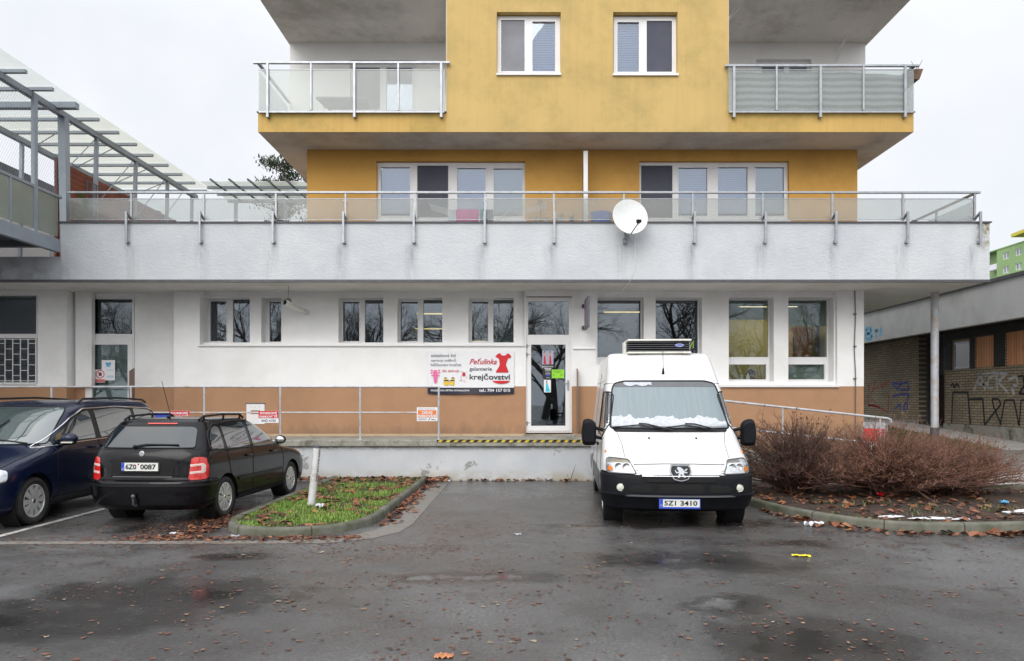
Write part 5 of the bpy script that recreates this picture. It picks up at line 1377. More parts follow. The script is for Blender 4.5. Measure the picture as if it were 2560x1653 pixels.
def parking_sign(label, rect, plate, Y=YP-.035):
    x0,x1,z0,z1 = px(rect, Y)
    t = thing('parking_sign', label, 'sign', ((x0+x1)/2, Y, z0), group='red private parking signs on the dock railing')
    mb = MB(); mb.box(x0,x1,Y-.004,Y,z0,z1); obj('panel', mb, MAT['white_sheet'], t)
    zs = z0+(z1-z0)*.38
    mb = MB(); mb.box(x0+.002,x1-.002,Y-.0065,Y-.0045,zs,z1-.002); obj('red_field', mb, MAT['red'], t)
    w = x1-x0; h = z1-zs
    obj('lettering', text_mb('SOUKROMÉ', x0+w*.08, x1-w*.08, zs+h*.54, Y-.0085, zs+h*.92, bold=.03), MAT['white_print'], t)
    obj('lettering', text_mb('PARKOVIŠTĚ', x0+w*.06, x1-w*.06, zs+h*.08, Y-.0085, zs+h*.47, bold=.03), MAT['white_print'], t)
    if plate: obj('lettering', text_mb(plate, x0+w*.14, x1-w*.14, z0+(zs-z0)*.25, Y-.0085, z0+(zs-z0)*.75, bold=.02), MAT['grey_text'], t)
parking_sign('red private parking sign standing clear above the black car roof end', (602,649,957,985), '4AD 4150')
parking_sign('red private parking sign half hidden behind the black car roof rail', (394,442,957,985), '')
t = thing('no_parking_sign', 'white and orange no parking sign on the last dock railing post', 'sign', (wx(995,YP), YP-.035, wz(982,YP)))
Y = YP-.035; x0,x1,z0,z1 = px((971,1019,949,981), Y); w = x1-x0; h = z1-z0
mb = MB(); mb.box(x0,x1,Y-.004,Y,z0,z1); obj('panel', mb, MAT['white_sheet'], t)
mb = MB(); mb.box(x0+.02,x1-.02,Y-.0065,Y-.0045,z0+h*.26,z0+h*.80); obj('orange_field', mb, MAT['orange_print'], t)
obj('lettering', text_mb('ZÁKAZ', x0+w*.23, x1-w*.23, z0+h*.54, Y-.0085, z0+h*.77, bold=.03), MAT['white_print'], t)
obj('lettering', text_mb('PARKOVÁNÍ', x0+w*.07, x1-w*.07, z0+h*.29, Y-.0085, z0+h*.52, bold=.03), MAT['white_print'], t)
mb = MB(); mb.box(x0+w*.06,x1-w*.1,Y-.006,Y-.0045,z0+h*.87,z0+h*.90); mb.box(x0+w*.06,x0+w*.5,Y-.006,Y-.0045,z0+h*.15,z0+h*.18); mb.box(x0+w*.06,x0+w*.45,Y-.006,Y-.0045,z0+h*.08,z0+h*.11); obj('small_print', mb, MAT['grey_text'], t)
mb = MB(); mb.prism([(x0+w*a, z0+h*b) for a, b in ((.52,.10),(.58,.10),(.62,.22),(.66,.22),(.60,.08),(.55,.05))], (Y-.006,Y-.0045)); mb.prism([(x0+w*a, z0+h*b) for a, b in ((.70,.16),(.80,.13),(.92,.10),(.93,.05),(.88,.06),(.78,.08),(.70,.10))], (Y-.006,Y-.0045)); obj('tow_emblem', mb, MAT['navy'], t, merge=False)
mb = MB(); x0,x1,z0,z1 = px((352,392,962,985), YP-.03); mb.box(x0,x1,YP-.034,YP-.03,z0,z1); tag(obj('blue_board', mb, MAT['blue_print'], bevel=.001), 'plain dark blue board on the dock railing behind the cars', 'board')

# person at the desk behind the low window pane
def skin_body(name, joints, edges, m, parent=None, sub=2):
    me = bpy.data.meshes.new(name); org = ORG[parent.name] if parent else (0,0,0)
    me.from_pydata([(p[0]-org[0],p[1]-org[1],p[2]-org[2]) for p, r in joints], edges, [])
    o = bpy.data.objects.new(name, me); COL.objects.link(o)
    sm = o.modifiers.new('skin', 'SKIN'); sm.use_smooth_shade = True
    if not me.skin_vertices: me.attributes
    bpy.context.view_layer.update()
    if len(me.skin_vertices) == 0:
        bpy.context.view_layer.objects.active = o; bpy.ops.mesh.customdata_skin_add()
    for i, (p, r) in enumerate(joints):
        me.skin_vertices[0].data[i].radius = (r, r) if not isinstance(r, tuple) else r
    me.skin_vertices[0].data[0].use_root = True
    su = o.modifiers.new('sub', 'SUBSURF'); su.levels = sub; su.render_levels = sub
    bpy.context.view_layer.update()
    m2 = bpy.data.meshes.new_from_object(o.evaluated_get(bpy.context.evaluated_depsgraph_get()))
    o.modifiers.clear(); o.data = m2; m2.name = name; m2.shade_smooth(); m2.materials.clear(); m2.materials.append(m)
    if parent: o.parent = parent
    ORG[o.name] = org
    return o
PX, PY = 5.72, 17.62
PR = thing('person', 'person with dark hair and dark shirt bowed over a desk inside the shop', 'person', (PX, PY+.3, ZD))
J = [((PX+.05,PY+.42,1.36),.15),((PX+.05,PY+.33,1.62),.14),((PX+.03,PY+.2,1.92),.15),((PX,PY+.1,2.08),.075),((PX-.02,PY+.02,2.18),.055),((PX-.03,PY-.05,2.27),.085),((PX-.03,PY-.06,2.38),.08),
     ((PX-.2,PY+.16,1.98),.07),((PX-.30,PY-.02,1.72),.05),((PX-.16,PY-.22,1.64),.036),((PX+.24,PY+.16,1.98),.07),((PX+.34,PY-.02,1.72),.05),((PX+.16,PY-.22,1.64),.036),
     ((PX-.08,PY+.36,1.32),.10),((PX-.12,PY-.05,1.34),.075),((PX-.12,PY-.03,.92),.05),((PX+.18,PY+.36,1.32),.10),((PX+.22,PY-.05,1.34),.075),((PX+.22,PY-.03,.92),.05)]
E_ = [(0,1),(1,2),(2,3),(3,4),(4,5),(5,6),(2,7),(7,8),(8,9),(2,10),(10,11),(11,12),(0,13),(13,14),(14,15),(0,16),(16,17),(17,18)]
skin_body('body', J, E_, MAT['dark_shirt'], PR)
mb = MB(); mb.ball((PX-.03,PY-.03,2.345), .118, 16, 1, 1.08, 1.05); obj('hair', mb, MAT['hair'], PR, smooth=60)
mb = MB(); mb.ball((PX-.03,PY-.115,2.27), .075, 14, .95, .8, 1.1); mb.ball((PX-.03,PY-.18,2.255), .014, 8); obj('face', mb, MAT['skin'], PR, smooth=60)
for sx in (-.15, .15):
    mb = MB(); mb.ball((PX+sx,PY-.26,1.645), .04, 10, 1, 1.3, .5)
    for k in range(5): mb.tube([(PX+sx-.03+.015*k,PY-.28,1.645),(PX+sx-.033+.0165*k,PY-.345+(.02 if k in (0,4) else 0),1.635)], .008, 6)
    obj('hand', mb, MAT['skin'], PR, smooth=60)
t = thing('desk', 'dim desk behind the low window pane by the wall corner', 'desk', (5.9, 17.35, ZD))
mb = MB(); mb.box(5.0,6.9,17.12,17.6,1.57,1.61); obj('desktop', mb, MAT['wood_brown'], t)
for x in (5.05,6.85):
    mb = MB(); mb.box(x-.03,x+.03,17.15,17.57,ZD,1.57); obj('leg', mb, MAT['wood_brown'], t)
mb = MB(); mb.box(wx(1688,YG), wx(1791,YG), YG+.072, YG+.26, 2.155, 2.18); bp('inner_sill', mb, 'upvc')
for x, h, r, lab, nm in ((1727,.13,.045,'white paper cup on the inner window sill by the seated person','paper_cup'),(1742,.17,.04,'white bottle on the inner window sill in front of the seated person','bottle')):
    X = wx(x,17.12); mb = MB()
    mb.lathe([(0,0),(r*.8,0),(r,h),(r*.9,h),(0,h*.95)] if nm == 'paper_cup' else [(0,0),(r,0),(r,h*.65),(r*.4,h*.85),(r*.4,h),(0,h)], (X,17.12,2.181), 'z', 14)
    tag(obj(nm, mb, MAT['white_sheet'], smooth=50), lab, nm.replace('_',' '))
t = thing('cupboard', 'brown cupboard standing inside the rightmost shop window', 'cupboard', (wx(1878,18), 18.2, ZD))
mb = MB(); mb.box(wx(1855,18), wx(1893,18), 18.0, 18.45, ZD, wz(762,18)); obj('case', mb, MAT['wood_brown'], t)
mb = MB(); mb.box(wx(1832,18), wx(1848,18), 18.05, 18.45, ZD, wz(772,18)); obj('door_frame', mb, M('ochre_wood',(.45,.27,.05),.6), t)
# ------------------------------------------------------------------ footbridge and canopy on the left
BR = thing('footbridge', 'grey steel footbridge with glass sides joining the terrace on the left', 'footbridge', (-11, 13.5, 4.9))
xg = -9.94
mb = MB(); mb.box(xg-.12, xg, 10.2, YF-.02, 4.88, 5.16); obj('girder', mb, MAT['bridge_steel'], BR, bevel=.01)
mb = MB(); mb.box(-12.2, -12.08, 10.2, YF-.02, 4.88, 5.16); obj('girder', mb, MAT['bridge_steel'], BR, bevel=.01)
mb = MB(); mb.box(-12.08, xg-.12, 10.2, YF-.02, 4.98, 5.06)
for y in (11,12.2,13.4,14.6): mb.box(-12.08, xg-.12, y-.05, y+.05, 4.86, 4.98)
obj('deck', mb, MAT['dark_steel'], BR)
mb = MB(); mb.box(xg-.08, xg-.03, 10.2, YF+.1, 6.06, 6.12); obj('top_rail', mb, MAT['bridge_steel'], BR, bevel=.005)
for y in (10.6,11.7,12.8,13.83):
    mb = MB(); mb.box(xg-.08, xg-.03, y-.03, y+.03, 5.16, 6.06); obj('post', mb, MAT['bridge_steel'], BR)
for a, b in ((10.64,11.66),(11.74,12.76),(12.84,13.79),(13.87,14.48),(14.6,15.26)):
    mb = MB(); mb.box(xg-.06, xg-.045, a, b, 5.22, 6.04); obj('glass_panel', mb, MAT['frosted_green'], BR)
mb = MB(); mb.box(xg-.10, xg-.02, 14.49, 14.59, 5.0, 8.0); obj('tall_post', mb, MAT['bridge_steel'], BR, bevel=.006)
mb = MB(); mb.box(-12.15,-12.10,10.2,YF,5.16,6.08); obj('far_side', mb, M('brown_bridge_panel', (.26,.17,.09), .7, var=.2), BR)
mb = MB()
for i in range(82):
    y = 10.4+.06*i
    for s in (1,):
        za, zb_ = (6.14, 7.98)
        y2 = y+s*1.0
        y2c = min(max(y2,10.4),15.3); k = (y2c-y)/(y2-y)
        if y <= 15.3: mb.tube([(xg-.055,y,za),(xg-.055,y2c,za+(zb_-za)*k)], .0022, 3, cap=False)
obj('wire_net', mb, MAT['bridge_steel'], BR, merge=False)

CA = thing('canopy', 'long glazed steel walkway canopy running back from the footbridge', 'canopy', (-10.9, 16, 4.75))
cys = [13.7-.795*3, 13.7-.795*2, 13.7-.795] + [13.7+.785*i for i in range(11)]
for i, y in enumerate(cys):
    th = .09 if i == 5 else .045
    mb = MB(); mb.box(-12.3, -9.58, y-th*.8, y+th*.8, 8.07-th, 8.07+th*.4); obj('cross_beam', mb, MAT['bridge_steel'], CA)
for a, b in zip(cys[:-1], cys[1:]):
    mb = MB(); mb.grid(lambda u, v: (-12.35+2.83*u, a+.01+(b-a-.02)*v, 8.13+.02*math.sin(PI*u)), 6, 2); obj('roof_sheet', mb, MAT['roof_glass' if a < 15.5 else 'roof_glass_yellow'], CA)
mb = MB(); mb.box(-10.12,-10.0,10.4,21.9,7.90,8.02); obj('long_beam', mb, MAT['bridge_steel'], CA)
mb = MB(); mb.box(-12.12,-12.0,10.4,21.9,7.90,8.02); obj('long_beam', mb, MAT['bridge_steel'], CA)
mb = MB(); mb.add([(-10.02-.07,15.5,4.75),(-10.02+.07,15.5,4.75),(-10.02+.07,15.66,4.75),(-10.02-.07,15.66,4.75),(-10.16,15.5,8.0),(-10.0,15.5,8.0),(-10.0,15.66,8.0),(-10.16,15.66,8.0)],[(0,3,2,1),(4,5,6,7),(0,1,5,4),(1,2,6,5),(2,3,7,6),(3,0,4,7)]); obj('column', mb, MAT['bridge_steel'], CA)
for x, y in ((-10.05,16.75),(-10.05,18.45),(-10.05,20.1),(-10.05,21.6),(-12.06,17.1),(-12.06,18.8),(-12.06,20.5)):
    mb = MB(); mb.bar((x-.06,y,4.75),(x,y,7.92), .075); obj('column', mb, MAT['bridge_steel'], CA)
mb = MB()
for y in (16.0,17.6,19.2,20.3):
    mb.tube([(-10.05,y,8.0),(-12.0,y+1.5,7.98)], .012, 5); mb.tube([(-10.05,y+.8,7.95),(-10.2,y-.4,6.6)], .012, 5)
for y in (12.,13.8): mb.tube([(-10.05,y,8.0),(-12.0,y+1.2,7.98)], .012, 5)
obj('brace', mb, MAT['bridge_steel'], CA, merge=False)
C2 = thing('rear_canopy', 'pale glazed canopy crossing behind the terrace to the yellow tower', 'canopy', (-7.3, 21.8, 4.75))
mb = MB(); mb.box(-9.5,-3.5,20.95,23.0,8.15,8.17); obj('roof_sheet', mb, MAT['roof_glass'], C2)
for y in (21.4,22.1,22.9):
    mb = MB(); mb.box(-9.5,-3.5,y-.03,y+.03,8.07,8.15); obj('long_beam', mb, MAT['bridge_steel'], C2)
for k in range(10):
    x = -9.2+.55*k; mb = MB(); mb.bar((x,20.9,8.22),(x+.16,20.98,8.10), .05); mb.bar((x+.14,20.98,8.10),(x+.14,22.9,8.12), .04); obj('cross_beam', mb, MAT['dark_steel'], C2)
for x in (-9.2,-7.6,-6.0,-4.4):
    mb = MB(); mb.bar((x,22.8,4.75),(x,22.8,8.08), .09); obj('column', mb, MAT['bridge_steel'], C2)
# red slatted fence on the terrace edge
SF = thing('slatted_fence', 'red-brown wooden slat fence on the terrace beside the canopy', 'fence', (-10.3, 15.8, 4.75))
mb = MB()
for i in range(19):
    z = 4.85+.115*i
    mb.add([(-10.30,15.75,z),(-10.24,15.75,z-.02),(-10.24,15.75,z+.088),(-10.30,15.75,z+.108),(-10.30,21.5,z),(-10.24,21.5,z-.02),(-10.24,21.5,z+.088),(-10.30,21.5,z+.108)],[(0,1,2,3),(7,6,5,4),(0,4,5,1),(1,5,6,2),(2,6,7,3),(3,7,4,0)])
obj('slat_panel', mb, MAT['red_wood'], SF, merge=False)
for y in (15.75,17.2,18.7,20.2,21.5):
    mb = MB(); mb.box(-10.36,-10.305,y-.05,y+.05,4.75,7.08); obj('post', mb, MAT['red_wood'], SF)
t = thing('trellis', 'thin metal trellis standing before the red slat fence', 'trellis', (-9.7, 16.6, 4.75))
mb = MB()
for k in range(4): mb.tube([(-10.0,16.3+.18*k,4.76),(-10.0,16.3+.18*k,6.75)], .012, 5)
for z in (5.2,5.8,6.3,6.75): mb.tube([(-10.0,16.3,z),(-10.0,16.84,z)], .012, 5)
obj('frame', mb, MAT['dark_steel'], t, merge=False)
t = thing('potted_plant', 'small green plant in a yellow pot behind the left terrace glass', 'plant', (wx(192,15.75), 15.75, 4.75))
X = wx(192,15.75)
mb = MB(); mb.lathe([(0,.6),(.10,.6),(.14,.86),(.12,.86),(0,.82)], (X,15.75,4.75), 'z', 14); mb.box(X-.15,X+.15,15.6,15.9,4.75,5.349); obj('pot', mb, MAT['yellow_print'], t, smooth=30)
mb = MB()
for i in range(60):
    a = random.uniform(0,6.28); h = random.uniform(.05,.6); blade(mb, X+.06*math.cos(a), 15.75+.06*math.sin(a), 5.58+h, .16, .022, a, .9)
obj('foliage', mb, MAT['leafgreen'], t, merge=False)
# house behind the bridge
HS = thing('white_house', 'pale house wall with window seen through the bridge net', 'house', (-13.2, 17, 0))
mb = MB(); mb.wall('x', -13.0, -13.3, 13.0, 30, 0, 7.4, [(16.6,17.5,5.4,7.0),(19.5,20.6,5.4,7.0)]); obj('wall', mb, MAT['pale_wall'], HS)
for a, b in ((16.6,17.5),(19.5,20.6)):
    mb = MB(); mb.wall('x', -13.06, -13.12, a, b, 5.4, 7.0, [(a+.08,b-.08,5.48,6.92)]); w = obj('window', mb, MAT['upvc'], HS)
    mb = MB(); mb.box(-13.1,-13.09,a+.07,b-.07,5.47,6.93); obj('pane', mb, MAT['far_glass'], w)
mb = MB(); mb.box(-16,-12.9,13,30,7.4,7.6); obj('roof', mb, MAT['flashing'], HS)

# ------------------------------------------------------------------ brick building on the right
XB, XF_ = 12.95, 12.06
BK = thing('brick_building', 'low abandoned yellow brick building with graffiti and boarded windows', 'building', (XB, 20, .6))
def yb(p, X=XB): return X*F/(p-CX)
def zb_(p, y, X=XB): return EYE+(CY-y)*X/(p-CX)
yd0, yd1 = yb(2200), yb(2140)
win = [(yb(2258),yb(2219),2.62,3.42),(yb(2314),yb(2272),2.62,3.48),(yb(2395),yb(2343),2.62,3.50)]
mb = MB(); mb.wall('x', XB, XB+.25, 12.5, yd0, .0, 3.75, win); mb.wall('x', XB, XB+.25, yd1, 34, 0, 3.75)
o = obj('wall', mb, MAT['brick'], BK)
mb = MB(); mb.box(XB-.04, XB-.002, 12.5, yd0, .4, .98); mb.box(XB-.04, XB-.002, yd1, 34, .4, 1.05); obj('concrete_base', mb, MAT['concrete'], BK)
mb = MB(); mb.wall('x', XF_, XF_+.2, 11.5, 36, 3.70, 4.71); mb.quad((XF_,11.5,3.7),(XF_+.2,11.5,3.7),(XF_+.2,11.5,4.71),(XF_,11.5,4.71)); obj('fascia', mb, MAT['fascia_grey'], BK)
mb = MB(); mb.box(XF_-.06, 22, 11.4, 36, 4.71, 4.80); obj('roof', mb, MAT['flashing'], BK)
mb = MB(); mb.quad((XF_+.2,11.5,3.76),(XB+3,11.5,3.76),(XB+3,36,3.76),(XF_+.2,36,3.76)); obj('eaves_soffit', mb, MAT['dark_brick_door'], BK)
mb = MB(); mb.box(XB-.03, XB-.003, 12.5, yd0-.02, 3.5, 3.75)
for a, b in ((win[0][1]+.03, yd0-.02),(win[1][1]+.03, win[0][0]-.03),(win[2][1]+.03, win[1][0]-.03)): mb.box(XB-.02, XB-.004, a, b, 2.6, 3.5)
obj('dark_frieze', mb, M('dark_board_frieze', (.030,.028,.028), .8, var=.3), BK)  # near-black boards along the wall top and between the windows
mb = MB(); mb.wall('x', XB+.02, XB+.08, win[0][0], win[0][1], 2.62, 3.42, [(win[0][0]+.06,win[0][1]-.06,2.68,3.36)]); w = obj('window', mb, MAT['steel'], BK)
mb = MB(); mb.box(XB+.04,XB+.05,win[0][0]+.05,win[0][1]-.05,2.67,3.37); obj('pane', mb, MAT['tinted_glass'], w)
for q in win[1:]:
    mb = MB(); mb.box(XB+.03, XB+.06, q[0], q[1], q[2], q[3]); obj('boarded_window', mb, MAT['boarding'], BK)
mb = MB(); mb.box(XB+.5,XB+.55,yd0-.0,yd1,.9,2.5); d = obj('door', mb, MAT['dark_brick_door'], BK)
mb = MB(); mb.box(XB+.49,XB+.498,yd0+.55,yd1-.55,2.62,3.4); obj('transom_pane', mb, MAT['far_glass'], d)
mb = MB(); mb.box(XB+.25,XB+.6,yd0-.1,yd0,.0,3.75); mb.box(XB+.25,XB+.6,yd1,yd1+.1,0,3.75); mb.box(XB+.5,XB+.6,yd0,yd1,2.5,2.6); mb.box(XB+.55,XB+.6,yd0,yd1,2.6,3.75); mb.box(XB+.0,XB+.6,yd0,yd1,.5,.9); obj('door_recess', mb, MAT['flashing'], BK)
def graffiti(name, m, strokes, r=.022, X=XB, conv=None):
    mb = MB()
    for st in strokes:
        pts = []
        for zx, zy in st:
            p, y = (1723.5+zx*.3025, 838.5+zy*.3025) if conv is None else conv(zx, zy)
            pts.append((X-.003, yb(p,X), zb_(p,y,X)))
        for a, b in zip(pts[:-1], pts[1:]):
            mb.bar(a, b, r*2*random.uniform(.8,1.2), .002, up=(1,0,0)) if (Vector(a)-Vector(b)).length > .01 else None
    return obj(name, mb, MAT[m], BK, merge=False)
graffiti('black_graffiti', 'graffiti_black', [[(1630,490),(1640,250),(1755,250),(1775,500)],[(1765,305),(1870,300),(1885,500)],[(1885,500),(2010,340),(1990,300),(1940,300),(1955,360),(2010,500)],[(2005,500),(2040,310),(2110,310),(2150,510)],[(2150,510),(2165,310),(2230,310)],[(2140,130),(2180,120),(2190,200),(2150,260),(2200,260)],[(1620,200),(1640,180),(1650,215),(1670,180),(1690,210)]], .03)
graffiti('white_graffiti', 'graffiti_white', [[(1800,240),(1850,110),(1890,230)],[(1820,190),(1900,185)],[(1960,120),(1915,140),(1905,215),(1950,215)],[(1975,110),(1980,240)],[(2040,120),(1985,170),(2060,245)],[(2090,190),(2110,270)],[(2070,150),(2130,130),(2140,190),(2090,200)],[(1830,110),(1950,100),(2060,105)]], .035)
graffiti('red_graffiti', 'tile_red', [[(985,180),(1000,235)],[(1050,160),(1020,225)],[(1085,170),(1090,215),(1145,160)],[(985,270),(990,350),(1060,362),(1140,402)],[(1140,402),(1145,260)],[(990,345),(1035,350),(1080,362)],[(1010,250),(1060,200)]], .03)
graffiti('blue_graffiti', 'graffiti_blue', [[(1175,170),(1230,190),(1290,170),(1300,230),(1230,230)],[(1175,280),(1240,265),(1300,260),(1285,330)],[(1190,380),(1230,340),(1240,385)],[(1270,330),(1290,345),(1290,380),(1260,380),(1270,330)],[(1175,180),(1215,230),(1245,160)]], .03)
graffiti('cyan_graffiti', 'graffiti_cyan', [[(2017,790),(2017,766),(2028,764),(2030,772),(2020,777),(2032,782),(2030,789),(2018,790)],[(2040,786),(2042,768)],[(2050,784),(2053,762)],[(2036,772),(2046,768)]], .06, XF_, lambda a, b: (a, b))
graffiti('door_graffiti', 'graffiti_white', [[(1400,240),(1450,160),(1440,250)],[(1460,330),(1480,300),(1440,400)],[(1400,130),(1420,230)],[(1480,90),(1470,140)]], .02, XB+.497)

# ------------------------------------------------------------------ far green block
GB = thing('green_block', 'distant green panel apartment block with white windows and yellow roof', 'apartment block', (90, 130, 0))
def gy(p): return 90*F/(p-CX)
def gz(p, y): return EYE+(CY-y)*90/(p-CX)
zr_ = 29.9
ghole = []
for k in range(-1, 6):
    yc = 131.7-3.36*(k-0)
    for fl in range(9):
        zc = 28.4-2.62*fl
        if zc > 3: ghole.append((yc-.85, yc+.85, zc-.62, zc+.62))
mb = MB(); mb.wall('x', 90, 90.4, 100, 134.2, 0, zr_, [h for h in ghole if h[1] < 134]); mb.quad((90,134.2,0),(90.4,134.2,0),(90.4,134.2,zr_),(90,134.2,zr_))
mb.quad((91.5,134.2,0),(91.5,150,0),(91.5,150,zr_),(91.5,134.2,zr_)); mb.quad((90.4,100,0),(110,100,0),(110,100,zr_),(90.4,100,zr_))
obj('wall', mb, MAT['green_paint'], GB)
for h in [h for h in ghole if h[1] < 134 and h[2] > 17 and h[0] > 118]:
    mb = MB(); c = (h[0]+h[1])/2; mb.wall('x', 90.12, 90.25, h[0], h[1], h[2], h[3], [(h[0]+.12,c-.06,h[2]+.12,h[3]-.12),(c+.06,h[1]-.12,h[2]+.12,h[3]-.12)]); w = obj('window', mb, MAT['upvc'], GB)
    mb = MB(); mb.box(90.2,90.22,h[0]+.1,h[1]-.1,h[2]+.1,h[3]-.1); obj('pane', mb, MAT['far_glass'], w)
mb = MB(); mb.box(89.9,110,99.8,150,zr_,zr_+.2); obj('roof', mb, MAT['green_paint'], GB)
mb = MB(); mb.add([(89,111,zr_+1.9),(100,111,zr_+1.9),(100,128.6,zr_+1.2),(88.8,128.6,zr_+1.2),(89,111,zr_+2.5),(100,111,zr_+2.5),(100,128.6,zr_+1.8),(88.8,128.6,zr_+1.8)],[(0,3,2,1),(4,5,6,7),(0,1,5,4),(1,2,6,5),(2,3,7,6),(3,0,4,7)]); obj('roof_hood', mb, MAT['yellow_paint'], GB)
mb = MB(); mb.box(91,98,112,127,zr_+.2,zr_+1.5); obj('roof_house', mb, MAT['pale_wall'], GB)
mb = MB(); mb.tube([(91,127.5,zr_+1.9),(91,127.5,zr_+5.5)], .05, 5); obj('mast', mb, MAT['steel'], GB)
for fl in range(5):
    z = 26.4-2.62*fl
    mb = MB(); mb.box(90.2,91.5,134.25,137.2,z,z+.15); mb.box(90.15,90.25,134.25,137.2,z+.1,z+1.1); mb.box(90.2,91.5,134.22,134.3,z+.1,z+1.1); obj('balcony', mb, MAT['white_sheet'], GB)

# ------------------------------------------------------------------ trees
def bare_tree(seed, height, spread):
    r_ = random.Random(seed); b = MB()
    def grow(p, d, ln, rad, lev):
        n = 3 if lev < 3 else 2
        pts = [p]; q = Vector(p); dd = Vector(d)
        for i in range(n):
            dd = (dd + Vector((r_.uniform(-.22,.22), r_.uniform(-.22,.22), r_.uniform(-.05,.16)))).normalized()
            q = q + dd*ln/n; pts.append(q.copy())
        b.tube(pts, [rad*(1-.42*i/n) for i in range(n+1)], 7 if lev == 0 else (5 if lev < 3 else 3), cap=False)
        if lev >= 6 or len(b.v) > 60000: return
        k = r_.choice((3,4)) if lev < 3 else 3
        for i in range(k):
            t = r_.uniform(.4,1.0) if i else 1.0
            s = pts[min(n, max(1, int(round(t*n))))]
            a = r_.uniform(0, 2*PI); tilt = r_.uniform(.35,.95)*spread
            s1 = dd.orthogonal().normalized(); s2 = dd.cross(s1)
            nd = (dd*math.cos(tilt) + (s1*math.cos(a)+s2*math.sin(a))*math.sin(tilt)).normalized()
            grow(s, nd, ln*r_.uniform(.55,.78), rad*.52, lev+1)
    grow(Vector((0,0,0)), Vector((0,0,1)), height*.30, height*.019, 0)
    return b
tree_me = [to_mesh('bare_tree', bare_tree(s, h, sp), merge=False) for s, h, sp in ((11,13,.9),(23,15,1.0),(37,12,1.1))]
for m_ in tree_me: m_.materials.append(MAT['bark'])
rt = random.Random(77); spots = []
for row, (yy, nn) in enumerate(((-15,12),(-22,14),(-30,16))):
    for i in range(nn):
        spots.append((-42+(84/nn)*(i+.5)+rt.uniform(-1.8,1.8)+(22 if row == 0 else 0)*0, yy+rt.uniform(-2.5,2.5), (i+row) % 3, rt.uniform(0,6.28), rt.uniform(.8,1.12)))
for x, y, k, rz_, sc_ in spots:
    o = bpy.data.objects.new('bare_tree', tree_me[k]); COL.objects.link(o); o.location = (x, y, 0); o.rotation_euler = (0,0,rz_); o.scale = (sc_,)*3
    tag(o, 'bare winter tree across the car park, mirrored in the shop windows', 'tree', 'bare trees across the car park')
# evergreen beyond the rear canopy
EV = thing('evergreen_tree', 'loose dark evergreen tree rising behind the rear canopy', 'tree', (-11.6, 34, 0))
mb = MB(); mb.tube([(-11.6,34,0),(-11.5,34,6),(-11.6,34.1,12.6)], [.25,.2,.04], 8)
r_ = random.Random(5); tips = []
for i in range(90):
    z = r_.uniform(6.5,13.0); a = r_.uniform(0,6.28); ln = r_.uniform(.5,1.9)*(1-.55*max(0,(z-9)/4.2))+.2
    p = Vector((-11.55,34,z)); q = p+Vector((math.cos(a)*ln, math.sin(a)*ln, ln*r_.uniform(.1,.6))); mb.tube([p,(p+q)/2,q], [.035,.022,.01], 4, cap=False); tips.append((p,q))
obj('trunk', mb, MAT['bark'], EV, merge=False)
mb = MB()
for p, q in tips:
    for k in range(75):
        t_ = r_.uniform(.25,1.08); c = p.lerp(q, t_)+Vector((r_.gauss(0,.13),r_.gauss(0,.13),r_.gauss(0,.12)))
        blade(mb, c.x, c.y, c.z, r_.uniform(.09,.2), r_.uniform(.022,.04), r_.uniform(0,6.28), r_.uniform(.2,1.5))
obj('crown', mb, MAT['conifer'], EV, merge=False)

# ------------------------------------------------------------------ bushes
def bush(label, cx, cy, z0, R_, H_, n, seed, m='twig', bias=(0,0)):
    r_ = random.Random(seed); t = thing('bare_bush', label, 'bush', (cx, cy, z0), group='bare bushes on the kerbed bed')
    st = MB(); tw = MB()
    for i in range(n):
        a = r_.uniform(0, 2*PI); rr_ = math.sqrt(r_.random())
        ex, ey = math.cos(a)*R_*rr_+bias[0], math.sin(a)*R_*.8*rr_+bias[1]
        hh = H_*(1-.62*rr_**2.2)*r_.uniform(.5,1.08)
        b0 = Vector((cx+r_.gauss(0,.10), cy+r_.gauss(0,.09), z0-.02)); tip = Vector((cx+ex, cy+ey, z0+hh))
        mid = b0.lerp(tip, .45)+Vector((0,0,.24*hh)); m2 = b0.lerp(tip,.75)+Vector((0,0,.14*hh))
        pts = [b0, b0.lerp(mid,.5)+Vector((r_.gauss(0,.02),r_.gauss(0,.02),0)), mid, m2, tip]
        th = r_.uniform(.0045,.0135)
        st.tube(pts, [th,th*.9,th*.75,th*.55,th*.3], 4, cap=False)
        for k in range(r_.choice((5,6,7))):
            s = r_.uniform(.3,.98); j = min(3, int(s*4)); p = pts[j].lerp(pts[j+1], s*4-j)
            d = (pts[j+1]-pts[j]).normalized()
            nd = (d+Vector((r_.gauss(0,.5),r_.gauss(0,.5),r_.gauss(.15,.4)))).normalized(); ln = r_.uniform(.12,.42)
            q = p+nd*ln*.55+Vector((0,0,.02)); e = p+nd*ln+Vector((r_.gauss(0,.04),r_.gauss(0,.04),.05))
            tw.tube([p,q,e], [.0035,.0028,.0016], 3, cap=False)
            for kk in range(3):
                f0 = q.lerp(e, r_.random()); g0 = f0+Vector((r_.gauss(0,.06),r_.gauss(0,.06),r_.gauss(.04,.05))); tw.tube([f0,g0], [.0024,.0014], 3, cap=False)
            if r_.random() < .3: tw.add([e, e+Vector((.018,.004,.02)), e+Vector((.008,0,.045)), e+Vector((-.012,-.004,.02))], [(0,1,2,3)])
    obj('stems', st, MAT['twig_dark'], t, merge=False, smooth=60); obj('twigs', tw, MAT['twig_dark' if m == 'twig_dark' else 'twig'], t, merge=False)
bush('wide bare brown bush with its dark stem base showing at the middle of the bed', 6.15, 12.0, .10, 1.65, 1.10, 500, 1)
bush('dark leaning bare bush beside the van at the left of the bed', 4.75, 12.35, .10, 1.2, 1.2, 330, 2, 'twig_dark', (-.1,-.1))
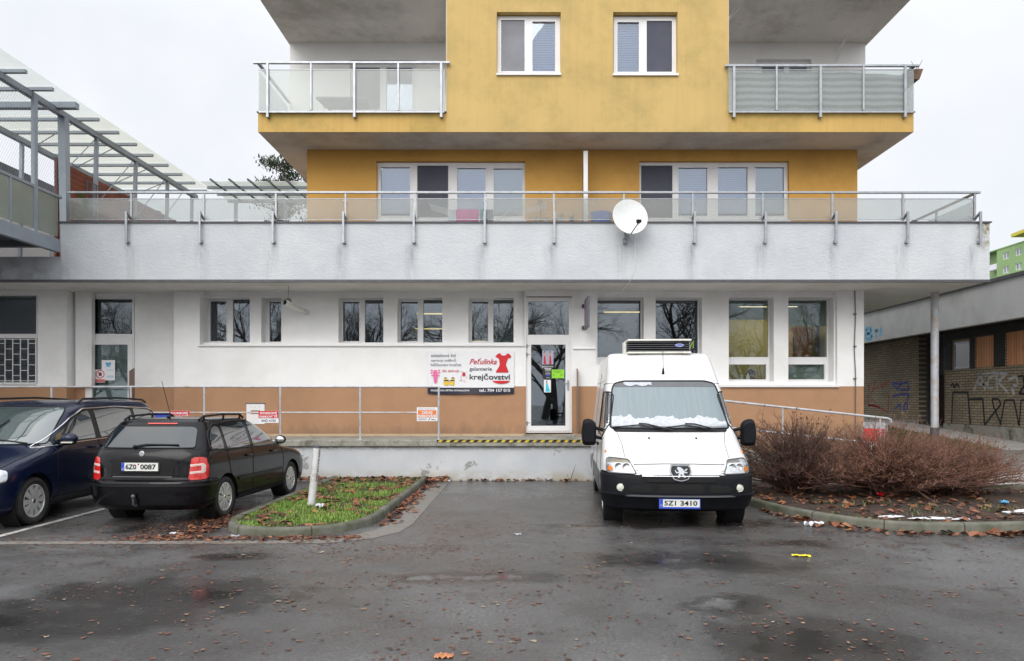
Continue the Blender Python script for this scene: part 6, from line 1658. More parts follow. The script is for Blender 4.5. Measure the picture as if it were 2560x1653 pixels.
bush('pale brown bare bush spreading low at the right end of the bed', 7.25, 12.15, .10, 1.15, .86, 340, 3, 'twig', (.2,0))

# ------------------------------------------------------------------ bollard, advertising stand, litter
t = thing('bollard', 'scuffed white metal bollard leaning on the grass island', 'bollard', (-3.25, 10.93, .07))
mb = MB(); a, b = Vector((-3.25,10.93,.05)), Vector((-3.155,10.93,.97)); mb.tube([a,b], .058, 20); obj('post', mb, MAT['bollard'], t, smooth=40)
mb = MB(); mb.tube([b-(b-a)*.0, b+(b-a)*.035], [.062,.058], 20); obj('cap', mb, MAT['dark_steel'], t, smooth=40)
mb = MB()
for i in range(14):
    c = a.lerp(b, .45+.04*i)+Vector((.045+.012*random.random(),-.035,random.uniform(-.01,.01))); mb.ball(c, .014, 6, .7, .7, 1.1)
obj('scuff', mb, M('scuffed_primer', (.12,.12,.13), .7), t, merge=False)
AS = thing('advertising_stand', 'small red and white folding advertising stand at the foot of the ramp', 'sign', (7.98, 16.0, .28), rz=math.radians(-48), local=True)
def quadbox(mb, p, th):                      # p four corners, thickness along -y
    v = [Vector(x) for x in p]; off = Vector((0,th,0)); mb.add(v+[x+off for x in v], [(0,1,2,3),(7,6,5,4),(0,4,5,1),(1,5,6,2),(2,6,7,3),(3,7,4,0)])
mb = MB(); quadbox(mb, [(-.25,-.24,.06),(.25,-.24,.06),(.25,-.02,.92),(-.25,-.02,.92)], .02); obj('front_board', mb, MAT['grey_cloth'], AS)
mb = MB(); quadbox(mb, [(-.23,-.240,.08),(.23,-.240,.08),(.23,-.060,.78),(-.23,-.060,.78)], .01); obj('red_field', mb, MAT['red'], AS)
mb = MB(); quadbox(mb, [(-.1,-.20,.30),(.08,-.195,.28),(.12,-.155,.46),(-.06,-.145,.50)], .005); obj('picture_print', mb, MAT['white_print'], AS)
for x in (-.24,.24):
    mb = MB(); mb.bar((x,.24,.0),(x,.0,.92), .03); mb.bar((x,-.25,0),(x,-.235,.07), .03); obj('leg', mb, MAT['rail_paint'], AS)
mb = MB(); mb.bar((.24,-.18,.3),(.24,.17,.3), .015); obj('stay', mb, MAT['rail_paint'], AS)
def crumple(name, label, cat, x, y, z, lx, ly, h, m, seed, rz_=0):
    r_ = random.Random(seed); b = MB(); c, s = math.cos(rz_), math.sin(rz_)
    nx, ny = 9, 6; hh = [[h*r_.random() for _ in range(nx+1)] for _ in range(ny+1)]
    def fn(u, v):
        i, j = round(u*nx), round(v*ny)
        px_, py_ = (u-.5)*lx*(1-.35*abs(v-.5)*r_.random()), (v-.5)*ly*(1-.3*r_.random())
        return (x+px_*c-py_*s, y+px_*s+py_*c, z+.004+hh[j][i])
    b.grid(fn, nx, ny); return tag(obj(name, b, MAT[m], smooth=35), label, cat)
crumple('wrapper', 'bright yellow wrapper lying on the wet asphalt', 'litter', 3.06, 7.75, 0, .20, .085, .018, 'yellow_wrapper', 1, -.15)
crumple('paper_scrap', 'crumpled white paper by the right kerb', 'litter', 3.97, 9.62, 0, .26, .13, .06, 'paper_white', 2, -.1)
crumple('paper_scrap', 'crumpled white plastic scrap in the grass at the bollard foot', 'litter', -3.02, 10.6, .10, .12, .10, .06, 'paper_white', 3)
crumple('paper_scrap', 'white scrap lying on the asphalt behind the black car', 'litter', -4.42, 9.05, 0, .15, .05, .02, 'paper_white', 4)
crumple('paper_scrap', 'white crumpled tissue beside the rounded end of the grass kerb', 'litter', -3.55, 8.78, 0, .10, .07, .04, 'paper_white', 5)
crumple('paper_scrap', 'tiny white scrap on the open asphalt left of the van', 'litter', -.05, 8.98, 0, .09, .04, .015, 'paper_white', 6)
crumple('plastic_scrap', 'pale blue plastic scrap on the right of the planting bed', 'litter', 7.45, 10.95, .11, .12, .09, .05, 'sky_print', 7)
crumple('plastic_scrap', 'red scrap under the middle of the bare bush', 'litter', 5.95, 11.75, .11, .12, .09, .07, 'red', 8)
crumple('leaf_scrap', 'large pale brown leaf lying on the near asphalt', 'litter', -.52, 4.72, 0, .13, .09, .02, 'board_wood', 9)
crumple('paper_scrap', 'white scrap at the foot of the dock wall by the grass', 'litter', -1.55, 14.7, 0, .14, .09, .05, 'paper_white', 10)
t = thing('weed', 'dry weed growing at the dock wall foot beside the van', 'plant', (1.02, 14.85, 0))
mb = MB(); mb.tube([(1.02,14.85,0),(1.05,14.83,.12),(1.13,14.82,.36)], [.008,.006,.003], 5); mb.tube([(1.0,14.85,0),(.95,14.83,.15)], [.007,.003], 5); mb.tube([(1.03,14.85,.05),(.9,14.8,.03)], .005, 4); obj('stem', mb, MAT['twig_dark'], t, merge=False)
# ------------------------------------------------------------------ vehicles
def pchip(keys, z):
    """monotone cubic through rows (z, a, b, ...)"""
    zs = [k[0] for k in keys]; n = len(zs)
    if z <= zs[0]: return list(keys[0][1:])
    if z >= zs[-1]: return list(keys[-1][1:])
    i = max(k for k in range(n-1) if zs[k] <= z)
    out = []
    for c in range(1, len(keys[0])):
        v = [k[c] for k in keys]; h = [zs[k+1]-zs[k] for k in range(n-1)]; d = [(v[k+1]-v[k])/h[k] for k in range(n-1)]
        def m(k):
            if k == 0: return d[0]
            if k == n-1: return d[-1]
            if d[k-1]*d[k] <= 0: return 0
            w1, w2 = 2*h[k]+h[k-1], h[k]+2*h[k-1]
            return (w1+w2)/(w1/d[k-1]+w2/d[k])
        t = (z-zs[i])/h[i]
        out.append((2*t**3-3*t*t+1)*v[i]+(t**3-2*t*t+t)*h[i]*m(i)+(-2*t**3+3*t*t)*v[i+1]+(t**3-t*t)*h[i]*m(i+1))
    return out

class Car:
    """body made of stacked rounded slices: keys (z, x_rear, x_front, half_width, rear_round, front_round)"""
    def __init__(s, keys, p=2.6, wx_=None):
        s.keys = keys; s.p = p; s.wx = wx_ or (lambda x, z: 1.0)
    def sl(s, z): return pchip(s.keys, z)
    def hw(s, x, z):
        xr, xf, w, lr, lf = s.sl(z); w = w*s.wx(x, z)
        if x > xf-lf:
            t = min(1, (x-xf+lf)/lf); return w*(1-t**s.p)**(1/s.p)
        if x < xr+lr:
            t = min(1, (xr+lr-x)/lr); return w*(1-t**s.p)**(1/s.p)
        return w
    def front(s, y, z):
        xr, xf, w, lr, lf = s.sl(z); w *= s.wx(xf-lf, z); t = min(1, abs(y)/w); return xf-lf+lf*(1-t**s.p)**(1/s.p)
    def rear(s, y, z):
        xr, xf, w, lr, lf = s.sl(z); w *= s.wx(xr+lr, z); t = min(1, abs(y)/w); return xr+lr-lr*(1-t**s.p)**(1/s.p)
    def ring(s, z, na=14, ns=30):
        xr, xf, w, lr, lf = s.sl(z); pts = []
        for i in range(na+1):                     # front right (y<0) corner from nose to side ... go y>0 side first
            a = PI/2*i/na; c, sn = math.cos(a), math.sin(a)
            x = xf-lf+lf*c**(2/s.p); pts.append((x, w*s.wx(xf-lf, z)*sn**(2/s.p)))
        for i in range(1, ns):
            x = (xf-lf)+((xr+lr)-(xf-lf))*i/ns; pts.append((x, w*s.wx(x, z)))
        for i in range(na+1):
            a = PI/2*(1-i/na); c, sn = math.cos(a), math.sin(a)
            x = xr+lr-lr*c**(2/s.p); pts.append((x, w*s.wx(xr+lr, z)*max(0,sn)**(2/s.p)))
        half = pts; return half + [(x, -y) for x, y in reversed(half[1:-1])]
    def body(s, zs, wheels, ar, inner):
        b = MB(); rings = [s.ring(z) for z in zs]; n = len(rings[0])
        vs = [(x, y, z) for r, z in zip(rings, zs) for x, y in r]
        fs = []
        for k in range(len(zs)-1):
            for i in range(n): fs.append((k*n+i, k*n+(i+1)%n, (k+1)*n+(i+1)%n, (k+1)*n+i))
        vs += [(sum(x for x, y in rings[0])/n, 0, zs[0]), (sum(x for x, y in rings[-1])/n, 0, zs[-1]+.012)]
        a0, a1 = len(vs)-2, len(vs)-1; t = (len(zs)-1)*n
        for i in range(n): fs.append((a0, (i+1)%n, i)); fs.append((a1, t+i, t+(i+1)%n))
        b.add(vs, fs)
        me = to_mesh('body', b)
        o = bpy.data.objects.new('cut', me); COL.objects.link(o)
        cuts = []
        for wx0, wz0 in wheels:
            for sg in (1, -1):
                c = MB(); c.lathe([(0,inner*sg),(ar,inner*sg),(ar,1.4*sg),(0,1.4*sg)], (wx0,0,wz0), 'y', 40)
                cm = to_mesh('c', c); bmm = bmesh.new(); bmm.from_mesh(cm); bmesh.ops.recalc_face_normals(bmm, faces=bmm.faces); bmm.to_mesh(cm); bmm.free()
                co = bpy.data.objects.new('c', cm); COL.objects.link(co); cuts.append(co)
                md = o.modifiers.new('b', 'BOOLEAN'); md.operation = 'DIFFERENCE'; md.object = co; md.solver = 'EXACT'
        bpy.context.view_layer.update()
        m2 = bpy.data.meshes.new_from_object(o.evaluated_get(bpy.context.evaluated_depsgraph_get())); m2.name = 'body'
        for c in cuts+[o]: bpy.data.objects.remove(c)
        m2.materials.clear(); m2.shade_smooth(); m2.set_sharp_from_angle(angle=math.radians(28))
        return m2
    # mappings of drawn outlines onto the skin
    def side(s, sg, off): return lambda x, z: (x, sg*(s.hw(x, z)+off), z)
    def fmap(s, off): return lambda y, z: (s.front(y, z)+off, y, z)
    def rmap(s, off): return lambda y, z: (s.rear(y, z)-off, y, z)
def round_poly(pts, r, n=4):
    out = []; k = len(pts)
    for i in range(k):
        p0, p1, p2 = Vector(pts[i-1]), Vector(pts[i]), Vector(pts[(i+1)%k])
        a = (p0-p1); b = (p2-p1); rr_ = min(r, a.length*.45, b.length*.45)
        s, e = p1+a.normalized()*rr_, p1+b.normalized()*rr_
        for j in range(n+1):
            t = j/n; out.append((s*(1-t)**2+p1*2*t*(1-t)+e*t*t)[:])
    return out
def patch(pts, fn, rows=16, cols=24, r=.03, flip=False):
    """fill a row-convex outline with a grid and lay it on a skin"""
    P = round_poly(pts, r) if r else pts
    z0, z1 = min(p[1] for p in P), max(p[1] for p in P); b = MB(); vs = []
    for j in range(rows+1):
        z = z0+(z1-z0)*(j+ (1e-4 if j == 0 else (-1e-4 if j == rows else 0)))/rows
        xs = []
        for i in range(len(P)):
            a, c = P[i], P[(i+1)%len(P)]
            if (a[1]-z)*(c[1]-z) <= 0 and a[1] != c[1]: xs.append(a[0]+(c[0]-a[0])*(z-a[1])/(c[1]-a[1]))
        xa, xb = (min(xs), max(xs)) if xs else (P[0][0], P[0][0])
        for i in range(cols+1): vs.append(fn(xa+(xb-xa)*i/cols, z))
    fs = [(j*(cols+1)+i, j*(cols+1)+i+1, (j+1)*(cols+1)+i+1, (j+1)*(cols+1)+i) for j in range(rows) for i in range(cols)]
    b.add(vs, fs); return b
def outline(pts, fn, r, w=.01, n=6, closed=True):
    P = round_poly(pts, r) if (r and closed) else pts
    full = []
    k = len(P)
    for i in range(k if closed else k-1):
        a, c = P[i], P[(i+1)%k]
        m = max(1, int(math.dist(a, c)/.05))
        for j in range(m): full.append(fn(a[0]+(c[0]-a[0])*j/m, a[1]+(c[1]-a[1])*j/m))
    full.append(full[0] if closed else fn(*P[-1]))
    b = MB(); b.tube(full, w, n, cap=False); return b
def wheel(root, x, y, r, w, sg, style, spokes, rimm='alloy'):
    """sg +1: outer face towards +y"""
    wv = bpy.data.objects.new('wheel', None)
    b = MB(); ri = r*.70
    prof = [(ri, -w/2), (r*.86,-w/2), (r*.97,-w*.42), (r, -w*.3), (r, w*.3), (r*.97, w*.42), (r*.86, w/2), (ri+.01, w*.46), (ri, w*.40), (ri*.97, 0)]
    b.lathe(prof, (0,0,0), 'y', 40)
    t = obj('wheel', b, MAT['rubber'], root, smooth=35, origin=None)
    t.location = (x, y, r)
    if sg < 0: t.rotation_euler = (0,0,PI)
    ORG[t.name] = (0,0,0)
    b = MB(); b.lathe([(0,w*.10),(ri,w*.10),(ri,w*.12)], (0,0,0), 'y', 30); obj('brake_disc', b, MAT['wellblack'], t, smooth=40)
    b = MB(); b.lathe([(ri*1.005,w*.20),(ri*1.0,w*.42),(ri*.93,w*.44),(ri*.90,w*.36),(ri*.90,w*.2)], (0,0,0), 'y', 40); b.lathe([(0,w*.40),(ri*.16,w*.40),(ri*.2,w*.34),(ri*.2,w*.2)], (0,0,0), 'y', 24)
    for k in range(spokes):
        a = 2*PI*k/spokes
        if style == 'pair': offs = (-.09, .09)
        else: offs = (0,)
        for o_ in offs:
            a0, a1 = a+o_*.6, a+o_*1.6
            hw0, hw1 = (ri*.09, ri*.17) if style == 'wide' else (ri*.055, ri*.08)
            def P(rr_, aa, dd, yy): return (rr_*math.cos(aa)-dd*math.sin(aa), yy, rr_*math.sin(aa)+dd*math.cos(aa))
            r0, r1 = ri*.14, ri*.92
            v = [P(r0,a0,-hw0,w*.40),P(r0,a0,hw0,w*.40),P(r1,a1,hw1,w*.41),P(r1,a1,-hw1,w*.41),P(r0,a0,-hw0,w*.22),P(r0,a0,hw0,w*.22),P(r1,a1,hw1,w*.22),P(r1,a1,-hw1,w*.22)]
            b.add(v, [(0,1,2,3),(0,4,5,1),(1,5,6,2),(3,2,6,7),(0,3,7,4)])
    obj('rim', b, MAT[rimm], t, smooth=30, merge=False)
    b = MB(); b.lathe([(0,w*.425),(ri*.13,w*.425),(ri*.14,w*.40)], (0,0,0), 'y', 16); obj('hub_cap', b, MAT['chrome'], t)
    return t
def well(root, x, ar, inner, z, w):
    for sg in (1, -1):
        b = MB(); b.lathe([(0,inner*sg+.004*sg),(ar-.004,inner*sg+.004*sg),(ar-.004,(w-.03)*sg)], (x,0,z), 'y', 40)
        obj('wheel_arch', b, MAT['wellblack'], root, smooth=40)
def plate(root, s, xpos, y, z, w, h, facing, red_dot=None):
    """registration plate; facing -1: seen from -x side (rear), +1: from +x (front)"""
    sg = facing
    def tr(a, yy, c):   # sign plane (a right, c up as seen by the reader)
        return (xpos+sg*(.01-yy), y+(a if sg > 0 else -a), z+c)
    # reader looking along -x at a front plate sees +y to the right
    b = MB()
    q = lambda a0,a1,c0,c1,yy: [tr(a0,yy,c0),tr(a1,yy,c0),tr(a1,yy,c1),tr(a0,yy,c1)]
    b.add(q(-w/2,w/2,-h/2,h/2,0)+q(-w/2,w/2,-h/2,h/2,.02), [(0,1,2,3),(7,6,5,4),(0,4,5,1),(1,5,6,2),(2,6,7,3),(3,7,4,0)])
    p = obj('number_plate', b, MAT['plate'], root)
    b = MB(); b.add(q(-w/2+.003,-w/2+w*.085,-h/2+.003,h/2-.003,-.002), [(0,1,2,3)]); obj('blue_band', b, MAT['blue_print'], p)
    b = MB(); b.add(q(-w/2-.008,w/2+.008,-h/2-.022,-h/2+.001,-.003), [(0,1,2,3)]); b.add(q(-w/2-.008,w/2+.008,h/2-.001,h/2+.006,-.003), [(0,1,2,3)]); b.add(q(-w/2-.008,-w/2+.001,-h/2,h/2,-.003), [(0,1,2,3)]); b.add(q(w/2-.001,w/2+.008,-h/2,h/2,-.003), [(0,1,2,3)]); obj('holder', b, MAT['blue_print'] if sg > 0 else MAT['satin_black'], p, merge=False)
    a, c = s.split(' ')
    for st, u0, u1 in ((a, .12, .41), (c, .52, .94)):
        obj('lettering', text_mb(st, -w/2+w*u0, -w/2+w*u1, -h*.28, 0, h*.30, bold=.02, fn=lambda x_, y_, z_: tr(x_, -.004, z_)), MAT['satin_black'], p)
    obj('lettering', text_mb('CZ', -w/2+w*.018, -w/2+w*.072, -h*.36, 0, -h*.18, fn=lambda x_, y_, z_: tr(x_, -.004, z_)), MAT['white_print'], p)
    if red_dot:
        b = MB(); b.add([tr(-w/2+w*.465+.012*math.cos(k*PI/5), -.004, .035+.012*math.sin(k*PI/5)) for k in range(10)], [tuple(range(10))]); obj('round_sticker', b, MAT['red'], p)
    return p
def dense(keys, n):
    zs = []
    for a, b in zip(keys[:-1], keys[1:]):
        m = max(1, int(n*(b[0]-a[0]) + 1 + 9*abs(b[2]-a[2]) + 9*abs(b[1]-a[1])))
        zs += [a[0]+(b[0]-a[0])*i/m for i in range(m)]
    return zs+[keys[-1][0]]

# ================================================================== white van
VAN = thing('van', 'white high-roof delivery van with roof cooling unit and snowy windscreen', 'van', (2.25, 11.85, 0), math.atan2(-5.1, -.32), local=True)
vk = [(.24,-2.50,2.44,.93,.12,.45),(.30,-2.55,2.50,.98,.12,.50),(.55,-2.56,2.55,1.00,.12,.52),(.74,-2.56,2.52,1.00,.12,.52),(.80,-2.56,2.49,1.00,.12,.52),(.88,-2.56,2.44,.995,.12,.5),(.95,-2.56,2.30,.99,.12,.48),(1.05,-2.56,2.10,.985,.12,.46),(1.16,-2.56,1.90,.975,.12,.42),(1.27,-2.56,1.72,.965,.12,.38),
      (1.34,-2.56,1.64,.955,.12,.36),(1.60,-2.555,1.38,.925,.12,.34),(1.90,-2.545,1.09,.890,.12,.32),(2.04,-2.54,.96,.872,.12,.32),(2.12,-2.535,.87,.862,.12,.33),(2.30,-2.52,.62,.838,.12,.28),(2.40,-2.50,.46,.822,.14,.24),(2.445,-2.47,.37,.805,.16,.20),(2.466,-2.43,.30,.775,.18,.18),(2.476,-2.38,.22,.725,.18,.16)]
van = Car(vk, 2.7)
me = van.body(dense(vk, 16), [(1.62,.34),(-1.58,.34)], .40, .70); me.materials.append(MAT['white_paint'])
o = bpy.data.objects.new('body', me); COL.objects.link(o); o.parent = VAN
def vp(name, mb, m, parent=None, smooth=40, **k): return obj(name, mb, MAT[m] if isinstance(m, str) else m, parent or VAN, smooth=smooth, **k)
well(VAN, 1.62, .40, .70, .34, 1.0); well(VAN, -1.58, .40, .70, .34, 1.0)
for x in (1.62, -1.58):
    for sg in (1,-1): wheel(VAN, x, sg*.885, .335, .20, sg, 'wide', 8)
# black bumper laid over the lower front, wrapping to the wheel arches
def bumper(car, zs, x_end, off, m, root, name='bumper', front=True, n=26):
    b = MB(); rows = []
    for z, o_ in zs:
        xr, xf, w, lr, lf = car.sl(z); row = []
        for sg in (1,-1):
            half = []
            if front:
                for i in range(7): x = x_end+(xf-lf-x_end)*i/7; half.append((x, sg*(w+o_)))
                for i in range(n+1):
                    a = PI/2*(1-i/n); half.append((xf-lf+(lf+o_)*max(0,math.cos(a))**(2/car.p), sg*(w+o_)*math.sin(a)**(2/car.p)))
            else:
                for i in range(7): x = x_end+(xr+lr-x_end)*i/7; half.append((x, sg*(w+o_)))
                for i in range(n+1):
                    a = PI/2*(1-i/n); half.append((xr+lr-(lr+o_)*max(0,math.cos(a))**(2/car.p), sg*(w+o_)*math.sin(a)**(2/car.p)))
            row += half if sg > 0 else list(reversed(half))[1:]
        rows.append([(x,y,z) for x,y in row])
    k = len(rows[0]); vs = [p for r in rows for p in r]
    b.add(vs, [(j*k+i, j*k+i+1, (j+1)*k+i+1, (j+1)*k+i) for j in range(len(rows)-1) for i in range(k-1)])
    return obj(name, b, MAT[m], root, smooth=32)
BU_ = bumper(van, [(.22,-.06),(.235,.01),(.27,.03),(.44,.04),(.455,.055),(.475,.058),(.485,.03),(.62,.028),(.70,.03),(.735,.03),(.75,.02),(.755,-.05)], 2.03, 0, 'black_plastic', VAN)
for sg in (1,-1):     # bumper end up to the wing
    vp('bumper_corner', patch([(2.03,.60),(2.48,.66),(2.55,.80),(2.50,.835),(2.30,.80),(2.03,.79)], van.side(sg, .014), 8, 14, .02), 'black_plastic')
FR = van.fmap
vp('bumper_slot', patch([(-.30,.50),(.30,.50),(.28,.64),(-.28,.64)], FR(.034), 6, 14, .02), 'wellblack', BU_)
for sg in (1,-1): vp('bumper_slot', patch([(sg*.36,.51),(sg*.66,.51),(sg*.68,.60),(sg*.38,.63)], FR(.034), 6, 10, .02), 'wellblack', BU_)
vp('lower_lip', patch([(-.72,.452),(.72,.452),(.72,.478),(-.72,.478)], FR(.062), 3, 24, .01), 'grey_trim', BU_)
for sg in (1,-1):
    y = sg*.775; x = van.front(y,.575)+.036; b = MB(); b.lathe([(0,.018),(.035,.014),(.048,0),(.055,.006),(.058,-.01)], (x,y,.575), 'x', 20); vp('fog_lamp', b, 'fog_lens')
# grille: white bar with badge over a dark slot
vp('grille', patch([(-.50,.735),(.50,.735),(.44,.665),(-.44,.665)], FR(.045), 6, 20, .02), 'wellblack')
vp('grille_bar', patch([(-.52,.755),(.52,.755),(.57,.875),(-.57,.875)], FR(.024), 8, 24, .025), 'white_paint')
vp('grille_edge', outline([(-.50,.742),(.50,.742)], FR(.05), 0, .008, closed=False), 'chrome')
b = patch([(-.115,.875),(.115,.875),(.125,.80),(.085,.715),(0,.695),(-.085,.715),(-.125,.80)], FR(.050), 10, 10, .015); bd = vp('badge', b, 'satin_black')
vp('badge_rim', outline([(-.125,.885),(.125,.885),(.135,.80),(.09,.705),(0,.683),(-.09,.705),(-.135,.80)], FR(.052), .015, .007), 'steel', bd)
# rearing silver lion emblem
lion = [[(-.01,.855),(.03,.865),(.05,.845),(.03,.82),(.0,.815),(-.03,.835)],[(-.03,.84),(.03,.82),(.02,.775),(-.03,.765),(-.055,.80)],[(-.05,.825),(-.085,.845),(-.09,.83),(-.055,.805)],[(-.05,.80),(-.085,.80),(-.085,.785),(-.05,.785)],[(-.03,.775),(-.06,.735),(-.045,.725),(-.01,.765)],[(.0,.775),(.02,.73),(.04,.725),(.03,.775)],[(.02,.79),(.06,.78),(.075,.82),(.065,.825),(.052,.795),(.025,.805)]]
b = MB()
for q in lion:
    pts = [FR(.058)(-u, v) for u, v in q]; b.add(pts, [tuple(range(len(pts)))])
vp('lion_emblem', b, 'steel', bd, merge=False)
# headlights
for sg in (1,-1):
    hl = vp('headlight', patch([(sg*.575,.765),(sg*.93,.765),(sg*.955,.80),(sg*.945,.945),(sg*.88,.955),(sg*.66,.94)], FR(.012), 12, 20, .03), 'clear_lens')
    vp('lens_rim', outline([(sg*.575,.765),(sg*.93,.765),(sg*.955,.80),(sg*.945,.945),(sg*.88,.955),(sg*.66,.94)], FR(.014), .03, .009), 'grey_trim', hl)
    for cy in (.70,.80):
        y = sg*cy; x = van.front(y,.86)+.006; b = MB(); b.lathe([(0,-.0),(.03,.012),(.046,.02),(.052,.016)], (x,y,.855), 'x', 20); vp('reflector', b, 'chrome', hl)
    vp('indicator', patch([(sg*.875,.785),(sg*.935,.79),(sg*.935,.86),(sg*.88,.84)], FR(.018), 5, 6, .012), 'amber', hl)
# windscreen, snow, wipers
wsc = [(-.86,1.335),(.86,1.335),(.80,1.90),(.765,2.00),(.62,2.035),(-.62,2.035),(-.765,2.00),(-.80,1.90)]
ws = vp('windscreen', patch(wsc, FR(.006), 26, 36, .05), 'misted_glass')
vp('windscreen_seal', outline(wsc, FR(.008), .05, .013), 'satin_black', ws)
vp('tint_band', patch([(-.775,1.945),(.775,1.945),(.75,1.995),(.62,2.025),(-.62,2.025),(-.75,1.995)], FR(.009), 6, 30, .02), 'grey_trim', ws)
rs = random.Random(9)
b = MB(); prof_ = [.13+.02*math.sin(i*.45)+.012*math.sin(i*1.3)+.03*rs.random()*(i%3 == 0) for i in range(41)]
def snowf(u, v):
    y = -.83+1.66*u; h = prof_[min(40,int(u*40))]*(1-.45*max(0,(u-.75)*4)**2 if u > .75 else 1)
    z = 1.365+h*v*.95
    return (van.front(y, z)+.010+.028*math.sin(PI*min(1,v*1.02))*(.7+.3*rs.random()), y, z)
b.grid(snowf, 60, 9); vp('snow', b, 'screen_snow', ws)
b = MB(); b.grid(lambda u, v: (van.front(-.62+.42*u, 1.985+.035*v-.028*abs(math.sin(7*u))*(1-v))+.012+.01*rs.random(), -.62+.42*u, 1.985+.035*v-.028*abs(math.sin(7*u))*(1-v)), 16, 3); vp('ice_rim', b, 'old_ice', ws)
vp('scuttle', patch([(-.80,1.285),(.80,1.285),(.83,1.345),(-.83,1.345)], FR(.010), 4, 24, .015), 'satin_black')
for y0, y1, y2 in ((-.80,.05,-.02),(-.02,.62,.60)):     # arm foot, blade ends
    pass
for (fy, ay, by_) in ((-.10,-.84,-.06),(.55,-.10,.52)):
    b = MB(); f0 = FR(.055)
    b.tube([f0(fy+.12,1.315), f0((fy+ay)/2+.12,1.40), f0((ay+by_)/2,1.405)], .011, 6); b.tube([f0(ay,1.345), f0((ay+by_)/2,1.385), f0(by_,1.335)], .010, 6); vp('wiper', b, 'satin_black')
# bonnet seams and washer jets
b = outline([(-.70,.96),(-.715,1.12),(-.77,1.285)], FR(.001), 0, .004, closed=False); vp('bonnet_seam', b, 'grey_trim')
b = outline([(.70,.96),(.715,1.12),(.77,1.285)], FR(.001), 0, .004, closed=False); vp('bonnet_seam', b, 'grey_trim')
b = outline([(-.60,.885),(-.2,.895),(.2,.895),(.60,.885)], FR(.006), 0, .006, closed=False); vp('bonnet_seam', b, 'grey_trim')
for y in (-.33,.33): b = MB(); b.ball((van.front(y,1.20)+.006,y,1.205), .016, 8); vp('washer_jet', b, 'satin_black')
# sides
for sg in (1,-1):
    sd_ = van.side(sg, .005)
    sw = [(.42,1.22),(1.50,1.22),(1.44,1.40),(1.06,1.82),(.98,1.87),(.42,1.87)]
    g_ = vp('side_window', patch(sw, sd_, 14, 16, .04), 'tinted_glass'); vp('window_seal', outline(sw, van.side(sg,.007), .04, .010), 'satin_black', g_)
    vp('lower_trim', patch([(-1.15,.30),(1.20,.30),(1.20,.66),(-1.15,.66)], van.side(sg,.012), 6, 20, .02), 'grey_trim')
    vp('lower_trim', patch([(-2.42,.34),(-2.02,.34),(-2.02,.66),(-2.42,.66)], van.side(sg,.012), 6, 6, .02), 'grey_trim')
    vp('door_seam', outline([(.32,.42),(.32,2.0),(1.0,2.0)], van.side(sg,.002), 0, .005, closed=False), 'grey_trim'); vp('door_seam', outline([(1.52,.74),(1.56,1.20)], van.side(sg,.002), 0, .005, closed=False), 'grey_trim')
    for z in (1.62, 2.06): vp('pressing_line', outline([(-2.4,z),(.15,z)], van.side(sg,.001), 0, .006, closed=False), 'white_paint')
    vp('pressing_line', outline([(-1.05,.72),(-1.05,2.2)], van.side(sg,.001), 0, .005, closed=False), 'grey_trim')
    b = MB(); b.box(.48,.66,sg*(van.hw(.57,1.05)+.0),sg*(van.hw(.57,1.05)+.035),1.03,1.075); vp('door_handle', b, 'satin_black', bevel=.01)
    b = MB(); b.ball((1.90, sg*(van.hw(1.90,1.02)+.004), 1.02), .03, 10, 1.3, .5, .8); vp('side_indicator', b, 'amber')
    # mirror
    ym = van.hw(1.30,1.30)
    b = MB(); b.tube([(1.38,sg*(ym-.01),1.30),(1.38,sg*(ym+.12),1.33)], .025, 8); b.tube([(1.38,sg*(ym-.01),1.17),(1.38,sg*(ym+.12),1.20)], .025, 8); mi = vp('mirror', b, 'black_plastic', merge=False)
    b = MB(); pts = round_poly([(-.105,-.20),(.10,-.20),(.12,.0),(.09,.19),(-.02,.20),(-.105,.13)] , .06, 5)
    cy = ym+.20
    rows = [(0.0,.72),(.03,.92),(.08,1.0),(.12,.98),(.145,.90)]
    vs = []; k = len(pts)
    for t_, q in rows:
        for a, c in pts: vs.append((1.46-t_, sg*(cy+a*q), 1.27+c*q))
    fs = [(j*k+i, j*k+(i+1)%k, (j+1)*k+(i+1)%k, (j+1)*k+i) for j in range(len(rows)-1) for i in range(k)]+[tuple(range(k)), tuple((len(rows)-1)*k+i for i in range(k))]
    b.add(vs, fs); obj('mirror_housing', b, MAT['black_plastic'], mi, smooth=45)
plate(VAN, '5Z1 3410', van.front(.0,.36)+.05, -.02, .365, .52, .115, 1)
# aerial
b = MB(); xq = van.front(.0,2.14); b.tube([(xq,0,2.14),(xq+.02,0,2.22)], [.022,.012], 8); b.tube([(xq+.02,0,2.22),(xq-.06,0,2.62)], .0045, 5); vp('aerial', b, 'satin_black')
# roof cooler
b = MB(); fx = .44
def rr(w0, w1, x0, x1, z0, z1):
    return [(x0,-w0,z0),(x1,-w1,z0),(x1,w1,z0),(x0,w0,z0),(x0,-w0,z1),(x1,-w1,z1),(x1,w1,z1),(x0,w0,z1)]
ff = [(0,3,2,1),(4,5,6,7),(0,1,5,4),(1,2,6,5),(2,3,7,6),(3,0,4,7)]
b.add(rr(.51,.54,.42,-.25,2.49,2.52), ff); b.add(rr(.51,.54,.44,-.30,2.69,2.72), ff); b.add(rr(.50,.53,-.05,-.30,2.52,2.69), ff)
for sg in (1,-1): b.box(-.28,.12,sg*.50,sg*.54,2.515,2.695)
FU = vp('cooling_unit', b, 'fridge_white', bevel=.012, smooth=30)
b = MB(); b.box(.12,.33,-.49,.49,2.52,2.69); vp('grille_back', b, 'wellblack', FU)
b = MB()
for k in range(5): z = 2.535+.033*k; b.box(.20,.40,-.51,.51,z,z+.008)
vp('grille_slat', b, 'grey_trim', FU, merge=False)
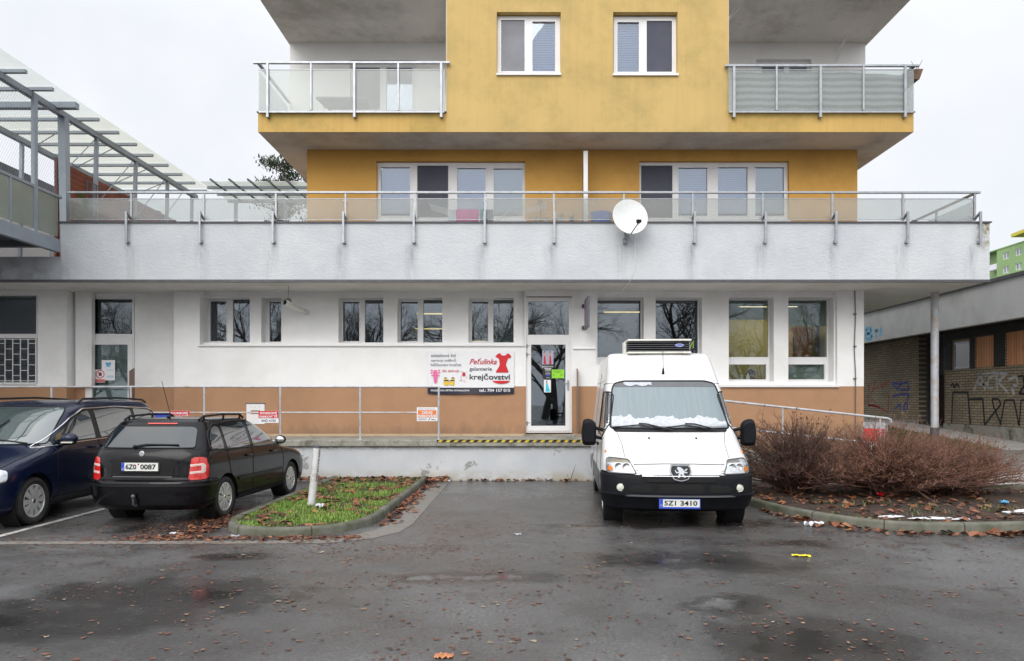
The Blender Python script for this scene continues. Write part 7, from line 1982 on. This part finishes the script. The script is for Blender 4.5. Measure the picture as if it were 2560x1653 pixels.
b = MB(); b.add([(.412, .32+.075*math.cos(2*PI*k/20), 2.62+.028*math.sin(2*PI*k/20)) for k in range(20)], [tuple(range(20))]); bg_ = vp('oval_badge', b, 'blue_print', FU)
b = MB(); b.tube([(.415, .32+.062*math.cos(2*PI*k/20), 2.62+.02*math.sin(2*PI*k/20)) for k in range(21)], .0035, 4); b.bar((.416,.28,2.62),(.416,.36,2.62),.008,.003); vp('badge_line', b, 'white_print', FU, merge=False)
b = MB()
for y in (-.35,.35): b.box(-.2,.35,y-.04,y+.04,2.44,2.49)
vp('cooler_foot', b, 'satin_black', FU, merge=False)

# settle the cab: the photograph's bonnet and windscreen sit a little lower than the drawn heights
def settle(o, depth=0):
    if o.type == 'MESH' and not o.name.startswith(('wheel', 'cooling', 'grille_slat', 'grille_back', 'oval', 'badge_line', 'cooler')) and o.data.get('settled') is None:
        for v in o.data.vertices:
            z = v.co.z; k = max(0, min(1, (z-.30)/.35))*max(0, min(1, (2.46-z)/.45)); v.co.z = z-.036*k
        o.data['settled'] = 1
    if not o.name.startswith(('wheel', 'cooling')):
        for c in o.children: settle(c)
settle(VAN)
for v_ in [FU]+list(FU.children): v_.data.transform(Matrix.Translation((0,0,-.03)))
# ================================================================== black estate car (rear towards the camera)
EST = thing('estate_car', 'black estate car parked tail first beside the grass island', 'car', (-5.12+.08, 10.4+1.33, 0), math.atan2(2.46,.15), local=True)
ek = [(.20,-2.02,1.95,.74,.3,.5),(.27,-2.10,2.02,.80,.32,.55),(.45,-2.135,2.09,.822,.34,.6),(.58,-2.13,2.08,.825,.34,.6),(.63,-2.09,2.02,.823,.26,.6),(.72,-2.08,1.93,.822,.26,.62),(.80,-2.075,1.70,.82,.26,.6),(.86,-2.07,1.35,.815,.26,.6),(.92,-2.06,1.00,.808,.26,.55),(.96,-2.05,.86,.80,.26,.5),
      (1.02,-2.02,.74,.785,.27,.45),(1.15,-1.94,.47,.74,.28,.4),(1.28,-1.85,.20,.69,.28,.36),(1.36,-1.79,.00,.65,.28,.34),(1.40,-1.76,-.12,.62,.28,.32),(1.425,-1.70,-.22,.57,.3,.3),(1.44,-1.62,-.34,.50,.3,.28),(1.449,-1.50,-.5,.36,.28,.25)]
est = Car(ek, 2.7)
me = est.body(dense(ek, 20), [(1.13,.30),(-1.33,.30)], .345, .55); me.materials.append(MAT['black_paint'])
o = bpy.data.objects.new('body', me); COL.objects.link(o); o.parent = EST
def ep(name, mb, m, parent=None, smooth=40, **k): return obj(name, mb, MAT[m] if isinstance(m, str) else m, parent or EST, smooth=smooth, **k)
for x in (1.13,-1.33):
    well(EST, x, .345, .55, .30, .82)
    for sg in (1,-1): wheel(EST, x, sg*.715, .298, .185, sg, 'pair', 9)
RM = est.rmap
rwp = [(-.66,1.05),(.66,1.05),(.60,1.30),(.54,1.345),(-.54,1.345),(-.60,1.30)]
rw_ = ep('rear_window', patch(rwp, RM(.005), 14, 26, .04), 'rear_car_glass'); ep('window_seal', outline(rwp, RM(.006), .04, .008), 'satin_black', rw_)
b = MB(); f0 = RM(.03); b.tube([f0(.15,1.075), f0(.0,1.10), f0(-.45,1.095)], .012, 6); b.ball(f0(.15,1.07), .026, 8); ep('rear_wiper', b, 'satin_black', merge=False)
b = patch([(-.32,1.372),(.10,1.372),(.10,1.388),(-.32,1.388)], RM(.012), 3, 10, .005); ep('brake_light', b, 'tail_red')
ep('tailgate_seam', outline([(-.70,.635),(.70,.635),(.74,.90),(.72,1.03)], RM(.002), 0, .006, closed=False), 'satin_black'); ep('tailgate_seam', outline([(-.70,.635),(-.74,.90),(-.72,1.03)], RM(.002), 0, .006, closed=False), 'satin_black')
ep('tailgate_seam', outline([(-.73,1.028),(.73,1.028)], RM(.002), 0, .005, closed=False), 'satin_black')
# plate recess and plate
ep('plate_recess', patch([(-.42,.66),(.42,.66),(.45,.90),(-.45,.90)], RM(.003), 8, 14, .04), 'wellblack'); ep('recess_edge', outline([(-.42,.66),(.42,.66)], RM(.008), 0, .007, closed=False), 'grey_trim')
plate(EST, '6Z0 0087', est.rear(0,.80)-.012, .03, .80, .52, .115, -1, True)
b = MB(); b.lathe([(0,-.012),(.035,-.010),(.042,0),(.042,.01)], (est.rear(.0,.98)-.006,.03,.975), 'x', 20); bd = ep('badge', b, 'chrome')
# tail lights wrap onto the wing: outer part on the side skin, inner part on the tail
for sg in (1,-1):
    lo = [(sg*.62,.62),(sg*.80,.62),(sg*.815,.78),(sg*.80,.925),(sg*.65,.925)]
    tl = ep('tail_light', patch(lo, RM(.007), 14, 14, .03), 'tail_red')
    s_in = patch([(-2.02,.625),(-1.88,.625),(-1.86,.78),(-1.90,.925),(-2.0,.925)], est.side(sg,.006), 12, 8, .03); ep('tail_light_side', s_in, 'tail_red', tl)
    for z0 in (.695,.795): ep('pale_lens', patch([(sg*.635,z0),(sg*.795,z0+.004),(sg*.795,z0+.048),(sg*.64,z0+.044)], RM(.011), 4, 10, .02), 'tail_white', tl)
    ep('pale_lens', patch([(sg*.765,.71),(sg*.805,.71),(sg*.805,.83),(sg*.765,.83)], RM(.0105), 6, 6, .015), 'tail_white', tl)
bumper(est, [(.26,-.05),(.28,.012),(.42,.03),(.52,.034),(.575,.046),(.60,.046),(.615,.03),(.624,-.01),(.628,-.05)], -1.69, 0, 'black_paint', EST, 'rear_bumper', False)
bumper(est, [(.530,.036),(.535,.048),(.565,.048),(.57,.036)], -1.69, 0, 'satin_black', EST, 'bumper_strip', False)
b = MB(); b.tube([(-2.0,.06,.30),(-2.14,.06,.27),(-2.19,.06,.30),(-2.195,.06,.39)], [.018,.018,.016,.014], 8); b.ball((-2.195,.06,.41), .028, 12); ep('tow_hook', b, 'dark_steel', smooth=60)
for sg in (1,-1):
    sd_ = est.side(sg, .005)
    def belt(x): return .955+.02*(.6-x)/2.4
    q = [(-1.72,1.02),(-1.36,1.00),(-1.33,1.33),(-1.50,1.33),(-1.66,1.22)]
    r_ = [(-1.27,.998),(-.52,.975),(-.50,1.365),(-1.25,1.355)]
    f_ = [(-.42,.97),(.62,.945),(.30,1.18),(.06,1.335),(-.05,1.365),(-.40,1.372)]
    for nm, pl in (('quarter_window', q),('rear_side_window', r_),('front_side_window', f_)):
        w = ep(nm, patch(pl, sd_, 12, 14, .04), 'tinted_glass' if nm != 'front_side_window' else 'clear_car_glass')
    ep('window_frame', outline([(-1.78,1.005),(.70,.935),(.34,1.19),(.08,1.355),(-.06,1.388),(-.9,1.392),(-1.5,1.36),(-1.70,1.24)], est.side(sg,.005), .05, .010), 'satin_black')
    for pl in ([(-.47,1.0),(-.47,.35)], [(-1.05,.45),(-1.22,.66),(-1.31,1.0)], [(.62,.93),(.74,.72),(.70,.35)]): ep('door_seam', outline(pl, est.side(sg,.001), 0, .005, closed=False), 'satin_black')
    ep('rubbing_strip', patch([(-.98,.50),(.70,.50),(.70,.55),(-.98,.55)], est.side(sg,.012), 3, 16, .01), 'satin_black')
    ep('sill', patch([(-.96,.22),(.76,.22),(.78,.30),(-.96,.30)], est.side(sg,.01), 3, 16, .02), 'satin_black')
    for x in (-.62,.30):
        b = MB(); yy = est.hw(x,.86); b.box(x-.1,x+.08,sg*(yy-.01),sg*(yy+.03),.84,.875); ep('door_handle', b, 'black_paint', bevel=.012)
    ym = est.hw(.62,.99); b = MB(); b.ball((.66,sg*(ym+.10),1.02), .10, 14, .6, 1.0, .75); mi = ep('mirror', b, 'black_paint'); b = MB(); b.ball((.625,sg*(ym+.10),1.02), .085, 14, .5, 1.0, .72); ep('mirror_glass', b, 'clear_lens', mi)
    b = MB(); b.lathe([(0,.006),(.022,.004),(.026,0)], (.98,sg*(est.hw(.98,.78)),.78), 'y', 10); ep('side_repeater', b, 'fog_lens')
    yr0 = .60
    b = MB(); b.tube([(-1.62,sg*.545,1.425),(-1.50,sg*.55,1.475),(-1.0,sg*.565,1.492),(-.4,sg*.57,1.482),(-.28,sg*.565,1.425)], .016, 8)
    for x in (-1.5,-.92,-.38): b.tube([(x,sg*.555,1.40),(x,sg*.558,1.485)], .018, 6)
    ep('roof_rail', b, 'satin_black', merge=False, smooth=60)
b = MB(); b.tube([(-1.44,.0,1.45),(-1.40,0,1.50)], [.03,.012], 8); b.tube([(-1.40,0,1.50),(-1.62,.0,1.98)], .0045, 5); ep('aerial', b, 'satin_black', merge=False)
hd = patch([(-.60,.62),(.60,.62),(.60,.74),(-.60,.74)], est.fmap(.006), 6, 12, .03); ep('grille', hd, 'wellblack')
for sg in (1,-1): ep('headlight', patch([(sg*.45,.64),(sg*.78,.64),(sg*.79,.76),(sg*.5,.78)], est.fmap(.01), 6, 10, .03), 'clear_lens')
ep('windscreen', patch([(-.66,.985),(.66,.985),(.56,1.34),(-.56,1.34)], est.fmap(.006), 12, 20, .05), 'clear_car_glass')

# ================================================================== dark blue people carrier (front towards the camera)
MPV = thing('people_carrier', 'dark blue people carrier with chrome window line and silver wheels', 'car', (-7.66, 11.2, 0), -PI/2-math.radians(-1.4), local=True)
mk = [(.20,-2.30,2.30,.84,.35,.6),(.28,-2.38,2.40,.90,.36,.65),(.50,-2.43,2.43,.945,.36,.7),(.66,-2.42,2.41,.952,.34,.7),(.76,-2.42,2.33,.952,.32,.7),(.84,-2.42,2.14,.95,.32,.72),(.92,-2.42,1.86,.946,.32,.7),(1.00,-2.41,1.52,.94,.32,.66),(1.06,-2.40,1.34,.93,.32,.6),
      (1.12,-2.38,1.26,.92,.32,.55),(1.28,-2.32,1.03,.88,.32,.5),(1.45,-2.25,.78,.83,.32,.45),(1.56,-2.20,.58,.79,.32,.42),(1.62,-2.16,.40,.755,.32,.4),(1.665,-2.10,.16,.70,.34,.36),(1.69,-2.02,-.08,.62,.34,.34),(1.703,-1.9,-.4,.48,.3,.3)]
mpv = Car(mk, 2.6)
me = mpv.body(dense(mk, 18), [(1.48,.325),(-1.44,.325)], .385, .65); me.materials.append(MAT['blue_paint'])
o = bpy.data.objects.new('body', me); COL.objects.link(o); o.parent = MPV
def mp_(name, mb, m, parent=None, smooth=40, **k): return obj(name, mb, MAT[m] if isinstance(m, str) else m, parent or MPV, smooth=smooth, **k)
for x in (1.48,-1.44):
    well(MPV, x, .385, .65, .325, .94)
    for sg in (1,-1): wheel(MPV, x, sg*.835, .325, .21, sg, 'wide', 10)
wp = [(-.84,1.085),(.84,1.085),(.72,1.52),(.66,1.60),(-.66,1.60),(-.72,1.52)]
ws = mp_('windscreen', patch(wp, mpv.fmap(.006), 20, 30, .05), 'clear_car_glass'); mp_('windscreen_seal', outline(wp, mpv.fmap(.007), .05, .010), 'satin_black', ws)
b = MB(); f0 = mpv.fmap(.035); b.tube([f0(.65,1.10), f0(.2,1.16), f0(-.1,1.15)], .011, 6); mp_('wiper', b, 'satin_black')
b = MB(); b.tube([f0(-.05,1.10), f0(.1,1.30), f0(.16,1.42)], .011, 6); mp_('wiper', b, 'satin_black')
for sg in (1,-1):
    sd_ = mpv.side(sg,.005)
    allw = [(1.26,1.035),(.6,1.075),(-.6,1.105),(-2.10,1.15),(-2.20,1.24),(-2.06,1.47),(-1.86,1.555),(-.8,1.60),(.16,1.575),(.50,1.45),(.98,1.185)]
    mp_('window_pillar', patch(allw, mpv.side(sg,.002), 14, 30, .03), 'satin_black')
    for nm, pl in (('front_quarter_window',[(1.20,1.05),(1.02,1.06),(1.02,1.12)]),('front_side_window',[(.98,1.075),(.02,1.11),(.02,1.55),(.16,1.545),(.46,1.43),(.92,1.18)]),('rear_side_window',[(-.12,1.115),(-1.22,1.145),(-1.22,1.575),(-.75,1.578),(-.12,1.555)]),('rear_quarter_window',[(-1.32,1.15),(-2.08,1.175),(-2.13,1.25),(-2.02,1.45),(-1.85,1.53),(-1.32,1.565)])):
        mp_(nm, patch(pl, mpv.side(sg,.006), 12, 14, .03), 'tinted_glass')
    mp_('chrome_trim', outline(allw, mpv.side(sg,.008), .04, .010), 'chrome')
    for pl in ([(-.05,1.10),(-.05,.35)],[(-1.27,1.14),(-1.22,.75),(-1.05,.5)],[(1.02,1.05),(1.0,.60),(.95,.35)]): mp_('door_seam', outline(pl, mpv.side(sg,.001), 0, .005, closed=False), 'satin_black')
    for x in (.12,-.20):
        b = MB(); yy = mpv.hw(x,.98); b.box(x-.11,x+.11,sg*(yy-.01),sg*(yy+.035),.965,1.0); mp_('door_handle', b, 'blue_paint', bevel=.012)
    ym = mpv.hw(.86,1.1); b = MB(); b.ball((.90,sg*(ym+.13),1.145), .125, 16, .62, 1.0, .66); mi = mp_('mirror', b, 'blue_paint')
    b = MB(); b.tube([(.88,sg*(ym-.02),1.07),(.89,sg*(ym+.10),1.08)], .03, 8); b.ball((.89,sg*(ym+.12),1.095), .11, 14, .55, 1, .4); mp_('mirror_foot', b, 'satin_black', mi, merge=False)
    b = MB(); b.box(.955,.985,sg*(ym+.06),sg*(ym+.22),1.085,1.105); mp_('mirror_indicator', b, 'fog_lens', mi)
    hl = mp_('headlight', patch([(2.02,.64),(2.16,.62),(2.22,.70),(2.06,.80),(1.96,.80)], mpv.side(sg,.008), 10, 12, .04), 'clear_lens')
    mp_('headlight_front', patch([(sg*.42,.66),(sg*.80,.66),(sg*.86,.78),(sg*.50,.76)], mpv.fmap(.008), 8, 12, .03), 'clear_lens', hl)
    b = MB(); b.tube([(-2.05,sg*.66,1.665),(-1.9,sg*.665,1.715),(-1.0,sg*.68,1.745),(-.05,sg*.68,1.725),(.10,sg*.675,1.64)], .018, 8); mp_('roof_rail', b, 'satin_black', smooth=60)
    mp_('sill', patch([(-1.02,.22),(1.05,.22),(1.05,.32),(-1.02,.32)], mpv.side(sg,.008), 3, 16, .02), 'satin_black')
mp_('grille', patch([(-.40,.62),(.40,.62),(.42,.74),(-.42,.74)], mpv.fmap(.006), 6, 14, .02), 'wellblack')
mp_('lower_grille', patch([(-.6,.34),(.6,.34),(.55,.50),(-.55,.50)], mpv.fmap(.006), 6, 14, .02), 'wellblack')
mp_('bonnet_seam', outline([(.80,.80),(.84,.93),(.83,1.05)], mpv.fmap(.003), 0, .005, closed=False), 'satin_black')
